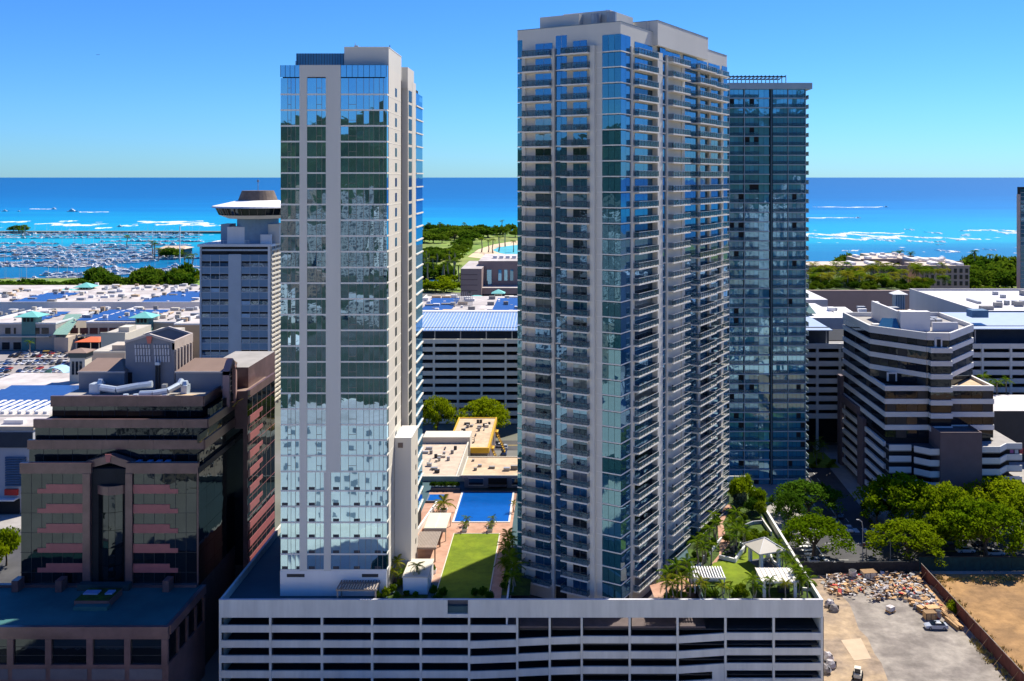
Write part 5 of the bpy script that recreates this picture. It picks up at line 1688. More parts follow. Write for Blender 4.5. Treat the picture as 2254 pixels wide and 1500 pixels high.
roof_clutter(m5, xof(380, 530), xof(465, 530), 510, 585, zof(716, 505), 24, 6)
# sage stair roof, orange canopy, buff shops in front
gr = thing('sloped_metal_roof', 'sloping sage green ribbed metal roof between the two arcade wings', 'roof', (xof(140, 528), 528, 0))
a, b = at(117, 737, 528), at(148, 737, 528); c, d = at(180, 692, 560), at(146, 692, 560)
MB().poly([a, b, c, d]).build('roof_sheet', mat('sage_metal', (0.24, 0.38, 0.30), 0.6, 0.08, 0.3), gr)
for k in range(12):
    t = k / 11
    MB().bar(a.lerp(b, t), d.lerp(c, t), .12).build('roof_rib', COPPERD, gr)
MB().box(a.x, b.x, 529, 545, 0, 8).build('stair_wall', MWALL, gr)
oc = thing('orange_canopy', 'orange red hipped canopy over a shop terrace by the car park', 'canopy', (xof(195, 500), 500, 0))
MB().hip(xof(168, 497), xof(222, 497), 495, 512, zof(752, 497), zof(743, 503), 0, .3).build('canopy_roof', ORANGE, oc)
for px in (170, 220):
    for yy in (496, 511):
        piece(oc, 'canopy_post', CREAM, xof(px, 497) - .15, xof(px, 497) + .15, yy - .15, yy + .15, 0, zof(752, 497))
for (x0, x1, y0, y1, py, lab, m) in ((222, 275, 470, 500, 736, 'low buff shop block with stepped flat roofs behind the granite block', CREAM), (190, 275, 425, 455, 778, 'low brown shop roof in front of the stepped buff block', MWALL), (275, 330, 430, 470, 752, 'buff flat roofed shop hidden behind the gabled roof house', CREAM)):
    t = thing('shop_building', lab, 'shop building', (xof((x0 + x1) / 2, y0), y0, 0))
    z = zof(py, y0)
    MB().box(xof(x0, y0), xof(x1, y0), y0, y1, 0, z, 0, 1).build('wall', [m, mat('buff_roof', (0.47, 0.43, 0.36), 0.9)], t)
    MB().box(xof(x0, y0) - .2, xof(x1, y0) + .2, y0 - .2, y0 + .3, z + .002, z + .9).build('roof_parapet', CREAM, t)
    MB().box(xof((x0 + x1) / 2, y0), xof(x1 - 3, y0), y0 + 6, y0 + 14, z, z + 2.5).build('upper_step', m, t)
ck = thing('corner_turret', 'buff square turret with brown hipped roof at the corner of the car park', 'turret', (xof(170, 400), 400, 0))
xx = xof(170, 400)
MB().box(xx - 3.2, xx + 3.2, 400, 406, 0, zof(788, 400)).build('turret_wall', CREAM, ck)
for k in range(3):
    piece(ck, 'louvre_opening', GL_N, xx - 2.2 + k * 1.6, xx - 1.2 + k * 1.6, 399.8, 399.98, zof(825, 400), zof(796, 400))
MB().hip(xx - 4.6, xx + 4.6, 398.6, 407.4, zof(776, 400), zof(766, 403)).build('hip_roof', ROOFT, ck)
MB().box(xx - 3.6, xx + 3.6, 399.6, 406.4, zof(788, 400), zof(776, 400) - .26).build('turret_frieze', mat('dark_frieze', (0.10, 0.12, 0.10)), ck)
# teal hipped lantern roofs of the mall
def pavilion(px, pybase, pyeave, pyapex, hw, D, label, ridge=0.0, body=MWALL):
    t = thing('hipped_lantern', label, 'lantern roof', (xof(px, D), D, 0), group=None)
    w = hw * D / F
    x = xof(px, D)
    MB().hip(x - w, x + w, D - w * .9, D + w * .9, zof(pyeave, D), zof(pyapex, D), 0, ridge).build('hip_roof', COPPER, t)
    MB().box(x - w * .55, x + w * .55, D - w * .5, D + w * .5, 0, zof(pyeave, D) - .26).build('lantern_wall', body, t)
    for k in range(3):
        piece(t, 'lantern_opening', DARK, x - w * .42 + k * w * .3, x - w * .2 + k * w * .3, D - w * .5 - .08, D - w * .5 - .01, zof(pyeave, D) - 3, zof(pyeave, D) - .8)
pavilion(70, 745, 695, 685, 27, 538, 'teal hipped lantern roof on a sage shaft left of the sloping sage roof', 0, COPPERD)
pavilion(318, 745, 697, 686, 26, 536, 'teal hipped lantern roof on a sage shaft in front of the peach wing', 0, COPPERD)
pavilion(60, 660, 648, 641, 17, 690, 'small teal hipped lantern roof at the left over the far white hall')
pavilion(150, 660, 644, 636, 26, 705, 'wide teal lantern roof on pale posts over the far white hall', .3, WHITE)
pavilion(190, 655, 631, 622, 20, 720, 'tallest teal lantern roof standing before the dark wood', 0)
pavilion(288, 652, 647, 638, 31, 720, 'broad low teal hipped roof in front of the dark wood', .4)
pavilion(418, 652, 646, 638, 24, 715, 'teal hipped roof half hidden by the blue and white slab tower', .4)
pavilion(10, 675, 668, 659, 24, 640, 'teal hipped roof cut by the left frame edge', .3)
# centre gap, in front of the park
pavilion(1049, 672, 659, 650, 26, 560, 'broad teal hipped roof on the mall in the gap between the two towers', .2, WHITE)
pavilion(1097, 660, 645, 637, 15, 575, 'small teal hipped lantern roof right of the broad one in the tower gap')
cm = mall('mall_wing', 'white mall roofs with blue solar arrays seen in the gap between the two towers', xof(860, 430), xof(1210, 430), 430, 545, zof(676, 500), WHITE)
zc5 = zof(676, 500)
solar_field(cm, xof(930, 490), xof(995, 490), 480, 530, zc5, 7); solar_field(cm, xof(1085, 490), xof(1150, 490), 480, 530, zc5, 7)
roof_clutter(cm, xof(900, 480), xof(1180, 480), 436, 540, zc5, 60, 8)
mb = MB()
for k in range(26):
    mb.bar((xof(1000 + 1.6 * k, 505), 505, zc5), (xof(1000 + 1.6 * k, 505), 505, zc5 + 3 + 2 * (k % 3)), .12)
for z in (2, 4):
    mb.bar((xof(1000, 505), 505, zc5 + z), (xof(1040, 505), 505, zc5 + z), .12)
mb.build('roof_frame', STEEL, cm)
# pinkish store block with ribbon bands in the gap
sb = thing('brown_store_block', 'brown store block with horizontal joints and teal window slots in the tower gap', 'store building', (xof(1070, 640), 640, 0))
zz = zof(592, 640)
BST = mat('brown_store_wall', (0.30, 0.22, 0.19), 0.8, 0.08, 0.1)
MB().box(xof(1014, 640), xof(1060, 640), 640, 700, 0, zz, 0, 1).build('wall', [BST, MROOF], sb)
MB().box(xof(1050, 650), xof(1200, 650), 660, 720, 0, zof(575, 660), 0, 1).build('wall', [BST, MROOF], sb)
MB().box(xof(1050, 640), xof(1200, 640), 645, 659, 0, zof(634, 645), 0, 1).build('podium', [BST, MROOF], sb)
for py in (605, 616, 628, 640):
    piece(sb, 'joint_band', mat('joint_brown', (0.16, 0.11, 0.10)), xof(1014, 640) - .02, xof(1051, 640), 639.9, 640.1, zof(py + .8, 640), zof(py - .8, 640))
piece(sb, 'window', GL_N, xof(1030, 640), xof(1036, 640), 639.8, 639.98, zof(646, 640), zof(642, 640))
for px in (1072, 1097, 1110, 1123):
    piece(sb, 'window_slot', GL_C, xof(px, 660), xof(px + 7, 660), 659.6, 659.98, zof(618, 660), zof(594, 660))
for px in (1052, 1074):
    piece(sb, 'window_slot', GL_C, xof(px, 660), xof(px + 8, 660), 659.2, 659.58, zof(632, 660), zof(594, 660))
for py in (648, 656):
    piece(sb, 'garage_slot', DARK, xof(1052, 645), xof(1200, 645), 644.7, 644.98, zof(py + 5, 645), zof(py, 645))
for k in range(7):
    piece(sb, 'rooftop_unit', WHITE, xof(1085 + 14 * k, 680), xof(1094 + 14 * k, 680), 680, 684, zof(575, 660), zof(575, 660) + 2)

# ------------------------------------------------------------------ beach-side condominium terraces on the right
def condo(label, x0, x1, y0, y1, py, D0, nfl=3, m=mat('condo_beige', (0.43, 0.33, 0.25), 0.8, 0.08, 0.1)):
    t = thing('condominium_terrace', label, 'condominium', (xof((x0 + x1) / 2, D0), D0, 0))
    z = zof(py, D0)
    MB().box(xof(x0, D0), xof(x1, D0), y0, y1, 0, z, 0, 1).build('wall', [m, mat('condo_roof', (0.55, 0.46, 0.37), 0.9, 0.12, 0.1)], t)
    MB().box(xof(x0, D0) - .4, xof(x1, D0) + .4, y0 - .4, y0 + .6, z + .002, z + 1).build('roof_parapet', m, t)
    n = max(3, int((x1 - x0) / 12))
    for k in range(n):
        a = x0 + (x1 - x0) * (k + .25) / n
        for f in range(nfl):
            piece(t, 'window', GL_N, xof(a, D0), xof(a + (x1 - x0) / n * .5, D0), y0 - .3, y0 - .02, z - 4.2 - 4.5 * f, z - 1.2 - 4.5 * f)
    for k in range(6):
        xx = xof(x0, D0) + (xof(x1, D0) - xof(x0, D0)) * rr.random() * .9
        piece(t, 'rooftop_unit', WHITE, xx, xx + 3, y0 + 6 + 20 * rr.random(), y0 + 9 + 21 * rr.random() + 5, z + .01, z + 1.8)
    return t
condo('long tan low condominium wing among yellow palms, right of the teal tower', 1750, 1998, 690, 735, 588, 690)
condo('tan roofed condominium wing stepped behind the long low one', 1896, 2020, 760, 800, 573, 760)
condo('dark edged condominium wing at the sea side of the group', 1925, 2010, 820, 860, 566, 820)
condo('tan condominium block with dark balconies at the right end of the group', 2034, 2134, 680, 720, 588, 680)
condo('upper condominium terrace with a white railing near the park trees', 2020, 2118, 725, 770, 578, 725)
pw = thing('mall_deck_wall', 'long brown planted deck wall below the yellow palms', 'wall', (xof(1900, 560), 560, 0))
MB().box(xof(1700, 560), xof(2060, 560), 560, 563, 0, zof(640, 560)).build('deck_wall', BST, pw)
MB().box(xof(1700, 560), xof(2060, 560), 563, 680, 0, zof(640, 560) - 1, 0, 1).build('deck_body', [BST, BED], pw)
ft = thing('beach_tower', 'tan and blue glass beach tower cut off by the right frame edge', 'tower', (xof(2260, 700), 700, 0))
MB().box(xof(2245.5, 700), xof(2246.5, 700), 700, 705.4, 0, zof(428, 700)).build('tan_wall', mat('pink_tan', (0.45, 0.34, 0.29), 0.8), ft)
MB().box(xof(2246.6, 700), xof(2320, 700), 700.3, 705.2, 0, zof(412, 700)).build('core', DARK, ft)
for k in range(30):
    z = zof(416, 700) - 3 * k
    if z < 2: break
    piece(ft, 'window_pane', GL_B, xof(2246.8, 700), xof(2258, 700), 700.0, 700.2, z - 2.6, z, tilt=.003)
    piece(ft, 'floor_band', STEEL, xof(2246.8, 700), xof(2258, 700), 699.9, 700.2, z - 3.0, z - 2.61)

# ------------------------------------------------------------------ low buildings in the gap behind the pool
lr = thing('tan_roof_hall', 'low hall with tan roof and grey air units left behind the pool', 'low building', (-37, 270, 0))
MB().box(-44, -29.5, 268, 303, 0, 12.2, 0, 1).build('wall', [CREAM, mat('dusty_roof', (0.52, 0.41, 0.30), 0.9, 0.2, 0.4)], lr)
MB().box(-44.2, -29.3, 267.8, 268.2, 12.202, 12.9).box(-29.7, -29.3, 268.2, 303, 12.202, 12.9).build('roof_parapet', CREAM, lr)
small_clutter(lr, -43, -33, 270, 297, 12.2, 20, 12)
MB().box(-44, -29, 303.5, 311, 0, 14.2).build('rear_block', CREAM, lr)
yb_ = thing('yellow_trim_building', 'flat tan roofed building with yellow fascia and yellow outside stairs', 'low building', (-30, 305, 0))
xa, xb = xof(985, 305), xof(1073, 305)
MB().box(xa, xb, 305.4, 343, 0, 10.2, 0, 1).build('wall', [mat('grey_mauve_wall', (0.17, 0.14, 0.14)), TANROOF], yb_)
MB().box(xa - .5, xb + .5, 304.6, 305.3, 8.8, 10.5).box(xb, xb + .5, 305.3, 343.4, 8.8, 10.5).box(xa - .5, xa, 305.3, 343.4, 8.8, 10.5).box(xa, xb, 342.9, 343.4, 10.202, 10.5).build('yellow_fascia', YELLOW, yb_)
for k in range(6):
    piece(yb_, 'window', GL_N, xa + .5 + 2.05 * k, xa + 2.3 + 2.05 * k, 305.2, 305.38, 5.6, 8.0)
small_clutter(yb_, xa + 1, xb - 2, 308, 340, 10.2, 24, 13)
mb = MB()
mb.box(xa + 1.5, xa + 8, 311, 311.12, 11.4, 11.5); mb.box(xa + 1.5, xa + 8, 313, 313.12, 11.4, 11.5)
for k in range(6):
    mb.box(xa + 1.5 + k * 1.27, xa + 1.62 + k * 1.27, 311.01, 313.1, 10.2, 11.39)
mb.build('roof_pipe_frame', BLACKM, yb_)
for (y0, xoff) in ((312, 0.6), (332, 0.6)):
    mb = MB()
    for s in range(10):
        mb.box(xb + xoff + .35 * s, xb + xoff + .35 * s + .36, y0, y0 + 1.6, 8.2 - .75 * s, 8.3 - .75 * s)
    for q in (0, 1.55):
        mb.bar((xb + xoff, y0 + q, 9.2), (xb + xoff + 3.5, y0 + q, 1.8), .09); mb.bar((xb + xoff, y0 + q, 8.2), (xb + xoff + 3.5, y0 + q, .8), .14)
    mb.build('outside_stair', YELLOW, yb_)
    piece(yb_, 'stair_landing', YELLOW, xb + .5, xb + 1.6, y0 - .3, y0 + 3, 8.1, 8.3)
lb = thing('tan_annex', 'small tan flat roofed annex between the pool pavilion and the yellow trimmed building', 'low building', (-20, 285, 0))
MB().box(-26, -9, 284, 300, 0, 7.6, 0, 1).build('wall', [CREAM, TANROOF], lb)
small_clutter(lb, -25, -12, 286, 298, 7.6, 12, 14)

# left edge: white flat roofed building and solar roof
wl_ = thing('white_corner_building', 'white flat roofed building with blue louvre wall at the left frame edge', 'commercial building', (-160, 275, 0))
zwl = zof(946, 275)
MB().box(-190, xof(72, 275), 275, 290, 0, zwl, 0, 1).build('wall', [mat('off_white_wall', (0.45, 0.45, 0.47), 0.8, 0.06, 0.2, streak=True), MROOF], wl_)
MB().box(-190, xof(72, 275) + .5, 274.5, 275.1, zwl + .002, zwl + 1.0).box(xof(72, 275) - .1, xof(72, 275) + .5, 275.1, 290, zwl + .002, zwl + 1.0).build('roof_parapet', MWALL, wl_)
piece(wl_, 'dark_fascia', mat('navy_fascia', (0.04, 0.05, 0.065)), -190, xof(72, 275) + .1, 274.6, 274.98, zof(985, 275), zof(952, 275))
for k in range(12):
    piece(wl_, 'blue_louvre', mat('blue_louvre', (0.04, 0.10, 0.20), 0.5), xof(13, 275), xof(58, 275), 274.5, 274.98, zof(1070, 275) + k * .72, zof(1070, 275) + .5 + k * .72)
piece(wl_, 'red_sign', REDP, xof(13, 275), xof(41, 275), 274.2, 274.98, zof(1089, 275), zof(1076, 275))
piece(wl_, 'awning', WHITE, xof(-5, 275), xof(41, 275), 272.6, 274.97, zof(1098, 275), zof(1095, 275))
piece(wl_, 'shop_front', DARK, xof(-10, 275), xof(44, 275), 274.6, 274.98, .1, zof(1099, 275))
piece(wl_, 'rooftop_unit', WHITE, xof(12, 282), xof(55, 282), 281, 283, zwl, zwl + 1.2)
sr = thing('solar_roof_building', 'low white roofed building with rows of blue solar panels left of the granite block', 'commercial building', (-190, 360, 0))
zsr = zof(915, 345)
MB().box(-240, xof(108, 345), 345, 420, 0, zsr, 0, 1).build('wall', [CREAM, MROOF], sr)
solar_field(sr, -225, xof(70, 345), 350, 392, zsr, 6)
for k in range(11):
    piece(sr, 'roof_monitor', WHITE, xof(62, 350) - 24 + k * 3.1, xof(62, 350) - 22.6 + k * 3.1, 347, 365, zsr + .01, zsr + 1.0)
MB().box(-240, xof(155, 400), 425, 440, 0, zof(850, 425), 0, 1).build('rear_wing', [mat('teal_grey_wall', (0.20, 0.26, 0.28)), MROOF], sr)
MB().box(xof(70, 395), xof(125, 395), 395, 412, 0, zof(860, 395), 0, 1).build('roof_house', [WHITE, MROOF], sr)
cn = thing('arched_canopy', 'pale blue arched canopy with green base beside the parked cars', 'canopy', (xof(123, 425), 445, 0))
mb = MB()
xc_ = xof(122, 445)
for k in range(8):
    a0, a1 = math.pi * k / 8, math.pi * (k + 1) / 8
    mb.hexa([(xc_ + 5 * math.cos(a0), 443, 4 + 4.2 * math.sin(a0)), (xc_ + 5 * math.cos(a0), 451, 4 + 4.2 * math.sin(a0)), (xc_ + 5 * math.cos(a1), 451, 4 + 4.2 * math.sin(a1)), (xc_ + 5 * math.cos(a1), 443, 4 + 4.2 * math.sin(a1))],
            [(xc_ + 5.2 * math.cos(a0), 443, 4.1 + 4.3 * math.sin(a0)), (xc_ + 5.2 * math.cos(a0), 451, 4.1 + 4.3 * math.sin(a0)), (xc_ + 5.2 * math.cos(a1), 451, 4.1 + 4.3 * math.sin(a1)), (xc_ + 5.2 * math.cos(a1), 443, 4.1 + 4.3 * math.sin(a1))])
mb.build('arch_sheet', mat('pale_blue_sheet', (0.35, 0.55, 0.68), 0.4), cn)
MB().box(xc_ - 4.8, xc_ + 4.8, 443.3, 450.8, 0, 4).build('canopy_base', mat('bright_green_wall', (0.05, 0.28, 0.15)), cn)

# the white apartment block below the camera, mirrored in the left tower's lower floors
wa = thing('white_apartment_block', 'white apartment block below the view, seen mirrored in the lowest glass of the left tower', 'apartment block', (-58, 99, 0))
MB().box(-92, -26, 74, 99.6, 0, 27.4, 0, 1).build('wall', [WHITE, MROOF], wa)
for k in range(8):
    for j in range(14):
        x = -90.5 + 4.5 * j
        if (j + k) % 4 == 0: continue
        piece(wa, 'window', mat('grey_blue_window', (0.20, 0.24, 0.28), 0.3), x, x + 1.5, 99.5, 99.7, 2.2 + 3.3 * k, 3.6 + 3.3 * k)
# ------------------------------------------------------------------ streets and the open lot on the right
road = [on(1778, 1000)[:2], on(1815, 985)[:2], on(1842, 1065)[:2], on(1905, 1165)[:2], (80, 262), (140, 262), (140, 236), (49.4, 236), (49.4, 262), on(1800, 1190)[:2], on(1790, 1110)[:2]]
RX = lambda D: 71.5 + (D - 240) * 0.055
avenue = [(64, 236), (86, 236), (93, 262), (94, 330), (76, 330), (72, 262)]
sheet('pavement', [(50, 225), (330, 225), (330, 345), (50, 345)], PAVE, 0.02)
sheet('road', [(66, 259.2), (74, 262), (78.5, 345), (90.5, 345), (87.5, 262.2), (90, 259.2)], ASPH, 0.03)
sheet('road', [(49.5, 237.5), (330, 237.5), (330, 259), (49.5, 259)], ASPH, 0.034)
sheet('road', [(-60, 338.5), (-4, 338.5), (-4, 351), (-60, 351)], ASPH, 0.03)
sheet('road', [(-330, 200), (-114, 200), (-114, 262), (-330, 262)], ASPH, 0.03)
sheet('pavement', [(-330, 263), (-112, 263), (-112, 274), (-330, 274)], PAVE, 0.03)
sheet('car_park', [(-330, 455), (xof(165, 460), 455), (xof(165, 460), 532), (-330, 532)], mat('pale_asphalt', (0.30, 0.27, 0.25), 0.9, 0.15, 0.1), 0.03)
mb = MB()
for y0 in (241.5, 252.5):
    for k in range(40):
        x = 50 + k * 6.6
        mb.box(x, x + 3, y0, y0 + .14, 0.038, 0.045)
for k in range(14):
    y = 262 + k * 6
    x = 80.5 + (y - 262) * .045
    mb.box(x, x + .14, y, y + 3, 0.038, 0.045)
for k in range(9):                                  # crossing bars
    mb.box(64.6 + k * 2.6, 66.0 + k * 2.6, 260.2, 263.4, 0.038, 0.046)
for k in range(7):
    mb.box(62.6, 65.6, 240.0 + k * 2.5, 241.2 + k * 2.5, 0.040, 0.047)
mb.box(66.9, 67.2, 238, 258.5, 0.04, 0.046)
tag(mb.build('lane_marking', PAINT), kind='structure')
mb = MB()
for y0 in (247.0, 247.35):
    mb.box(90, 330, y0, y0 + .13, 0.04, 0.046)
for y0 in (344.6, 345.0):
    mb.box(-60, -4, y0, y0 + .2, 0.036, 0.042)
tag(mb.build('centre_line', YPAINT), kind='structure')
mb = MB()
mb.hexa([(78.0, 262, 0), (78.3, 262, 0), (82.0, 345, 0), (81.7, 345, 0)], [(78.0, 262, .13), (78.3, 262, .13), (82, 345, .13), (81.7, 345, .13)])
mb.hexa([(73.7, 262.5, 0), (74.0, 262.5, 0), (78.4, 345, 0), (78.1, 345, 0)], [(73.7, 262.5, .13), (74, 262.5, .13), (78.4, 345, .13), (78.1, 345, .13)])
mb.box(90, 330, 259.05, 259.3, 0, .13); mb.box(49.5, 330, 237.2, 237.45, 0, .13)
tag(mb.build('kerb', mat('kerb_stone', (0.42, 0.41, 0.38), 0.85)), kind='structure')
# lot: worn grey asphalt with tan dust along the podium, ply sheet, orange dirt beyond the fence
LOT = mat('worn_lot_asphalt', (0.30, 0.265, 0.22), 0.92, 0.3, 0.35, bump=0.4, c2=(0.19, 0.165, 0.14))
DUST = mat('tan_dust', (0.36, 0.265, 0.165), 0.95, 0.28, 0.45, bump=0.4, c2=(0.25, 0.19, 0.135))
sheet('lot_ground', [(49, 140), (87.3, 140), (87.3, 233), (49, 233)], LOT, 0.024)
dust = [on(x, y)[:2] for x, y in ((1812, 1500), (1955, 1500), (1940, 1460), (1925, 1440), (1910, 1405), (1890, 1385), (1880, 1355), (1870, 1330), (1850, 1310), (1838, 1290), (1825, 1275), (1812, 1290))]
dl = sorted(((x, y) for x, y in dust if x > 50), key=lambda p: p[1])
mb = MB()
dl = [(62.5, 150.0)] + dl
for (xa, ya), (xb, yb) in zip(dl, dl[1:]):
    mb.poly([(49.05, ya, .03), (xa, ya, .03), (xb, yb, .03), (49.05, yb, .03)])
tag(mb.build('dust_strip', DUST), kind='structure')
dmb = [on(x, y)[:2] for x, y in ((1851, 1410), (1895, 1406), (1918, 1451), (1880, 1455))]
o = MB().prism([(p[0], p[1]) for p in dmb][::-1], 0.03, 0.07).build('plywood_sheet', mat('plywood', (0.48, 0.36, 0.24), 0.85, 0.08, 0.5))
tag(o, 'tan plywood sheet lying on the dust beside the podium', 'plywood sheet')
sheet('dirt_ground', [(87.5, 130), (260, 130), (260, 233), (87.5, 233)], DIRT, 0.026)
rr = random.Random(14)
# dry grass tufts on both sides of the red fence
def tufts(name, pts, m, h=0.5, w=0.12, seed=1):
    q = random.Random(seed); mb = MB()
    for (x, y) in pts:
        for _ in range(7):
            a = q.uniform(0, 6.28); l = h * q.uniform(.5, 1.3); s = q.uniform(.2, .6)
            bx, by = x + q.gauss(0, .25), y + q.gauss(0, .25)
            dx, dy = math.cos(a), math.sin(a)
            mb.poly([(bx - dy * w, by + dx * w, 0), (bx + dy * w, by - dx * w, 0), (bx + dx * s * l, by + dy * s * l, l)])
    tag(mb.build(name, m), kind='stuff')
tufts('dry_grass', [(88 + abs(rr.gauss(0, 1.3)), rr.uniform(150, 231)) for _ in range(900)] + [(87 - abs(rr.gauss(0, .9)), rr.uniform(150, 200)) for _ in range(260)] + [(rr.uniform(88, 130), 231 - abs(rr.gauss(0, 1.6))) for _ in range(250)], DRYG, .55, .12, 4)

# fences
def fence(name, label, x0, y0, x1, y1, h, m, pm, n, brace=0):
    t = thing(name, label, 'fence', (x0, y0, 0))
    fr = Frame((x0, y0), (x1, y1))
    for k in range(n):
        a, b = fr.len * k / n, fr.len * (k + 1) / n
        fr.piece(t, 'fence_panel', m, a + .04, b - .04, 0.05, h + R.uniform(-.06, .06), -.03, .03, tilt=.006)
        fr.piece(t, 'fence_post', pm, a - .05, a + .05, 0, h + .12, -.16, -.04)
        if brace and k % 2:
            for s in (-1,):
                p = fr.pt(a, .05); q = fr.pt(a, 1.9)
                MB().bar((p.x, p.y, h * .8), (q.x, q.y, .05), .05).build('fence_brace', LUMBER, t)
    fr.piece(t, 'fence_rail', pm, 0, fr.len, h + .1, h + .2, -.05, .05)
    return t
fence('construction_fence', 'long rust red construction fence running back between the lot and orange dirt', 87.4, 231.5, 87.4, 120, 3.1, RUST, MULL, 34, 1)
fence('construction_fence', 'black screened fence across the far end of the lot', 50.5, 232.2, 87.2, 232.2, 3.2, NET, BLACKM, 12)
fence('screen_fence', 'dark green screened fence along the street behind the orange dirt', 88, 234.8, 240, 234.8, 3.4, GREENNET, BLACKM, 40)

# cars
CARPAINT = {}
def paint(c, nm):
    k = nm + '_car_paint'
    if k not in MATS:
        m = mat(k, c, 0.25, 0.02, 0.5, spec=0.6)
        m.node_tree.nodes['Principled BSDF'].inputs['Coat Weight'].default_value = 0.6
    return MATS[k]
TYRE = mat('tyre_rubber', (0.012, 0.012, 0.013), 0.9)
CGL = mat('car_glass', (0.012, 0.016, 0.02), 0.06, 0.02, spec=0.8)
LAMP = mat('lamp_lens', (0.6, 0.58, 0.55), 0.2)
RLAMP = mat('red_lamp_lens', (0.4, 0.01, 0.01), 0.3)
def loft(mb, secs, m):
    n = len(secs[0])
    i = len(mb.v)
    for s in secs: mb.v += s
    for k in range(len(secs) - 1):
        for j in range(n):
            a, b = i + k * n + j, i + k * n + (j + 1) % n
            mb.f.append((a, b, b + n, a + n)); mb.m.append(m)
    mb.f.append(tuple(i + j for j in range(n))[::-1]); mb.m.append(m)
    e = i + (len(secs) - 1) * n
    mb.f.append(tuple(e + j for j in range(n))); mb.m.append(m)
def sec(x, w, z0, z1, ins):
    return [(x, -w, z0), (x, -w, (z0 + z1) / 2), (x, -w + ins, z1), (x, w - ins, z1), (x, w, (z0 + z1) / 2), (x, w, z0)]
CARM = {}
def car_meshes(kind):
    if kind in CARM: return CARM[kind]
    van = kind == 'van'
    body = MB()
    L = 2.4
    if van:
        loft(body, [sec(-2.45, .85, .35, .85, .1), sec(-2.4, .95, .3, 1.15, .05), sec(2.1, .95, .3, 1.15, .06), sec(2.45, .85, .35, .75, .1)], 0)
        cab = [sec(-2.42, .92, 1.1, 1.98, .12), sec(0.9, .92, 1.1, 2.02, .12), sec(1.9, .86, 1.08, 1.2, .05)]
    else:
        loft(body, [sec(-2.42, .78, .38, .78, .1), sec(-2.3, .9, .26, .98, .08), sec(-1.2, .93, .24, 1.0, .06), sec(1.0, .93, .24, .98, .06), sec(2.1, .9, .26, .80, .1), sec(2.42, .74, .36, .62, .12)], 0)
        cab = [sec(-1.85, .80, .95, 1.02, .05), sec(-.95, .82, .95, 1.42, .2), sec(.25, .82, .95, 1.44, .2), sec(1.15, .80, .93, .99, .05)]
    gl = MB(); loft(gl, cab, 0)
    roof = MB()
    if van: loft(roof, [[(x, y, z + .02) for x, y, z in s] for s in (sec(-2.3, .82, 1.92, 2.0, .1), sec(.8, .82, 1.94, 2.04, .1))], 0)
    else: loft(roof, [[(x, y, z + .02) for x, y, z in s] for s in (sec(-.95, .64, 1.38, 1.42, .05), sec(.22, .64, 1.4, 1.44, .05))], 0)
    whe = MB()
    for k in range(14):
        pass
    b = [( .33 * math.cos(2 * math.pi * k / 14), -.11, .33 * math.sin(2 * math.pi * k / 14)) for k in range(14)]
    t = [(x, .11, z) for x, _, z in b]
    whe.hexa(b, t, 0)
    rim = MB().hexa([(x * .6, -.125, z * .6) for x, y, z in b], [(x * .6, .125, z * .6) for x, y, z in b], 0)
    CARM[kind] = (body, gl, roof, whe.mesh('wheel', TYRE), rim.mesh('rim', STEEL), MB().box(-.04, .04, -.17, .17, -.08, .08).mesh('lamp', LAMP), MB().box(-.04, .04, -.17, .17, -.08, .08).mesh('tail', RLAMP), {})
    return CARM[kind]
def car(x, y, rz, pm, label, group=None, kind='car', z=0.04, parts=True, name='parked_car', cat='car'):
    body, gl, roof, wm, rm, lm, tm, cache = car_meshes(kind)
    if pm.name not in cache:
        cache[pm.name] = (body.mesh('body', pm), roof.mesh('roof_panel', pm))
    if 'g' not in cache: cache['g'] = gl.mesh('cabin_glass', CGL)
    if not parts:
        k = 'low' + pm.name
        if k not in cache:
            m = MB()
            for src, mi in ((body, 0), (gl, 1), (roof, 0)):
                i = len(m.v); m.v += src.v; m.f += [tuple(i + q for q in f) for f in src.f]; m.m += [mi] * len(src.f)
            cache[k] = m.mesh('car_shell', [pm, CGL])
        o = link(name, cache[k], None, (x, y, z), (0, 0, rz))
        return tag(o, label, cat, group)
    t = thing(name, label, cat, (x, y, z), rz, group)
    link('body', cache[pm.name][0], t); link('cabin_glass', cache['g'], t); link('roof_panel', cache[pm.name][1], t)
    for sx in (-1.45, 1.45):
        for sy in (-.82, .82):
            w = link('wheel', wm, t, (sx, sy, .33)); link('rim', rm, w)
    for sy in (-.55, .55):
        link('headlight', lm, t, (2.33, sy, .62)); link('tail_light', tm, t, (-2.36, sy, .74))
    return t
P_ = dict(white=paint((.7, .7, .7), 'white'), silver=paint((.42, .45, .49), 'silver'), black=paint((.015, .015, .018), 'black'), grey=paint((.12, .125, .13), 'grey'), red=paint((.35, .02, .02), 'red'), blue=paint((.03, .08, .22), 'blue'), tan=paint((.4, .33, .24), 'tan'), yellow=paint((.65, .42, .03), 'yellow'), orange=paint((.55, .2, .03), 'orange'))
c0 = on(2060, 1384)
car(c0.x, c0.y, math.radians(178), P_['silver'], 'silver sedan with open sunroof parked alone on the lot beside the lumber', kind='car')
piece(bpy.data.objects['parked_car'], 'sunroof', CGL, c0.x - .1, c0.x + .5, c0.y - .4, c0.y + .4, 1.49, 1.51)
spots = [(1800, 1240, 2, 'silver', 'silver car waiting at the street corner beside the deck wall'), (1822, 1246, 2, 'white', 'white car behind the silver one at the street corner')]
for px, py, a, c, lab in spots:
    v = on(px, py); car(v.x, v.y, math.radians(a), P_[c], lab)
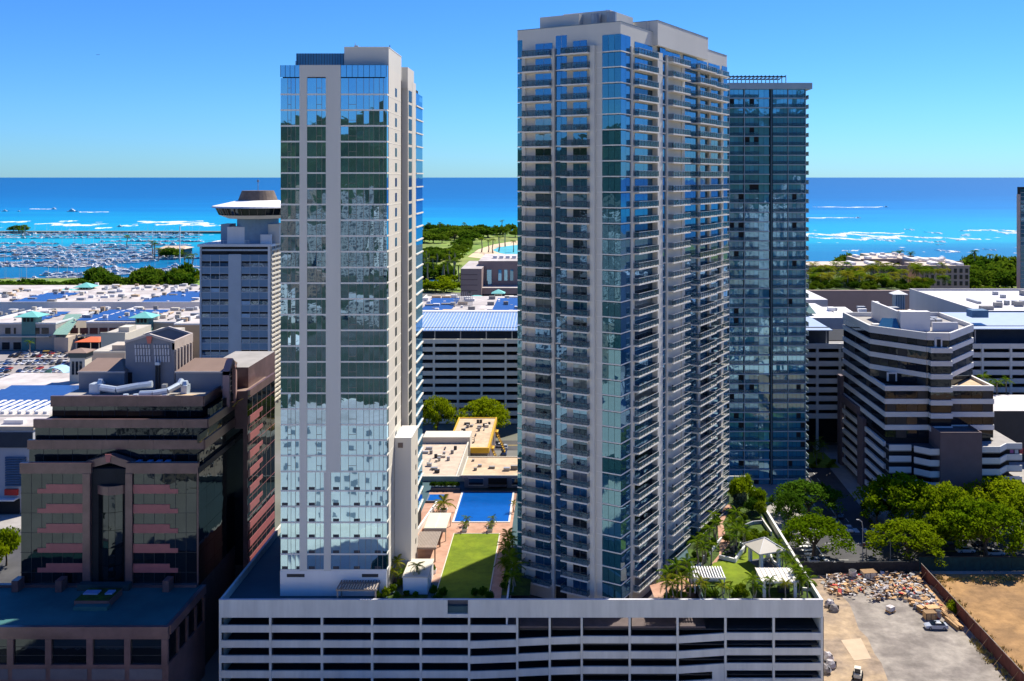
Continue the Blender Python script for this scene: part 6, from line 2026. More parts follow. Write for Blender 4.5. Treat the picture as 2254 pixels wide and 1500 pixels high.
st_cars = [(1836, 1150, 80, 'silver', 'silver car driving up the shaded avenue'), (1868, 1168, 85, 'white', 'white car on the shaded avenue near the crossing'), (1848, 1138, 82, 'grey', 'dark grey car further up the shaded avenue'),
           (2075, 1172, 3, 'white', 'white car half hidden under the big street trees'), (2092, 1198, 3, 'grey', 'grey car under the big street trees'), (2125, 1216, 2, 'white', 'white van shape parked below the right hand street trees'), (2190, 1222, 2, 'silver', 'silver car parked near the right frame edge under trees'), (2160, 1200, 0, 'black', 'black car in the shade of the right hand trees')]
for px, py, a, c, lab in st_cars:
    v = on(px, py); car(v.x, v.y, math.radians(a), P_[c], lab)
for k, (px, py, c) in enumerate(((978, 972, 'blue'), (1112, 988, 'silver'), (1103, 985, 'white'), (1110, 1000, 'blue'), (940, 978, 'grey'))):
    v = on(px, py); car(v.x, v.y, math.radians(90 if k % 2 else 0), P_[c], ('blue car parked left of the yellow trimmed building', 'silver car by the yellow outside stairs', 'white car at the foot of the yellow stairs', 'blue car in the shade right of the yellow stairs', 'grey car on the street left of the yellow trimmed building')[k])
# white pick-ups on the roof right of the office
for k, px in enumerate((2232, 2240)):
    v = on(px, 965 + 10 * k, 9.0)
# car park rows
rows = [(462, -292, 20), (474, -290, 20), (481, -290, 20), (494, -290, 19), (501, -290, 18), (514, -296, 18), (521, -296, 18)]
cl = ['white', 'silver', 'black', 'grey', 'blue', 'white', 'red', 'tan', 'silver', 'black', 'white', 'yellow']
for ri, (y, x0, n) in enumerate(rows):
    for k in range(n):
        x = x0 + k * 3.0
        if R.random() < .14 or x > xof(150, y): continue
        c = R.choice(cl[:11])
        car(x, y + R.uniform(-.4, .4), math.radians(90 + R.gauss(0, 2)) + (math.pi if R.random() < .5 else 0), P_[c], c + ' car parked in the rows of the mall car park at left', c + ' cars parked in the mall car park', parts=False)
v = on(105, 781)
car(v.x, v.y, 0.1, P_['yellow'], 'yellow car standing out at the back of the mall car park', None, 'van', parts=False)
v = on(82, 768)
car(v.x, v.y, 0.5, P_['white'], 'white van driving at the back edge of the mall car park', None, 'van', parts=False, name='delivery_van', cat='van')

# lamp posts, signals
def lamp(px, py, h, label, arm=2.0, D=None):
    v = on(px, py)
    t = thing('street_lamp', label, 'street lamp', (v.x, v.y, 0))
    mb = MB(); mb.tube([(0, 0, 0), (0, 0, h * .8), (-arm * .15, 0, h * .95), (-arm * .6, 0, h)], [.13, .1, .08, .06], 0, 6)
    mb.build('pole', STEEL, t, world=False)
    MB().box(-arm, -arm * .55, -.15, .15, h - .08, h + .08).build('lamp_head', STEEL, t, world=False)
    MB().cone((0, 0), .28, .22, 0, .3, 8).build('base', CONC2, t, world=False)
lamp(1899, 1234, 10.3, 'tall curved street lamp standing at the corner behind the black fence', 1.6)
lamp(66, 815, 10, 'lamp post standing among the parked cars at left', 1.0)
lamp(10, 770, 10, 'white lamp post at the left edge of the car park', 1.0)
lamp(1960, 1236, 5.5, 'short post between the corner lamp and the umbrella tree', .4)
v = on(1907, 1236)
t = thing('traffic_signal', 'black traffic signal heads on a pole by the corner lamp', 'traffic signal', (v.x, v.y, 0))
MB().bar((0, 0, 0), (0, 0, 4.6), .09).build('pole', BLACKM, t, world=False)
for s in (-.6, .6):
    h = MB().box(s - .3, s + .3, -.25, .25, 3.2, 4.7).build('signal_head', BLACKM, t, world=False)
    for q, mm in enumerate((REDP, YPAINT, mat('green_lens', (0.02, .2, .1)))):
        MB().cone((s, 0), .01, .01, 3.5, 3.51, 4).box(s - .12, s + .12, -.28, -.252, 4.2 - .45 * q, 4.45 - .45 * q).build('lens', mm, h, world=False)

# ------------------------------------------------------------------ material heaps on the lot
rr = random.Random(31)
def heap(px, py, kind, label, group=None, rz=None, s=1.0):
    v = on(px, py)
    rz = rr.uniform(0, 3.1) if rz is None else rz
    if kind == 'lumber':
        t = thing('lumber_stack', label, 'lumber stack', (v.x, v.y, 0.03), rz, group)
        for a in range(3):
            for b in range(4):
                L = rr.uniform(1.5, 2.0) * s
                link('plank', unit(LUMBER), t, (rr.uniform(-.1, .1), (b - 1.5) * .3 * s, (.12 + a * .22) * s), (0, 0, rr.gauss(0, .02)), (L * 2, .27 * s, .19 * s))
    elif kind == 'pallet':
        t = thing('stacked_pallet', label, 'pallet', (v.x, v.y, 0.03), rz, group)
        for b in range(5):
            link('slat', unit(LUMBER), t, (0, (b - 2) * .26 * s, .32 * s), (0, 0, 0), (1.4 * s, .2 * s, .05))
        for b in (-1, 0, 1):
            link('bearer', unit(LUMBER), t, (b * .55 * s, 0, .18 * s), (0, 0, 0), (.1, 1.3 * s, .22 * s))
        link('load', unit(rr.choice((LUMBER, WRAP, CONC2))), t, (0, 0, (.35 + .35) * s), (0, 0, .05), (1.2 * s, 1.1 * s, .68 * s))
    elif kind == 'bundle':
        t = thing('wrapped_bundle', label, 'bundle', (v.x, v.y, 0.03), rz, group)
        mb = MB()
        n = 8
        rings = []
        for q, (z, r) in enumerate(((0, .8), (.35, .95), (.8, .8), (1.1, .45))):
            rings.append([(r * s * math.cos(2 * math.pi * k / n) * rr.uniform(.8, 1.15), r * .8 * s * math.sin(2 * math.pi * k / n) * rr.uniform(.8, 1.15), z * s * rr.uniform(.9, 1.1)) for k in range(n)])
        loft(mb, rings, 0)
        mb.build('wrapping', WRAP, t, world=False)
        MB().box(-.9 * s, .9 * s, -.05, .05, .1, 1.0 * s).build('strap', BLACKM, t, world=False)
    elif kind == 'drum':
        t = thing('storage_drum', label, 'drum', (v.x, v.y, 0.03), rz, group)
        MB().cone((0, 0), .45 * s, .45 * s, 0, 1.2 * s, 12).build('drum_body', WRAP, t, world=False)
        for z in (.35, .8):
            MB().cone((0, 0), .47 * s, .47 * s, z * s, z * s + .05, 12).build('drum_hoop', STEEL, t, world=False)
        MB().cone((0, 0), .4 * s, .4 * s, 1.2 * s, 1.25 * s, 12).build('drum_lid', BLACKM, t, world=False)
    else:
        t = thing('wooden_crate', label, 'crate', (v.x, v.y, 0.03), rz, group)
        link('crate_box', unit(rr.choice((LUMBER, LUMBER, CREAM))), t, (0, 0, .5 * s), (0, 0, 0), (1.6 * s, 1.1 * s, .95 * s))
        for x in (-.7, 0, .7):
            link('batten', unit(WOOD), t, (x * s, 0, .5 * s), (0, 0, 0), (.12, 1.16 * s, .98 * s))
        link('lid', unit(LUMBER), t, (0, 0, 1.0 * s), (0, 0, .03), (1.7 * s, 1.2 * s, .06))
    return t
GP1 = 'building materials heaped on the lot'
kinds = ['lumber', 'bundle', 'pallet', 'crate', 'bundle', 'lumber', 'bundle', 'drum']
KL = dict(lumber='stack of raw planks in the jumbled material heap on the lot', bundle='white wrapped bundle in the jumbled material heap on the lot', pallet='loaded pallet in the jumbled material heap on the lot', crate='wooden crate in the jumbled material heap on the lot', drum='pale drum in the jumbled material heap on the lot')
def area(poly_px, n, s0=.55, s1=1.05):
    for k in range(n):
        i = rr.randrange(len(poly_px) - 1)
        (x0, y0), (x1, y1) = poly_px[i], poly_px[i + 1]
        t = rr.random()
        kd = rr.choice(kinds)
        heap(x0 + (x1 - x0) * t + rr.gauss(0, 6), y0 + (y1 - y0) * t + rr.gauss(0, 5), kd, KL[kd], {'lumber': 'plank stacks', 'bundle': 'wrapped bundles', 'pallet': 'loaded pallets', 'crate': 'wooden crates', 'drum': 'pale drums'}[kd] + ' in the heap on the lot', s=rr.uniform(s0, s1))
def scrap(poly_px, n, seed):
    q = random.Random(seed); mb = MB()
    for k in range(n):
        i = q.randrange(len(poly_px) - 1)
        (x0, y0), (x1, y1) = poly_px[i], poly_px[i + 1]
        t = q.random()
        v = on(x0 + (x1 - x0) * t + q.gauss(0, 9), y0 + (y1 - y0) * t + q.gauss(0, 7))
        if v.x > 86.6 or v.x < 50 or v.y > 231: continue
        z = abs(q.gauss(0, .55)); a = q.uniform(0, 3.14)
        L, w, h = q.choice(((1.6, .12, .06), (1.0, .3, .05), (.5, .35, .3), (.35, .3, .25), (2.2, .1, .1), (.8, .6, .04)))
        d, e = Vector((math.cos(a), math.sin(a), q.gauss(0, .18))), Vector((-math.sin(a), math.cos(a), q.gauss(0, .25)))
        c = Vector((v.x, v.y, .08 + z))
        u = Vector((0, 0, h))
        b4 = [c - d * L / 2 - e * w, c + d * L / 2 - e * w, c + d * L / 2 + e * w, c - d * L / 2 + e * w]
        mb.hexa(b4, [p + u for p in b4], q.choice((0, 0, 0, 0, 1, 1, 1, 3, 3, 4, 5, 5, 2) if q.random() < .5 else (0, 1, 3, 5, 0, 1)))
    tag(mb.build('scrap_pieces', [LUMBER, WRAP, REDP, CONC2, WHITE, WOOD]), kind='stuff')
scrap([(1822, 1286), (1850, 1274), (1880, 1280), (1905, 1285), (1870, 1302), (1830, 1298)], 420, 3)
scrap([(1930, 1312), (1960, 1302), (1990, 1298), (2015, 1304), (2040, 1340), (2055, 1350), (2045, 1318)], 900, 4)
scrap([(1925, 1280), (1960, 1272), (2000, 1272), (2025, 1280)], 300, 5)
area([(1822, 1282), (1850, 1270), (1880, 1276), (1900, 1285), (1870, 1300), (1830, 1298)], 46)
area([(1930, 1310), (1960, 1300), (1985, 1296), (2010, 1300), (2030, 1310)], 44)
area([(2000, 1312), (2020, 1330), (2040, 1345), (2050, 1330), (2035, 1308)], 44)
area([(1930, 1275), (1960, 1268), (2000, 1270), (2020, 1278)], 26)
for k in range(7):
    heap(2052 + k * 8, 1305 + k * 12, 'lumber', ORD[k] + ' plank stack from the far end of the row along the red fence', 'plank stacks along the red fence', rz=math.radians(98), s=1.3)
heap(1960, 1348, 'pallet', 'single loaded pallet standing apart in the middle of the lot', rz=.5, s=1.25)
heap(2052, 1352, 'crate', 'buff flat crate just behind the silver sedan', rz=.1, s=1.6)
heap(2046, 1362, 'crate', 'second buff flat crate nearest to the silver sedan', rz=.05, s=1.5)
heap(2066, 1360, 'drum', 'pale drum between the crates and the silver sedan', s=1.3)
heap(1877, 1278, 'drum', 'yellow topped drum in the left heap', s=2.0)
heap(1912, 1276, 'crate', 'orange crate stack behind the left heap by the black fence', rz=.1, s=2.0)
for k, (px, py) in enumerate(((1826, 1335), (1835, 1345))):
    heap(px, py, 'bundle', ('dark wrapped bundle against the podium corner', 'second bundle in front of the podium corner')[k], s=1.3)
for k, (px, py) in enumerate(((1822, 1452), (1828, 1470), (1818, 1480))):
    heap(px, py, 'bundle', ('white bundle beside the podium wall near the bottom', 'bundle below the plywood sheet by the podium wall', 'bundle lowest along the podium wall')[k], s=1.3)
# small machines at the bottom edge
def loader(px, py, label, rz, m):
    v = on(px, py)
    t = thing('small_loader', label, 'loader', (v.x, v.y, .03), rz)
    MB().box(-1.1, 1.0, -.7, .7, .5, 1.2).build('chassis', m, t, world=False)
    MB().box(-.6, .4, -.55, .55, 1.2, 2.1).build('cab', CGL, t, world=False)
    MB().box(-.7, .5, -.62, .62, 2.1, 2.2).build('cab_roof', m, t, world=False)
    b = [(.42 * math.cos(2 * math.pi * k / 12), -.16, .42 * math.sin(2 * math.pi * k / 12)) for k in range(12)]
    wm = MB().hexa(b, [(x, .16, z) for x, y, z in b]).mesh('wheel', TYRE)
    for sx in (-.75, .75):
        for sy in (-.8, .8):
            link('wheel', wm, t, (sx, sy, .42))
    for sy in (-.6, .6):
        MB().bar((-.6, sy, 1.3), (1.6, sy, .5), .09).build('lift_arm', m, t, world=False)
    MB().hexa([(1.4, -.85, .1), (2.1, -.85, .1), (2.1, .85, .1), (1.4, .85, .1)], [(1.4, -.85, .8), (1.6, -.85, .8), (1.6, .85, .8), (1.4, .85, .8)]).build('bucket', BLACKM, t, world=False)
loader(1888, 1494, 'small cream wheeled loader at the bottom edge of the lot', 1.2, CREAM)
# ------------------------------------------------------------------ trees
def leaf_quad(mb, c, s, q, up=0.5):
    n = Vector((q.gauss(0, 1), q.gauss(0, 1), q.gauss(0, 1) + up)).normalized()
    a = n.cross(Vector((q.gauss(0, 1), q.gauss(0, 1), q.gauss(0, 1)))).normalized()
    b = n.cross(a)
    w = s * q.uniform(.35, .6)
    h = s * q.uniform(.5, .9)
    c = Vector(c)
    mb.poly([c - a * h, c + b * w, c + a * h, c - b * w])

def crown_umbrella(seed, n_cl=150, per=40, leaf=.05, flat=.42, cl=.17):
    """wide dome, unit radius, top at z=1, underside at about z=.45 of unit height"""
    q = random.Random(seed); mb = MB()
    for k in range(n_cl):
        r = math.sqrt(q.random()) * .9
        a = q.uniform(0, 6.283)
        lob = 1 + .13 * math.sin(3 * a + seed) + .09 * math.sin(7 * a + seed * 2)
        r *= lob
        base = 1 - flat * (r ** 2.2) * 1.05
        z = base - q.random() ** 2 * .28 - .06
        cs = cl * q.uniform(.6, 1.25)
        cx, cy = r * math.cos(a), r * math.sin(a)
        for _ in range(per):
            v = Vector((q.gauss(0, 1), q.gauss(0, 1), q.gauss(0, 1))).normalized() * (q.random() ** .4)
            leaf_quad(mb, (cx + v.x * cs, cy + v.y * cs, z + v.z * cs * .55 + .02), leaf * q.uniform(.7, 1.35), q, 1.7)
    return mb

def crown_round(seed, n_cl=70, per=34, leaf=.09, cl=.3):
    q = random.Random(seed); mb = MB()
    for k in range(n_cl):
        v = Vector((q.gauss(0, 1), q.gauss(0, 1), q.gauss(0, 1))).normalized() * (.45 + .5 * q.random())
        if v.z < -.55: v.z *= .4
        lob = 1 + .15 * math.sin(3 * math.atan2(v.y, v.x) + seed)
        cx, cy, cz = v.x * .78 * lob, v.y * .78 * lob, .62 + v.z * .36
        cs = cl * q.uniform(.6, 1.2)
        for _ in range(per):
            w = Vector((q.gauss(0, 1), q.gauss(0, 1), q.gauss(0, 1))).normalized() * (q.random() ** .4)
            leaf_quad(mb, (cx + w.x * cs, cy + w.y * cs, cz + w.z * cs * .5), leaf * q.uniform(.7, 1.3), q, 1.1)
    return mb

def trunk_mesh(seed, spread=.75, fork=.3, r=.045):
    q = random.Random(seed); mb = MB()
    mb.tube([(0, 0, 0), (.01, .01, fork * .5), (.02, -.01, fork)], [r * 1.5, r, r * .9], 0, 7)
    for k in range(7):
        a = k * .9 + q.uniform(-.3, .3)
        s = spread * q.uniform(.6, 1.0)
        p1 = (.02 + .28 * s * math.cos(a), .28 * s * math.sin(a), fork + .18)
        p2 = (.02 + .65 * s * math.cos(a + .15), .65 * s * math.sin(a + .15), fork + .34)
        p3 = (.02 + s * math.cos(a + .1), s * math.sin(a + .1), fork + .45)
        mb.tube([(.02, -.01, fork * .9), p1, p2, p3], [r * .7, r * .45, r * .28, r * .1], 0, 5)
        b = a + .6
        mb.tube([p1, (p1[0] + .3 * s * math.cos(b), p1[1] + .3 * s * math.sin(b), fork + .42)], [r * .35, r * .1], 0, 4)
    return mb

CR = {}
def cr(kind, var, m):
    k = (kind, var, m.name)
    if k not in CR:
        CR[k] = {'umb': lambda: crown_umbrella(var * 13 + 1), 'rnd': lambda: crown_round(var * 17 + 2),
                 'far': lambda: crown_round(var * 19 + 3, 34, 22, .17, .34), 'farumb': lambda: crown_umbrella(var * 23 + 4, 46, 22, .12, .45, .24)}[kind]().mesh('crown', m)
    return CR[k]
TRK = [trunk_mesh(s).mesh('trunk', BARK) for s in range(3)]

def tree(x, y, h, r, label, kind='umb', m=None, group=None, var=None, z=0.0, name='shade_tree', cat='tree'):
    m = m or MONKEY
    var = R.randrange(3) if var is None else var
    t = thing(name, label, cat, (x, y, z), R.uniform(0, 6.28), group)
    link('trunk', TRK[var], t, (0, 0, 0), (0, 0, 0), (r, r, h))
    link('crown', cr(kind, var, m), t, (0, 0, 0), (0, 0, 0), (r, r * R.uniform(.92, 1.08), h))
    return t

def ptree(px, D, pytop, rpx, label, **kw):
    return tree(xof(px, D), D, zof(pytop, D), rpx * D / F, label, **kw)

ptree(1779, 272, 1064, 78, 'shaded green umbrella tree at the foot of the teal tower', m=MONKEYD, var=0)  # darker leaf colour stands in for the tower's shadow
ptree(1792, 244, 1140, 80, 'bright umbrella tree just outside the deck wall by the street corner', var=1)
ptree(1998, 242, 1150, 86, 'solitary umbrella tree standing behind the black fence of the lot', var=2)
ptree(1985, 262, 1050, 98, 'broad monkeypod tree in front of the banded office block', var=0)
ptree(2085, 256, 1066, 72, 'smaller monkeypod tree right of the blank mauve wing', var=1)
ptree(2170, 242, 1104, 98, 'large street tree over the dark green screen at right', var=1)
ptree(2190, 268, 1052, 96, 'monkeypod tree in front of the zigzag parking bands', var=2)
ptree(2275, 250, 1080, 84, 'street tree cut by the right frame edge', var=0)
ptree(2075, 247, 1128, 50, 'low street tree between the two big monkeypods', var=2)
ptree(2125, 250, 1112, 72, 'inner street tree filling the gap between the big monkeypods', var=0)
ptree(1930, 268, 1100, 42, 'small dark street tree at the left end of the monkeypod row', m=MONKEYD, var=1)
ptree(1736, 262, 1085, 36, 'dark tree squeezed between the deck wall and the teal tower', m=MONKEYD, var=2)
ptree(962, 354, 875, 44, 'round street tree before the garage, left one in the tower gap', kind='umb', var=0)
ptree(1066, 354, 876, 58, 'round street tree before the garage, right one in the tower gap', kind='umb', var=1)
ptree(14, 238, 1164, 38, 'green street tree at the left frame edge beside the granite block', kind='rnd', var=2)
ptree(-20, 232, 1190, 36, 'lower street tree cut by the left frame edge', kind='rnd', var=0)

# palms: trunk plus fronds, each frond its own piece
def frond_mesh(seed, droop=1.0, n=9, wid=.16):
    q = random.Random(seed); mb = MB()
    pts = []
    for k in range(n + 1):
        t = k / n
        pts.append(Vector((t * .95 - .12 * t * t * droop, 0, .42 * t - .80 * droop * t * t)))
    for k in range(n):
        mb.bar(pts[k], pts[k + 1], .012, 0, 3, .008)
        if k == 0: continue
        for s in (-1, 1):
            for f in (0.0, 0.5):
                p = pts[k].lerp(pts[k + 1], f)
                w = wid * (1 - abs(2 * (k + f) / n - .9) ** 2 * .55) * q.uniform(.85, 1.15)
                tip = p + Vector((.10, s * w * 1.5, -.07 - .06 * q.random()))
                mb.poly([p, p + Vector((.055, s * .012, 0)), tip])
    return mb
FROND = {}
def frond(m, v, droop):
    k = (m.name, v, droop)
    if k not in FROND:
        FROND[k] = frond_mesh(v + 40, droop).mesh('frond', m)
    return FROND[k]
PTR = []
for s in range(3):
    q = random.Random(s); mb = MB()
    mb.tube([(0, 0, 0), (.03 * q.gauss(0, 1), .03 * q.gauss(0, 1), .35), (.03 * q.gauss(0, 1), .03 * q.gauss(0, 1), .7), (0, 0, 1)], [.055, .04, .035, .04], 0, 6)
    PTR.append(mb.mesh('trunk', PALMB))
PALMFAR = {}
def palm(x, y, z, h, L, label, m=None, group=None, far=False, n=15, name='palm_tree', cat='palm tree', trunk=True, droop=None):
    m = m or PALML
    t = thing(name, label, cat, (x, y, z), R.uniform(0, 6.28), group)
    if trunk and h > .3:
        link('trunk', R.choice(PTR), t, (0, 0, 0), (0, 0, 0), (max(h, 2.5), max(h, 2.5), h))
    if far:
        k = (m.name, R.randrange(3))
        if k not in PALMFAR:
            mb = MB(); q = random.Random(k[1])
            fm = frond_mesh(3 + k[1], 1.0, 6, .3)
            for j in range(16):
                a = j * 2.4; M = Matrix.Rotation(a, 4, 'Z') @ Matrix.Rotation(q.uniform(-.7, .5), 4, 'Y')
                i = len(mb.v)
                mb.v += [tuple(M @ Vector(v)) for v in fm.v]
                mb.f += [tuple(i + e for e in f) for f in fm.f]; mb.m += [0] * len(fm.f)
            PALMFAR[k] = mb.mesh('crown', m)
        link('crown', PALMFAR[k], t, (0, 0, h), (0, 0, R.uniform(0, 6)), (L, L, L))
        return t
    for j in range(n):
        a = j * 2.399 + R.uniform(-.2, .2)
        pitch = -0.95 + 1.5 * ((j + .5) / n) + R.uniform(-.1, .1)
        s = L * R.uniform(.8, 1.1)
        link('frond', frond(m, j % 3, droop or (0.8 if j % 2 else 1.0)), t, (0, 0, h), (0, pitch, a), (s, s, s))
    return t

def palm_c(px, py, h, L, label, **kw):
    D = max((EYE - ZD - h) * F / (py - HY), 179.4)
    return palm(xof(px, D), D, ZD, h, L, label, **kw)

def shrub(x, y, z, r, h, label, m=None, group=None, name='shrub'):
    m = m or BUSH
    t = thing(name, label, 'shrub', (x, y, z), R.uniform(0, 6), group)
    link('foliage', cr('far' if r < 1.1 else 'rnd', R.randrange(3), m), t, (0, 0, -h * .15), (0, 0, 0), (r, r, h * 1.15))
    link('stem', TRK[0], t, (0, 0, 0), (0, 0, 0), (r * .5, r * .5, h * .6))
    return t
def shrub_c(px, py, r, h, label, **kw):
    D = max((EYE - ZD - h * .5) * F / (py - HY), 179.3)
    return shrub(xof(px, D), D, ZD, r, h, label, **kw)

# ------------------------------------------------------------------ roof deck between the towers
# white service box with palm in front, pergolas, canopy
sbx = thing('service_box', 'white walled flat roofed service box behind the podium parapet left of the lawn', 'service hut', (xof(915, 183), 183, ZD))
MB().box(xof(887, 183.5), xof(941, 183.5), 183.5, 192, ZD, zof(1272, 183.5), 0, 1).build('wall', [WHITE, MEMB], sbx)
MB().box(xof(887, 183.5) - .15, xof(941, 183.5) + .15, 183.35, 192.1, zof(1272, 183.5) + .002, zof(1272, 183.5) + .2, 0).build('roof_slab', CREAM, sbx)
def pergola(name, label, x0, x1, y0, y1, z, n, m, pm, posts=True, along='x'):
    t = thing(name, label, 'pergola', ((x0 + x1) / 2, (y0 + y1) / 2, ZD))
    for k in range(n):
        if along == 'x':
            x = x0 + (x1 - x0) * (k + .5) / n
            piece(t, 'slat', m, x - .11, x + .11, y0, y1, z, z + .22)
        else:
            y = y0 + (y1 - y0) * (k + .5) / n
            piece(t, 'slat', m, x0, x1, y - .07, y + .07, z, z + .22)
    for y in (y0 + .4, y1 - .4):
        piece(t, 'beam', m, x0, x1, y - .12, y + .12, z - .3, z - .002)
        if posts:
            for x in (x0 + .3, x1 - .3):
                piece(t, 'post', pm, x - .12, x + .12, y - .12, y + .12, ZD + .03, z - .302)
    return t
SLATM = mat('grey_brown_slat', (0.30, 0.25, 0.21), 0.8, 0.1, 0.6)
pergola('slatted_pergola', 'slatted pergola half in shade at the foot of the left tower', xof(742, 180), xof(832, 180), 178.7, 182.7, ZD + 2.9, 15, SLATM, SLATM)
pergola('slatted_pergola', 'brown slatted pergola beside the path right of the white stair shaft', xof(912, 200), xof(962, 200), 198.5, 207.5, ZD + 3.0, 15, SLATM, WOOD)
cp = thing('sun_canopy', 'pale cream flat canopy between the brown pergola and the pool', 'canopy', (-27.5, 215, ZD))
xa, xb = xof(936, 212), xof(985, 212)
MB().box(xa, xb, 210, 219.5, ZD + 2.9, ZD + 3.05).build('canopy_roof', CREAM, cp)
piece(cp, 'roof_joint', WHITE, (xa + xb) / 2 - .06, (xa + xb) / 2 + .06, 210.02, 219.4, ZD + 3.051, ZD + 3.09)
for x in (xa + .2, xb - .2):
    for y in (210.3, 219.2):
        piece(cp, 'post', CREAM, x - .1, x + .1, y - .1, y + .1, ZD + .03, ZD + 2.9)
piece(cp, 'end_panel', STEEL, xa, xb, 209.7, 209.8, ZD + 2.2, ZD + 3.0)
GWALL = mat('blue_grey_wall2', (0.12, 0.16, 0.2), 0.8)
sw = thing('deck_wall', 'low white slanting wall beside the spa left of the pool', 'wall', (xof(935, 222), 222, ZD))
MB().hexa([(-32.6, 214, ZD), (-32.2, 214, ZD), (-30.2, 233, ZD), (-30.6, 233, ZD)], [(-32.6, 214, ZD + 1.1), (-32.2, 214, ZD + 1.1), (-30.2, 233, ZD + 1.1), (-30.6, 233, ZD + 1.1)]).build('wall_body', WHITE, sw)
spa = thing('spa_pool', 'small blue green spa pool in shade left of the main pool', 'spa pool', (-32, 237, ZD))
MB().box(-33.3, -29, 235, 240, ZD + .03, ZD + .5).build('spa_rim', GWALL, spa)
MB().box(-32.9, -29.4, 235.4, 239.6, ZD + .502, ZD + .54).build('water', POOL, spa)
# long hedge at the back of the deck
hg = thing('clipped_hedge', 'dark clipped hedge in a wall planter behind the spa', 'hedge', (-30, 244, ZD))
MB().box(-33.3, -25.9, 243.6, 245.4, ZD, ZD + .9).build('planter_wall', GWALL, hg)
for k in range(9):
    link('foliage', cr('far', k % 3, MONKEYD), hg, (-33 + .8 * k + 30, .5, .7), (0, 0, k), (.9, .9, 1.5))
def planter(px, py, s, label):
    v = on(px, py, ZD)
    t = thing('square_planter', label, 'planter', (v.x, v.y, ZD))
    MB().hexa([(-s * .42, -s * .42, 0.03), (s * .42, -s * .42, 0.03), (s * .42, s * .42, 0.03), (-s * .42, s * .42, 0.03)], [(-s * .5, -s * .5, .8), (s * .5, -s * .5, .8), (s * .5, s * .5, .8), (-s * .5, s * .5, .8)]).build('planter_box', WHITE, t, world=False)
    MB().box(-s * .42, s * .42, -s * .42, s * .42, .802, .83).build('planter_soil', BED, t, world=False)
    return v
v = planter(977, 1128, 1.7, 'white square planter with yellow palm left of the pool')
palm(v.x, v.y, ZD + .8, 1.3, 3.2, 'yellow green palm in the white planter left of the pool', m=PALMY)
for px, lab in ((1023, 'left'), (1079, 'right')):
    v = planter(px, 1170, 1.3, 'white planter on the %s between the lawn and the pool' % lab)
    palm(v.x, v.y, ZD + .8, .9, 1.5, 'small palm in the %s planter between lawn and pool' % lab, n=12)
    v = planter(px + 5, 1157, 1.2, 'white planter on the %s, second row nearest the pool' % lab)
    palm(v.x, v.y, ZD + .8, .9, 1.5, 'small palm in the %s planter of the row nearest the pool' % lab, n=12)
v = planter(955, 1262, 1.0, 'small planter beside the white service box')
shrub(v.x, v.y, ZD + .8, .5, .9, 'small shrub in the planter beside the white service box')
palm_c(966, 1118, 3.0, 1.2, 'thin young palm on the terrace left of the pool', n=8)
palm_c(1131, 1108, 2.2, 1.6, 'yellow palm right of the pool against the balcony tower', m=PALMY, n=10)
palm_c(874, 1238, 4.2, 2.2, 'yellow green palm in the bed left of the white service box', m=PALMY)
palm_c(862, 1258, 3.2, 2.0, 'shorter palm in the bed at the corner of the left tower', m=PALMY)
palm_c(918, 1246, 4.6, 2.0, 'dark slim palm rising in front of the white service box', n=12)
palm_c(886, 1262, 2.6, 1.8, 'leaning palm between the bed and the service box')
for k, (px, py, r, h) in enumerate(((833, 1310, .9, 1.6), (848, 1305, 1.0, 2.0), (864, 1296, 1.0, 1.8), (872, 1312, .9, 1.4), (845, 1285, .8, 1.6), (880, 1284, .9, 1.5), (895, 1306, .8, 1.0), (915, 1308, .8, .9))):
    shrub_c(px, py, r, h, 'bright green shrub in the corner bed right of the left tower', m=YELLOWL if k % 2 else BUSH, group='shrubs in the corner bed')
for k, (px, py, r, h) in enumerate(((955, 1300, 1.1, 1.9), (975, 1304, 1.2, 1.9), (962, 1316, 1.0, 1.6), (1045, 1305, 1.0, 1.7), (1062, 1304, 1.2, 2.0), (1078, 1312, 1.1, 1.7))):
    shrub_c(px, py, r, h, 'dark frangipani shrub at the %s end of the parapet before the lawn' % ('left' if px < 1000 else 'right'), m=MONKEYD, group='dark shrubs at the %s of the lawn front' % ('left' if px < 1000 else 'right'))
sheet('planting_bed', [(-11.4, 183), (-6, 183), (-6, 206), (-11.4, 206)], BED, ZD + .05)
sheet('planting_bed', [(-36.5, 179), (-25.5, 179), (-25.5, 183.3), (-33, 183.3), (-33.2, 190), (-36.5, 190)][:3] + [(-33.2, 183.3), (-33.2, 179)], BED, ZD + .05)
for k, (px, py, h, L) in enumerate(((1113, 1205, 4.5, 2.6), (1128, 1190, 5.0, 2.6), (1124, 1228, 4.2, 2.8), (1134, 1246, 4.0, 2.6), (1112, 1240, 3.0, 2.4), (1128, 1270, 3.0, 2.6), (1118, 1178, 5.0, 2.2))):
    palm_c(px, py, h, L, ORD[k] + ' palm in the shaded strip between lawn and balcony tower', group='palms in the shaded strip', m=PALML)
for k in range(6):
    shrub_c(1110 + 4 * (k % 3), 1290 - 18 * k, .9, 1.5, 'low dark shrub in the shaded strip between lawn and balcony tower', m=MONKEYD, group='shrubs in the shaded strip')

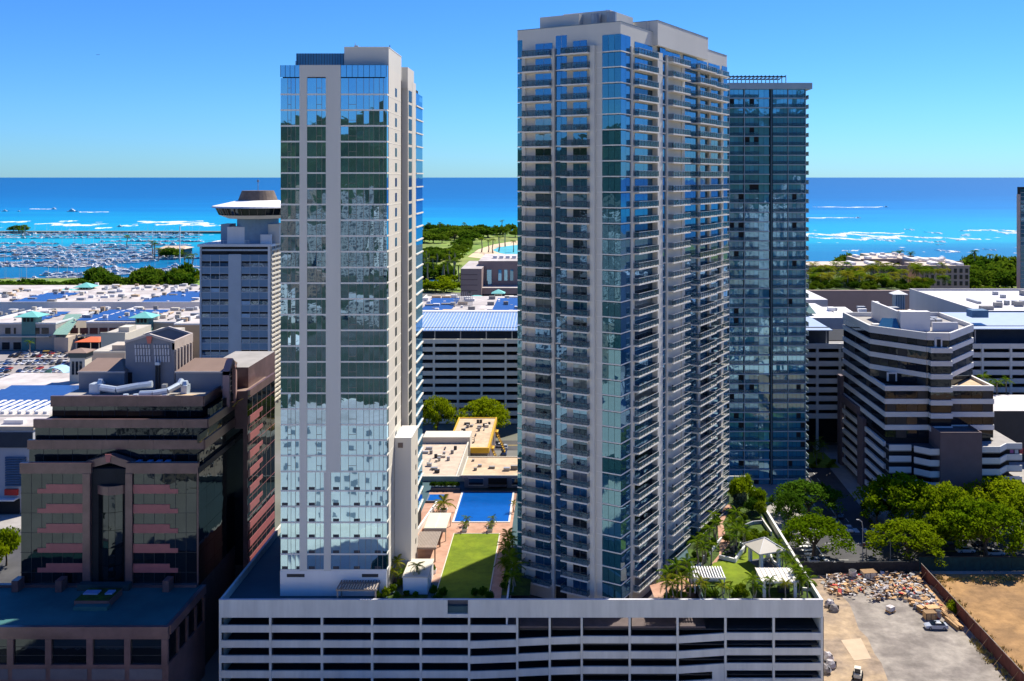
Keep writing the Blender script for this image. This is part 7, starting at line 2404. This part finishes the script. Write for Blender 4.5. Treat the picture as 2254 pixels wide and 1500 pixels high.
# ------------------------------------------------------------------ garden on the right part of the deck
GZ = .05
garden = [(14.5, 181), (46.8, 181), (48.2, 200), (48.2, 236), (38, 236), (35.5, 222), (27.3, 206), (26, 190)]
sheet('planting_bed', [(27.2, 178.6), (48.2, 178.6), (48.2, 246), (40.5, 246), (38, 231), (27.2, 212)], BED, ZD + GZ)
lw = [on(x, y, ZD)[:2] for x, y in ((1556, 1266), (1563, 1250), (1571, 1240), (1596, 1236), (1622, 1233), (1629, 1220), (1636, 1210), (1653, 1205), (1676, 1216), (1700, 1238), (1697, 1256), (1669, 1266), (1652, 1272), (1634, 1300), (1600, 1297), (1575, 1285))]
sheet('garden_lawn', lw, TURF, ZD + .11)
pth = [on(x, y, ZD)[:2] for x, y in ((1520, 1285), (1545, 1262), (1568, 1240), (1583, 1222), (1584, 1200), (1581, 1180), (1580, 1160), (1586, 1135), (1594, 1112), (1614, 1112), (1600, 1135), (1591, 1152), (1596, 1174), (1607, 1196), (1590, 1218), (1578, 1238), (1566, 1256), (1552, 1278))]
sheet('garden_path', pth, TERRA, ZD + .09)
sheet('terrace_paving', [on(x, y, ZD)[:2] for x, y in ((1440, 1316), (1500, 1318), (1535, 1290), (1505, 1268), (1430, 1290))], TERRA, ZD + .085)
def kerb_line(label, pts, h=.75, w=.3, m=WHITE):
    v = [on(x, y, ZD) for x, y in pts]
    t = thing('garden_wall', label, 'low wall', (v[0].x, v[0].y, ZD))
    mb = MB()
    for a, b in zip(v, v[1:]):
        fr = Frame((a.x, a.y), (b.x, b.y))
        fr.box(mb, -.02, fr.len + .02, ZD + .03, ZD + h, -w / 2, w / 2)
    mb.build('wall_body', m, t)
    return t
kerb_line('low white curved wall left of the garden path', ((1514, 1268), (1528, 1258), (1541, 1246), (1546, 1233), (1562, 1222), (1573, 1208), (1588, 1190)))
kerb_line('low white wall curving round the right side of the gazebo', ((1697, 1228), (1701, 1240), (1712, 1250), (1722, 1262)))
kerb_line('long low brown wall inside the right deck parapet', ((1675, 1146), (1684, 1160), (1698, 1180)), 1.0, .3, TANB)
kerb_line('pale curved planter wall behind the gazebo', ((1640, 1162), (1658, 1155), (1682, 1153)), .8, .35, STEEL)
# sunken seat box with loungers
hb = thing('seat_planter', 'white walled planter with dark seating between the path and the garden lawn', 'planter', (xof(1605, 204), 204, ZD))
v = [on(x, y, ZD + .7) for x, y in ((1584, 1224), (1618, 1232), (1640, 1202), (1630, 1196))]
mb = MB()
for a, b in zip(v, v[1:]):
    fr = Frame((a.x, a.y), (b.x, b.y)); fr.box(mb, -.1, fr.len + .1, ZD + .1, ZD + .9, -.2, .2)
mb.build('wall_body', WHITE, hb)
for k, (px, py) in enumerate(((1603, 1216), (1612, 1212), (1617, 1204), (1609, 1224))):
    v = on(px, py, ZD + .3)
    t = thing('garden_lounger', ('dark lounger at the near end of the white seat planter', 'dark lounger in the middle of the white seat planter', 'dark lounger at the far end of the white seat planter', 'dark bench against the front wall of the seat planter')[k], 'lounger', (v.x, v.y, ZD), .6)
    MB().box(-.9, .6, -.35, .35, .35, .5).build('seat', BLACKM, t, world=False)
    MB().hexa([(.6, -.35, .35), (.75, -.35, .35), (.75, .35, .35), (.6, .35, .35)], [(.9, -.35, 1.1), (1.0, -.35, 1.1), (1.0, .35, 1.1), (.9, .35, 1.1)]).build('backrest', BLACKM, t, world=False)
    for sx in (-.8, .5):
        for sy in (-.3, .3):
            MB().box(sx - .04, sx + .04, sy - .04, sy + .04, .1, .35).build('leg', STEEL, t, world=False)
# gazebo
gx, gy_ = 42.2, 198.0
gz = thing('garden_gazebo', 'white four post gazebo with cream hipped roof on the garden lawn', 'gazebo', (gx, gy_, ZD), .35)
mb = MB(); mb.hip(-3.1, 3.1, -3.1, 3.1, 3.55, 5.5); mb.build('hip_roof', CREAM, gz, world=False)
mb = MB()
for a, b in ((-1, -1), (1, -1), (1, 1), (-1, 1)):
    mb.bar((a * 3.1, b * 3.1, 3.6), (0, 0, 5.55), .08)
mb.build('hip_ribs', WHITE, gz, world=False)
for a in (-2.1, 2.1):
    for b in (-2.1, 2.1):
        MB().box(a - .32, a + .32, b - .32, b + .32, .1, 3.3).build('post', WHITE, gz, world=False)
MB().box(-2.5, 2.5, -2.5, 2.5, .05, .13).build('floor', mat('dark_pavers', (0.10, 0.10, 0.11)), gz, world=False)
MB().box(-.7, .7, -.5, .5, .8, .9).bar((0, 0, .13), (0, 0, .8), .12).build('table', STEEL, gz, world=False)
# white trellis pavilions by the front parapet
tp = pergola('white_trellis', 'white slatted trellis roof behind the front palms, left of the garden lawn', xof(1520, 188), xof(1590, 188), 183.6, 189, ZD + 3.0, 12, WHITE, WHITE)
MB().box(xof(1519, 189), xof(1588, 189), 189.2, 189.5, ZD + .1, ZD + 2.6).build('back_panel', mat('pale_grey_panel', (0.62, 0.63, 0.66), 0.7), tp)
tp2 = thing('white_pavilion', 'white flat roofed pavilion at the right front corner of the garden', 'pavilion', (xof(1710, 184), 184, ZD))
xa, xb = xof(1672, 184), xof(1752, 184)
MB().box(xa, xb, 181.8, 188.2, ZD + 2.9, ZD + 3.2).build('roof_slab', WHITE, tp2)
for k in range(9):
    x = xa + (xb - xa) * k / 8
    piece(tp2, 'roof_rib', CREAM, x - .1, x + .1, 181.9, 188.1, ZD + 3.202, ZD + 3.32)
for x in (xa + .5, xb - .6):
    for y in (182.2, 187.8):
        piece(tp2, 'column', WHITE, x - .28, x + .28, y - .28, y + .28, ZD + .05, ZD + 2.9)
piece(tp2, 'back_wall', MATS['pale_grey_panel'], xa + 1, xb - 3, 188.0, 188.19, ZD + .06, ZD + 2.2)
piece(tp2, 'bar_counter', BLACKM, xb - 3.4, xb - 1.2, 184, 185, ZD + .06, ZD + 1.1)
# garden palms and shrubs: crowns measured in the photo
GPAL = [(1470, 1262, 4.6, 2.5), (1490, 1246, 5.2, 2.6), (1512, 1238, 5.0, 2.6), (1500, 1276, 4.2, 2.4), (1481, 1290, 3.6, 2.4), (1466, 1280, 4.2, 2.4), (1518, 1262, 4.4, 2.3), (1543, 1281, 4.2, 2.0), (1552, 1290, 3.2, 1.8),
        (1590, 1300, 3.4, 1.9), (1606, 1294, 2.8, 1.6), (1658, 1278, 4.6, 2.2), (1664, 1296, 3.2, 2.0), (1695, 1276, 3.6, 1.7), (1729, 1284, 3.4, 1.7),
        (1535, 1194, 5.2, 2.6), (1552, 1182, 5.4, 2.4), (1562, 1164, 5.4, 2.3), (1573, 1134, 5.0, 2.2), (1566, 1200, 4.2, 2.2), (1546, 1206, 4.4, 2.3), (1577, 1152, 4.6, 2.2),
        (1612, 1150, 4.4, 2.4), (1622, 1166, 4.6, 2.5), (1634, 1160, 4.2, 2.2), (1616, 1183, 3.8, 2.2), (1640, 1172, 4.4, 2.2), (1620, 1128, 4.6, 2.4), (1605, 1168, 3.6, 2.0)]
cnt = {}
for k, (px, py, h, L) in enumerate(sorted(GPAL)):
    grp = 'front' if py > 1230 else ('path' if px < 1590 else 'planter')
    cnt[grp] = cnt.get(grp, -1) + 1
    lab = {'front': ORD[cnt['front']] + ' palm from the left in the cluster behind the right garden parapet' if grp == 'front' else '', 'path': ORD[cnt.get('path', 0)] + ' palm from the left at the balcony tower foot beside the path', 'planter': ORD[cnt.get('planter', 0)] + ' palm from the left in beds right of the garden path'}[grp]
    palm_c(px, py, h, L, lab, group='palms: ' + grp + ' cluster of the right garden', m=PALMY if (grp == 'front' and k % 4 == 0) else PALML, n=14)
for k, (px, py, h, L) in enumerate(((1712, 1196, 3.4, 2.0), (1722, 1212, 3.4, 2.0), (1730, 1228, 3.6, 2.0), (1744, 1236, 3.8, 2.2), (1752, 1252, 4.0, 2.4), (1766, 1262, 4.2, 2.4), (1778, 1276, 3.8, 2.4), (1760, 1280, 3.0, 2.2))):
    palm_c(px, py, h, L, ORD[k] + ' palm from the far end along the right deck parapet', group='palms along the right deck parapet', n=14)
def dtree(px, py, h, r, label, **kw):
    D = (EYE - ZD - h * .62) * F / (py - HY)
    return tree(xof(px, D), D, h, r, label, z=ZD, **kw)
dtree(1622, 1078, 7.5, 2.9, 'bright green round tree at the far end of the deck path', kind='rnd')
dtree(1640, 1066, 7.0, 2.6, 'taller bright tree at the back corner of the deck', kind='rnd', m=MONKEY)
dtree(1668, 1092, 6.0, 2.8, 'bushy bright green tree at the back right deck parapet', kind='rnd', m=MONKEY)
dtree(1628, 1098, 5.0, 2.3, 'grey green tree beside the white arch at the far end of the path', kind='rnd', m=GREYL)
dtree(1655, 1112, 4.0, 2.4, 'green tree right of the grey green one on the deck', kind='rnd', m=MONKEYD)
dtree(1675, 1118, 4.0, 1.8, 'light green small tree against the right deck parapet', kind='rnd', m=YELLOWL)
wa_ = thing('white_arch', 'white wire arch at the far end of the garden path', 'arch', (xof(1617, 236), 236, ZD))
mb = MB()
for o_ in (0, .9):
    pts = [(-2.4 * math.cos(math.pi * k / 10), o_, 3.4 * math.sin(math.pi * k / 10) + .5) for k in range(11)]
    mb.tube(pts, .07, 0, 4)
for k in range(1, 10):
    mb.bar((-2.4 * math.cos(math.pi * k / 10), 0, 3.4 * math.sin(math.pi * k / 10) + .5), (-2.4 * math.cos(math.pi * k / 10), .9, 3.4 * math.sin(math.pi * k / 10) + .5), .04)
mb.build('arch_frame', WHITE, wa_, world=False)
rr = random.Random(8)
for k, (px, py, r, h) in enumerate(((1625, 1302, 1.1, 2.4), (1634, 1296, 1.0, 2.2), (1616, 1308, .9, 1.6), (1642, 1308, .9, 1.8))):
    shrub_c(px, py, r, h, 'lime coloured feathery shrub at the front parapet below the garden lawn', m=YELLOWL, group='lime shrubs below the garden lawn')
pts = [(1650, 1176), (1662, 1170), (1672, 1180), (1646, 1186), (1660, 1186), (1684, 1176)]
for px, py in pts:
    shrub_c(px, py, 1.2, 1.3, 'yellow green groundcover shrub behind the gazebo', m=YELLOWL, group='groundcover behind the gazebo')
for px, py in ((1480, 1306), (1468, 1314), (1520, 1300), (1500, 1310), (1560, 1308), (1575, 1306), (1540, 1234), (1528, 1222), (1556, 1222), (1570, 1196), (1700, 1206), (1708, 1218), (1740, 1262), (1756, 1292), (1788, 1290), (1580, 1146), (1612, 1140), (1632, 1182), (1628, 1148), (1640, 1140), (1600, 1186)):
    shrub_c(px, py, rr.uniform(.8, 1.3), rr.uniform(1.1, 1.9), 'mid green shrub filling the beds of the right garden', group='shrubs in the beds of the right garden')
kerb_line('white planter edge at the right front corner of the garden', ((1762, 1300), (1788, 1302), (1776, 1288)), .6)

# ------------------------------------------------------------------ park, shore and condominium planting
rr = random.Random(44)
def scatter(n, wedge, y0, y1, h, r, label, group, kinds=('far', 'farumb'), m=None, avoid=()):
    c = 0; tries = 0
    while c < n and tries < n * 30:
        tries += 1
        y = y0 + (y1 - y0) * rr.random()
        px = rr.uniform(*wedge)
        x = xof(px, y)
        py = HY + EYE * F / y
        if any(a[0] < px < a[1] and a[2] < py < a[3] for a in avoid): continue
        tree(x, y, rr.uniform(*h), rr.uniform(*r), label, kind=rr.choice(kinds), m=m or PARKL, group=group)
        c += 1
scatter(62, (918, 1150), 900, 1180, (8, 13), (7, 12), 'dark green park tree in the wooded middle of the beach park', 'trees in the middle of the beach park', avoid=((1005, 1160, 545, 640), (925, 1160, 578, 600)))
scatter(26, (918, 1050), 800, 900, (6, 9), (5, 9), 'bright park tree along the canal in the tower gap', 'trees along the park canal', m=MONKEY, avoid=((900, 975, 600, 632),))
scatter(56, (918, 1150), 1360, 1690, (11, 17), (11, 19), 'dense dark tree on the far peninsula of the beach park', 'trees on the far peninsula', avoid=((1040, 1160, 525, 580),))
scatter(14, (1000, 1030), 1180, 1360, (9, 12), (8, 12), 'park tree at the left end of the beach', 'trees left of the beach')
for k in range(20):
    px, y = rr.uniform(932, 1010), rr.uniform(860, 1050)
    palm(xof(px, y), y, 0, rr.uniform(13, 19), 4.2, 'tall thin coconut palm in the beach park', group='coconut palms in the beach park', far=True)
for k, (px, y) in enumerate(((1098, 1240), (1130, 1230), (1112, 1330), (1060, 1230), (1075, 1225), (1085, 1210), (945, 1650), (968, 1660), (1022, 1690), (1105, 1700))):
    palm(xof(px, y), y, 0, rr.uniform(14, 20), 5, 'lone coconut palm by the beach and far shore', group='lone coconut palms by the beach', far=True)
# the park goes on behind the balcony tower as one wood
base_ = crown_round(91, 30, 16, .2, .36)
wood = MB()
for k in range(130):
    y = rr.uniform(800, 1640)
    x = xof(rr.uniform(1160, 1760), y)
    if x > 60 and y > 960: continue
    r_, h_, a_ = rr.uniform(7, 13), rr.uniform(8, 14), rr.uniform(0, 6.28)
    i_ = len(wood.v)
    wood.v += [(x + r_ * (p[0] * math.cos(a_) - p[1] * math.sin(a_)), y + r_ * (p[0] * math.sin(a_) + p[1] * math.cos(a_)), p[2] * h_) for p in base_.v]
    wood.f += [tuple(i_ + q for q in f) for f in base_.f]; wood.m += [0] * len(base_.f)
tag(wood.build('park_wood', PARKL), kind='stuff')
# left wood behind the mall
scatter(30, (190, 445), 800, 880, (9, 17), (8, 13), 'dark tree of the wood between the mall and the boat harbour', 'trees between mall and harbour', m=PARKL)
scatter(26, (-30, 230), 790, 850, (5, 8), (7, 11), 'low dark scrub tree at the left of the harbour shore', 'scrub trees at the harbour shore', m=MONKEYD)
scatter(8, (385, 440), 860, 905, (6, 9), (6, 9), 'lime green tree at the harbour edge by the slab tower', 'lime trees at the harbour edge', m=YELLOWL)
for k, (px, py, h) in enumerate(((340, 555, 18), (348, 560, 15), (335, 548, 18), (405, 575, 16), (415, 583, 15), (425, 578, 16), (395, 560, 14), (280, 528, 15), (55, 505, 18), (48, 510, 14))):
    D = 97 * F / (py + 14 - HY)
    palm(xof(px, D), D, -1, h, 5.5, 'dark palm standing among the harbour docks', group='palms among the harbour docks', far=True)
for k, px in enumerate((30, 40, 50, 365, 385, 372)):
    D = 1675 if k < 3 else 1150
    tree(xof(px, D), D, rr.uniform(9, 13), rr.uniform(8, 14), 'round dark tree on the harbour breakwater' if k < 3 else 'round tree on the harbour pier', kind='far', m=PARKL, group='trees on the breakwater' if k < 3 else 'trees on the harbour pier')
# right shore belt
scatter(46, (2115, 2262), 805, 985, (11, 19), (10, 16), 'dense shade tree in the right hand beach park', 'trees in the right hand beach park')
scatter(16, (1842, 1925), 900, 980, (14, 19), (9, 14), 'round shore tree behind the condominium terraces', 'shore trees behind the condominiums')
scatter(14, (2000, 2130), 930, 990, (6, 11), (7, 11), 'low shore tree at the water right of the condominiums', 'low shore trees')
scatter(12, (2120, 2240), 760, 800, (4, 7), (6, 9), 'low bright park tree on the lawn at far right', 'low bright trees on the right lawn', m=YELLOWL)
for k in range(9):
    px, y = rr.choice((1955, 1970, 1985, 1997, 2010, 2150, 2175)) + rr.uniform(-6, 6), rr.uniform(930, 985)
    palm(xof(px, y), y, 0, rr.uniform(17, 23), 5, 'tall palm against the turquoise water behind the condominiums', group='tall palms against the water', far=True)
for k in range(84):
    px = rr.uniform(1785, 2095)
    y = rr.uniform(585, 676)
    zz = zof(640, 560) - 1
    palm(xof(px, y), y, zz, rr.uniform(3, 8), rr.uniform(4.2, 6), 'yellow green palm in front of the condominium terraces', m=PALMY if rr.random() < .5 else PALML, group='palms before the condominium terraces', far=True)
for k in range(60):
    px, y = rr.uniform(1785, 2060), rr.uniform(566, 600)
    zz = zof(640, 560) - 1
    t = shrub(xof(px, y), y, zz, rr.uniform(2.5, 4), rr.uniform(3, 5), 'dense shrub along the planted deck wall', m=BUSH, group='shrubs along the planted deck wall')
# palms by the right garage and small verge left of it
for k, (px, py, h) in enumerate(((2165, 830, 6), (2195, 842, 7), (2215, 838, 6), (2178, 846, 5))):
    D = 318 + 2 * k
    palm(xof(px, D), D, zof(py, D) - h, h, 3.0, 'dark palm in front of the pale garage at far right', group='palms in front of the right garage', far=False, n=12)
for k, (px, y) in enumerate(((1792, 330), (1803, 335), (1812, 328), (1798, 320))):
    palm(xof(px, y), y, 0, 4.5, 2.6, 'yellow palm in the small verge beside the teal tower', m=PALMY, group='palms in the verge beside the teal tower', n=12)
sheet('verge', [(78, 318), (93, 318), (92.5, 336), (78.5, 336)], mat('lime_verge', (0.28, 0.30, 0.02), 0.95, 0.3, 0.5), 0.05)
for k in range(9):
    shrub(79 + 1.7 * k, 318 + (k % 3) * 3, 0, 1.2, 1.3, 'lime shrub edging the small verge beside the teal tower', m=YELLOWL, group='lime shrubs of the verge')
v = on(2101, 1352)
shrub(v.x, v.y, 0, 1.9, 2.9, 'bright green bush against the rust red fence on the lot', m=MONKEY)
v = on(66, 745)
palm(xof(66, 520), 520, 0, 7, 3, 'palm standing before the beige mall wing at left', far=False, n=12)
# colourful mural wall behind the office at far right
mu = thing('mural_wall', 'low roofed wall with coloured mural figures at the right frame edge', 'wall', (150, 300, 0))
MB().box(xof(2187, 296), 175, 296, 318, 0, zof(905, 296), 0, 1).build('wall', [BLACKM, mat('ribbed_roof', (0.5, 0.48, 0.47), 0.7, 0.1, 0.6)], mu)
rr2 = random.Random(2)
xx = xof(2187, 296) - .05
for k in range(14):
    c = [(.6, .1, .08), (.65, .45, .05), (.1, .35, .5), (.5, .15, .3), (.7, .68, .6)][k % 5]
    piece(mu, 'mural_patch', mat('mural_%s' % ('red', 'yellow', 'blue', 'purple', 'white')[k % 5], c), xx + .6 + k * 1.5, xx + 1.7 + k * 1.5, 295.9, 295.98, 10 + rr2.uniform(0, 2), 12.5 + rr2.uniform(0, 2.5))
dk2 = thing('parking_deck', 'sunlit open parking deck with white pickups at the right frame edge', 'parking deck', (150, 285, 0))
MB().box(133.2, 180, 272, 294.5, 0, 9.0, 0, 1).build('deck_body', [CREAM, PAVE], dk2)
for k, y in enumerate((276, 280)):
    car(137.5 + k * 1.5, y, 0.1, P_['white'], ('nearer', 'farther')[k] + ' white pickup on the sunlit parking deck', None, 'van', z=9.02)

# ------------------------------------------------------------------ boat harbour
HULLS = [mat('white_hull', (0.72, 0.72, 0.71), 0.4), mat('navy_hull', (0.03, 0.05, 0.12), 0.4), mat('cream_hull', (0.6, 0.55, 0.45), 0.4), mat('orange_hull', (0.55, 0.25, 0.08), 0.4)]
COVER = [mat('blue_sail_cover', (0.04, 0.10, 0.28)), mat('tan_cover', (0.4, 0.33, 0.24)), WHITE]
def boat_mb(kind):
    mb = MB()
    L = 6.5
    loft(mb, [[(-L, -1.7, .9), (-L, -1.3, -.4), (-L, 1.3, -.4), (-L, 1.7, .9)], [(0, -2.1, .95), (0, -1.6, -.5), (0, 1.6, -.5), (0, 2.1, .95)], [(L * .6, -1.4, 1.15), (L * .6, -.9, -.3), (L * .6, .9, -.3), (L * .6, 1.4, 1.15)], [(L, -.1, 1.5), (L, -.05, .5), (L, .05, .5), (L, .1, 1.5)]], 0)
    if kind == 0:
        mb.box(-2.5, 2.2, -1.1, 1.1, .95, 1.7, 2)
        mb.bar((.6, 0, 1), (.6, 0, 15), .13, 2, 4)
        mb.bar((.6, 0, 2.3), (-4.6, 0, 2.4), .28, 1, 5)
    else:
        mb.box(-4, 2.4, -1.5, 1.5, .95, 2.4, 2)
        mb.box(-3.6, 1.4, -1.52, 1.52, 1.6, 2.1, 3)
        mb.box(-3, 1.0, -1.4, 1.4, 2.402, 2.6, 1)
        if kind == 2:
            mb.box(-2.5, .3, -1.2, 1.2, 2.602, 3.8, 2)
            mb.bar((-1, 0, 3.8), (-1, 0, 6), .08, 2)
    return mb
BM = {}
def boat_mesh(kind, h, c):
    k = (kind, h, c)
    if k not in BM:
        BM[k] = boat_mb(kind).mesh('boat', [HULLS[h], COVER[c], HULLS[0], CGL])
    return BM[k]
BR = [(-10, 440, 516.5), (-10, 440, 520), (-10, 440, 525), (230, 440, 533), (-10, 120, 538), (160, 420, 541), (10, 330, 546), (-10, 350, 551), (-10, 380, 556), (30, 400, 561), (-10, 330, 566), (40, 300, 571), (120, 340, 576), (-10, 300, 580), (-10, 240, 585), (0, 225, 589), (310, 440, 570), (380, 440, 590), (225, 440, 595), (220, 380, 600), (110, 340, 606), (105, 180, 612), (375, 440, 598), (-10, 75, 618), (-10, 110, 624), (30, 150, 630)]
spots_ = []
for a, b, py in BR:
    D = 99 * F / (py - HY)
    x = xof(a, D)
    while x < xof(b, D):
        if rr.random() < .9:
            spots_.append((D + rr.uniform(-6, 6), x))
        x += rr.uniform(4.5, 9.0)
spots_.sort()
far_b = MB()
for k, (y, x) in enumerate(spots_):
    kind = 0 if rr.random() < .5 else rr.choice((1, 2))
    h = rr.choice((0, 0, 0, 0, 0, 1, 2))
    s = rr.uniform(.7, 1.3)
    rz = math.radians(22 + rr.gauss(0, 12) + (180 if rr.random() < .5 else 0)) if rr.random() < .85 else rr.uniform(0, 6.28)
    if k < 290:
        cv_ = rr.randrange(3)
        o = link('moored_boat', boat_mesh(kind, h, cv_), None, (x, y, -2), (0, 0, rz), (s, s, s))
        look = ('white', 'navy', 'cream')[h] + (' sailing boat', ' cabin cruiser', ' flybridge motor yacht')[kind] + ' with ' + ('blue', 'tan', 'white')[cv_] + ' cover'
        tag(o, look + ' moored in the near harbour rows', 'boat', look + ' in the near harbour')
    else:
        src = boat_mb(kind)
        i = len(far_b.v); c_, s_ = math.cos(rz) * s, math.sin(rz) * s
        far_b.v += [(x + p[0] * c_ - p[1] * s_, y + p[0] * s_ + p[1] * c_, -2 + p[2] * s) for p in src.v]
        far_b.f += [tuple(i + q for q in f) for f in src.f]
        cv = rr.randrange(2)
        far_b.m += [{0: 0 if h in (0, 2) else 1, 1: 2 if cv else 0, 2: 0, 3: 3}[q] for q in src.m]
tag(far_b.build('moored_boats', [HULLS[0], HULLS[1], COVER[0], CGL]), kind='stuff')
mb = MB()
for a, b, py in BR:
    D = 99 * F / (py - HY) + 8
    mb.box(xof(a, D), xof(b, D), D, D + 2.2, -2.5, -1.2)
tag(mb.build('dock', mat('dock_boards', (0.34, 0.31, 0.27), 0.9, 0.15, 0.2)), kind='structure')
for k, (px, py, s, rz, lab) in enumerate(((160, 466.5, 2.6, 0, 'white motor yacht under way with a wake on the open sea'), (12, 466, 1.7, 0.3, 'white boat on the open sea at the left frame edge'), (118, 461, 1.6, 3.0, 'small boat far out left of the white yacht'), (42, 466, 1.0, 0, 'tiny boat between the two white ones on the sea'), (1951, 456.5, 1.3, 0, 'speed boat at the head of the longer wake'), (1889, 480.5, 1.1, 0, 'speed boat at the head of the shorter wake'), (265, 500, 1.3, 0, 'white boat crossing the surf line'))):
    D = 99 * F / (py - HY)
    o = link('motor_boat', boat_mesh(2, 0, 2), None, (xof(px, D), D, -2), (0, 0, rz), (s * .9, s * .9, s * .8))
    tag(o, lab, 'boat')
hall_ = thing('pier_building', 'tan long roofed harbour pier building among the boats', 'pier building', (xof(375, 1180), 1180, -2))
D = 1180
MB().box(xof(348, D), xof(406, D), D, D + 25, -2, 8).build('wall', GL_N, hall_)
MB().hip(xof(345, D), xof(409, D), D - 3, D + 28, 8.2, 11, 0, .7).build('roof', mat('tan_pier_roof', (0.55, 0.42, 0.30)), hall_)
mt = thing('flag_mast', 'tall white mast rising above the harbour pier', 'mast', (xof(396, 1100), 1100, -2))
MB().bar((0, 0, 0), (0, 0, 42), .6).bar((-6, 0, 27), (6, 0, 27), .25).build('pole', WHITE, mt, world=False)
# distant airliner
ap = thing('airplane', 'tiny airplane in the sky at upper left', 'airplane', tuple(at(215, 121, 9000)))
MB().tube([(-16, 0, 0), (-13, 0, .6), (12, 0, .6), (17, 0, 1.5)], [.6, 1.8, 1.8, .5], 0, 8).build('fuselage', STEEL, ap, world=False)
MB().hexa([(-3, -15, 0), (3, 0, 0), (3, 0.1, 0), (-3, 15, 0), (-5, 15, 0), (-4, 0, 0), (-5, -15, 0)], [(-3, -15, .3), (3, 0, .3), (3, .1, .3), (-3, 15, .3), (-5, 15, .3), (-4, 0, .3), (-5, -15, .3)]).build('wing', STEEL, ap, world=False)
MB().hexa([(12, -.2, 1), (17, -.2, 1.5), (17, .2, 1.5), (12, .2, 1)], [(15.5, -.2, 6), (17.5, -.2, 6), (17.5, .2, 6), (15.5, .2, 6)]).build('tail_fin', STEEL, ap, world=False)
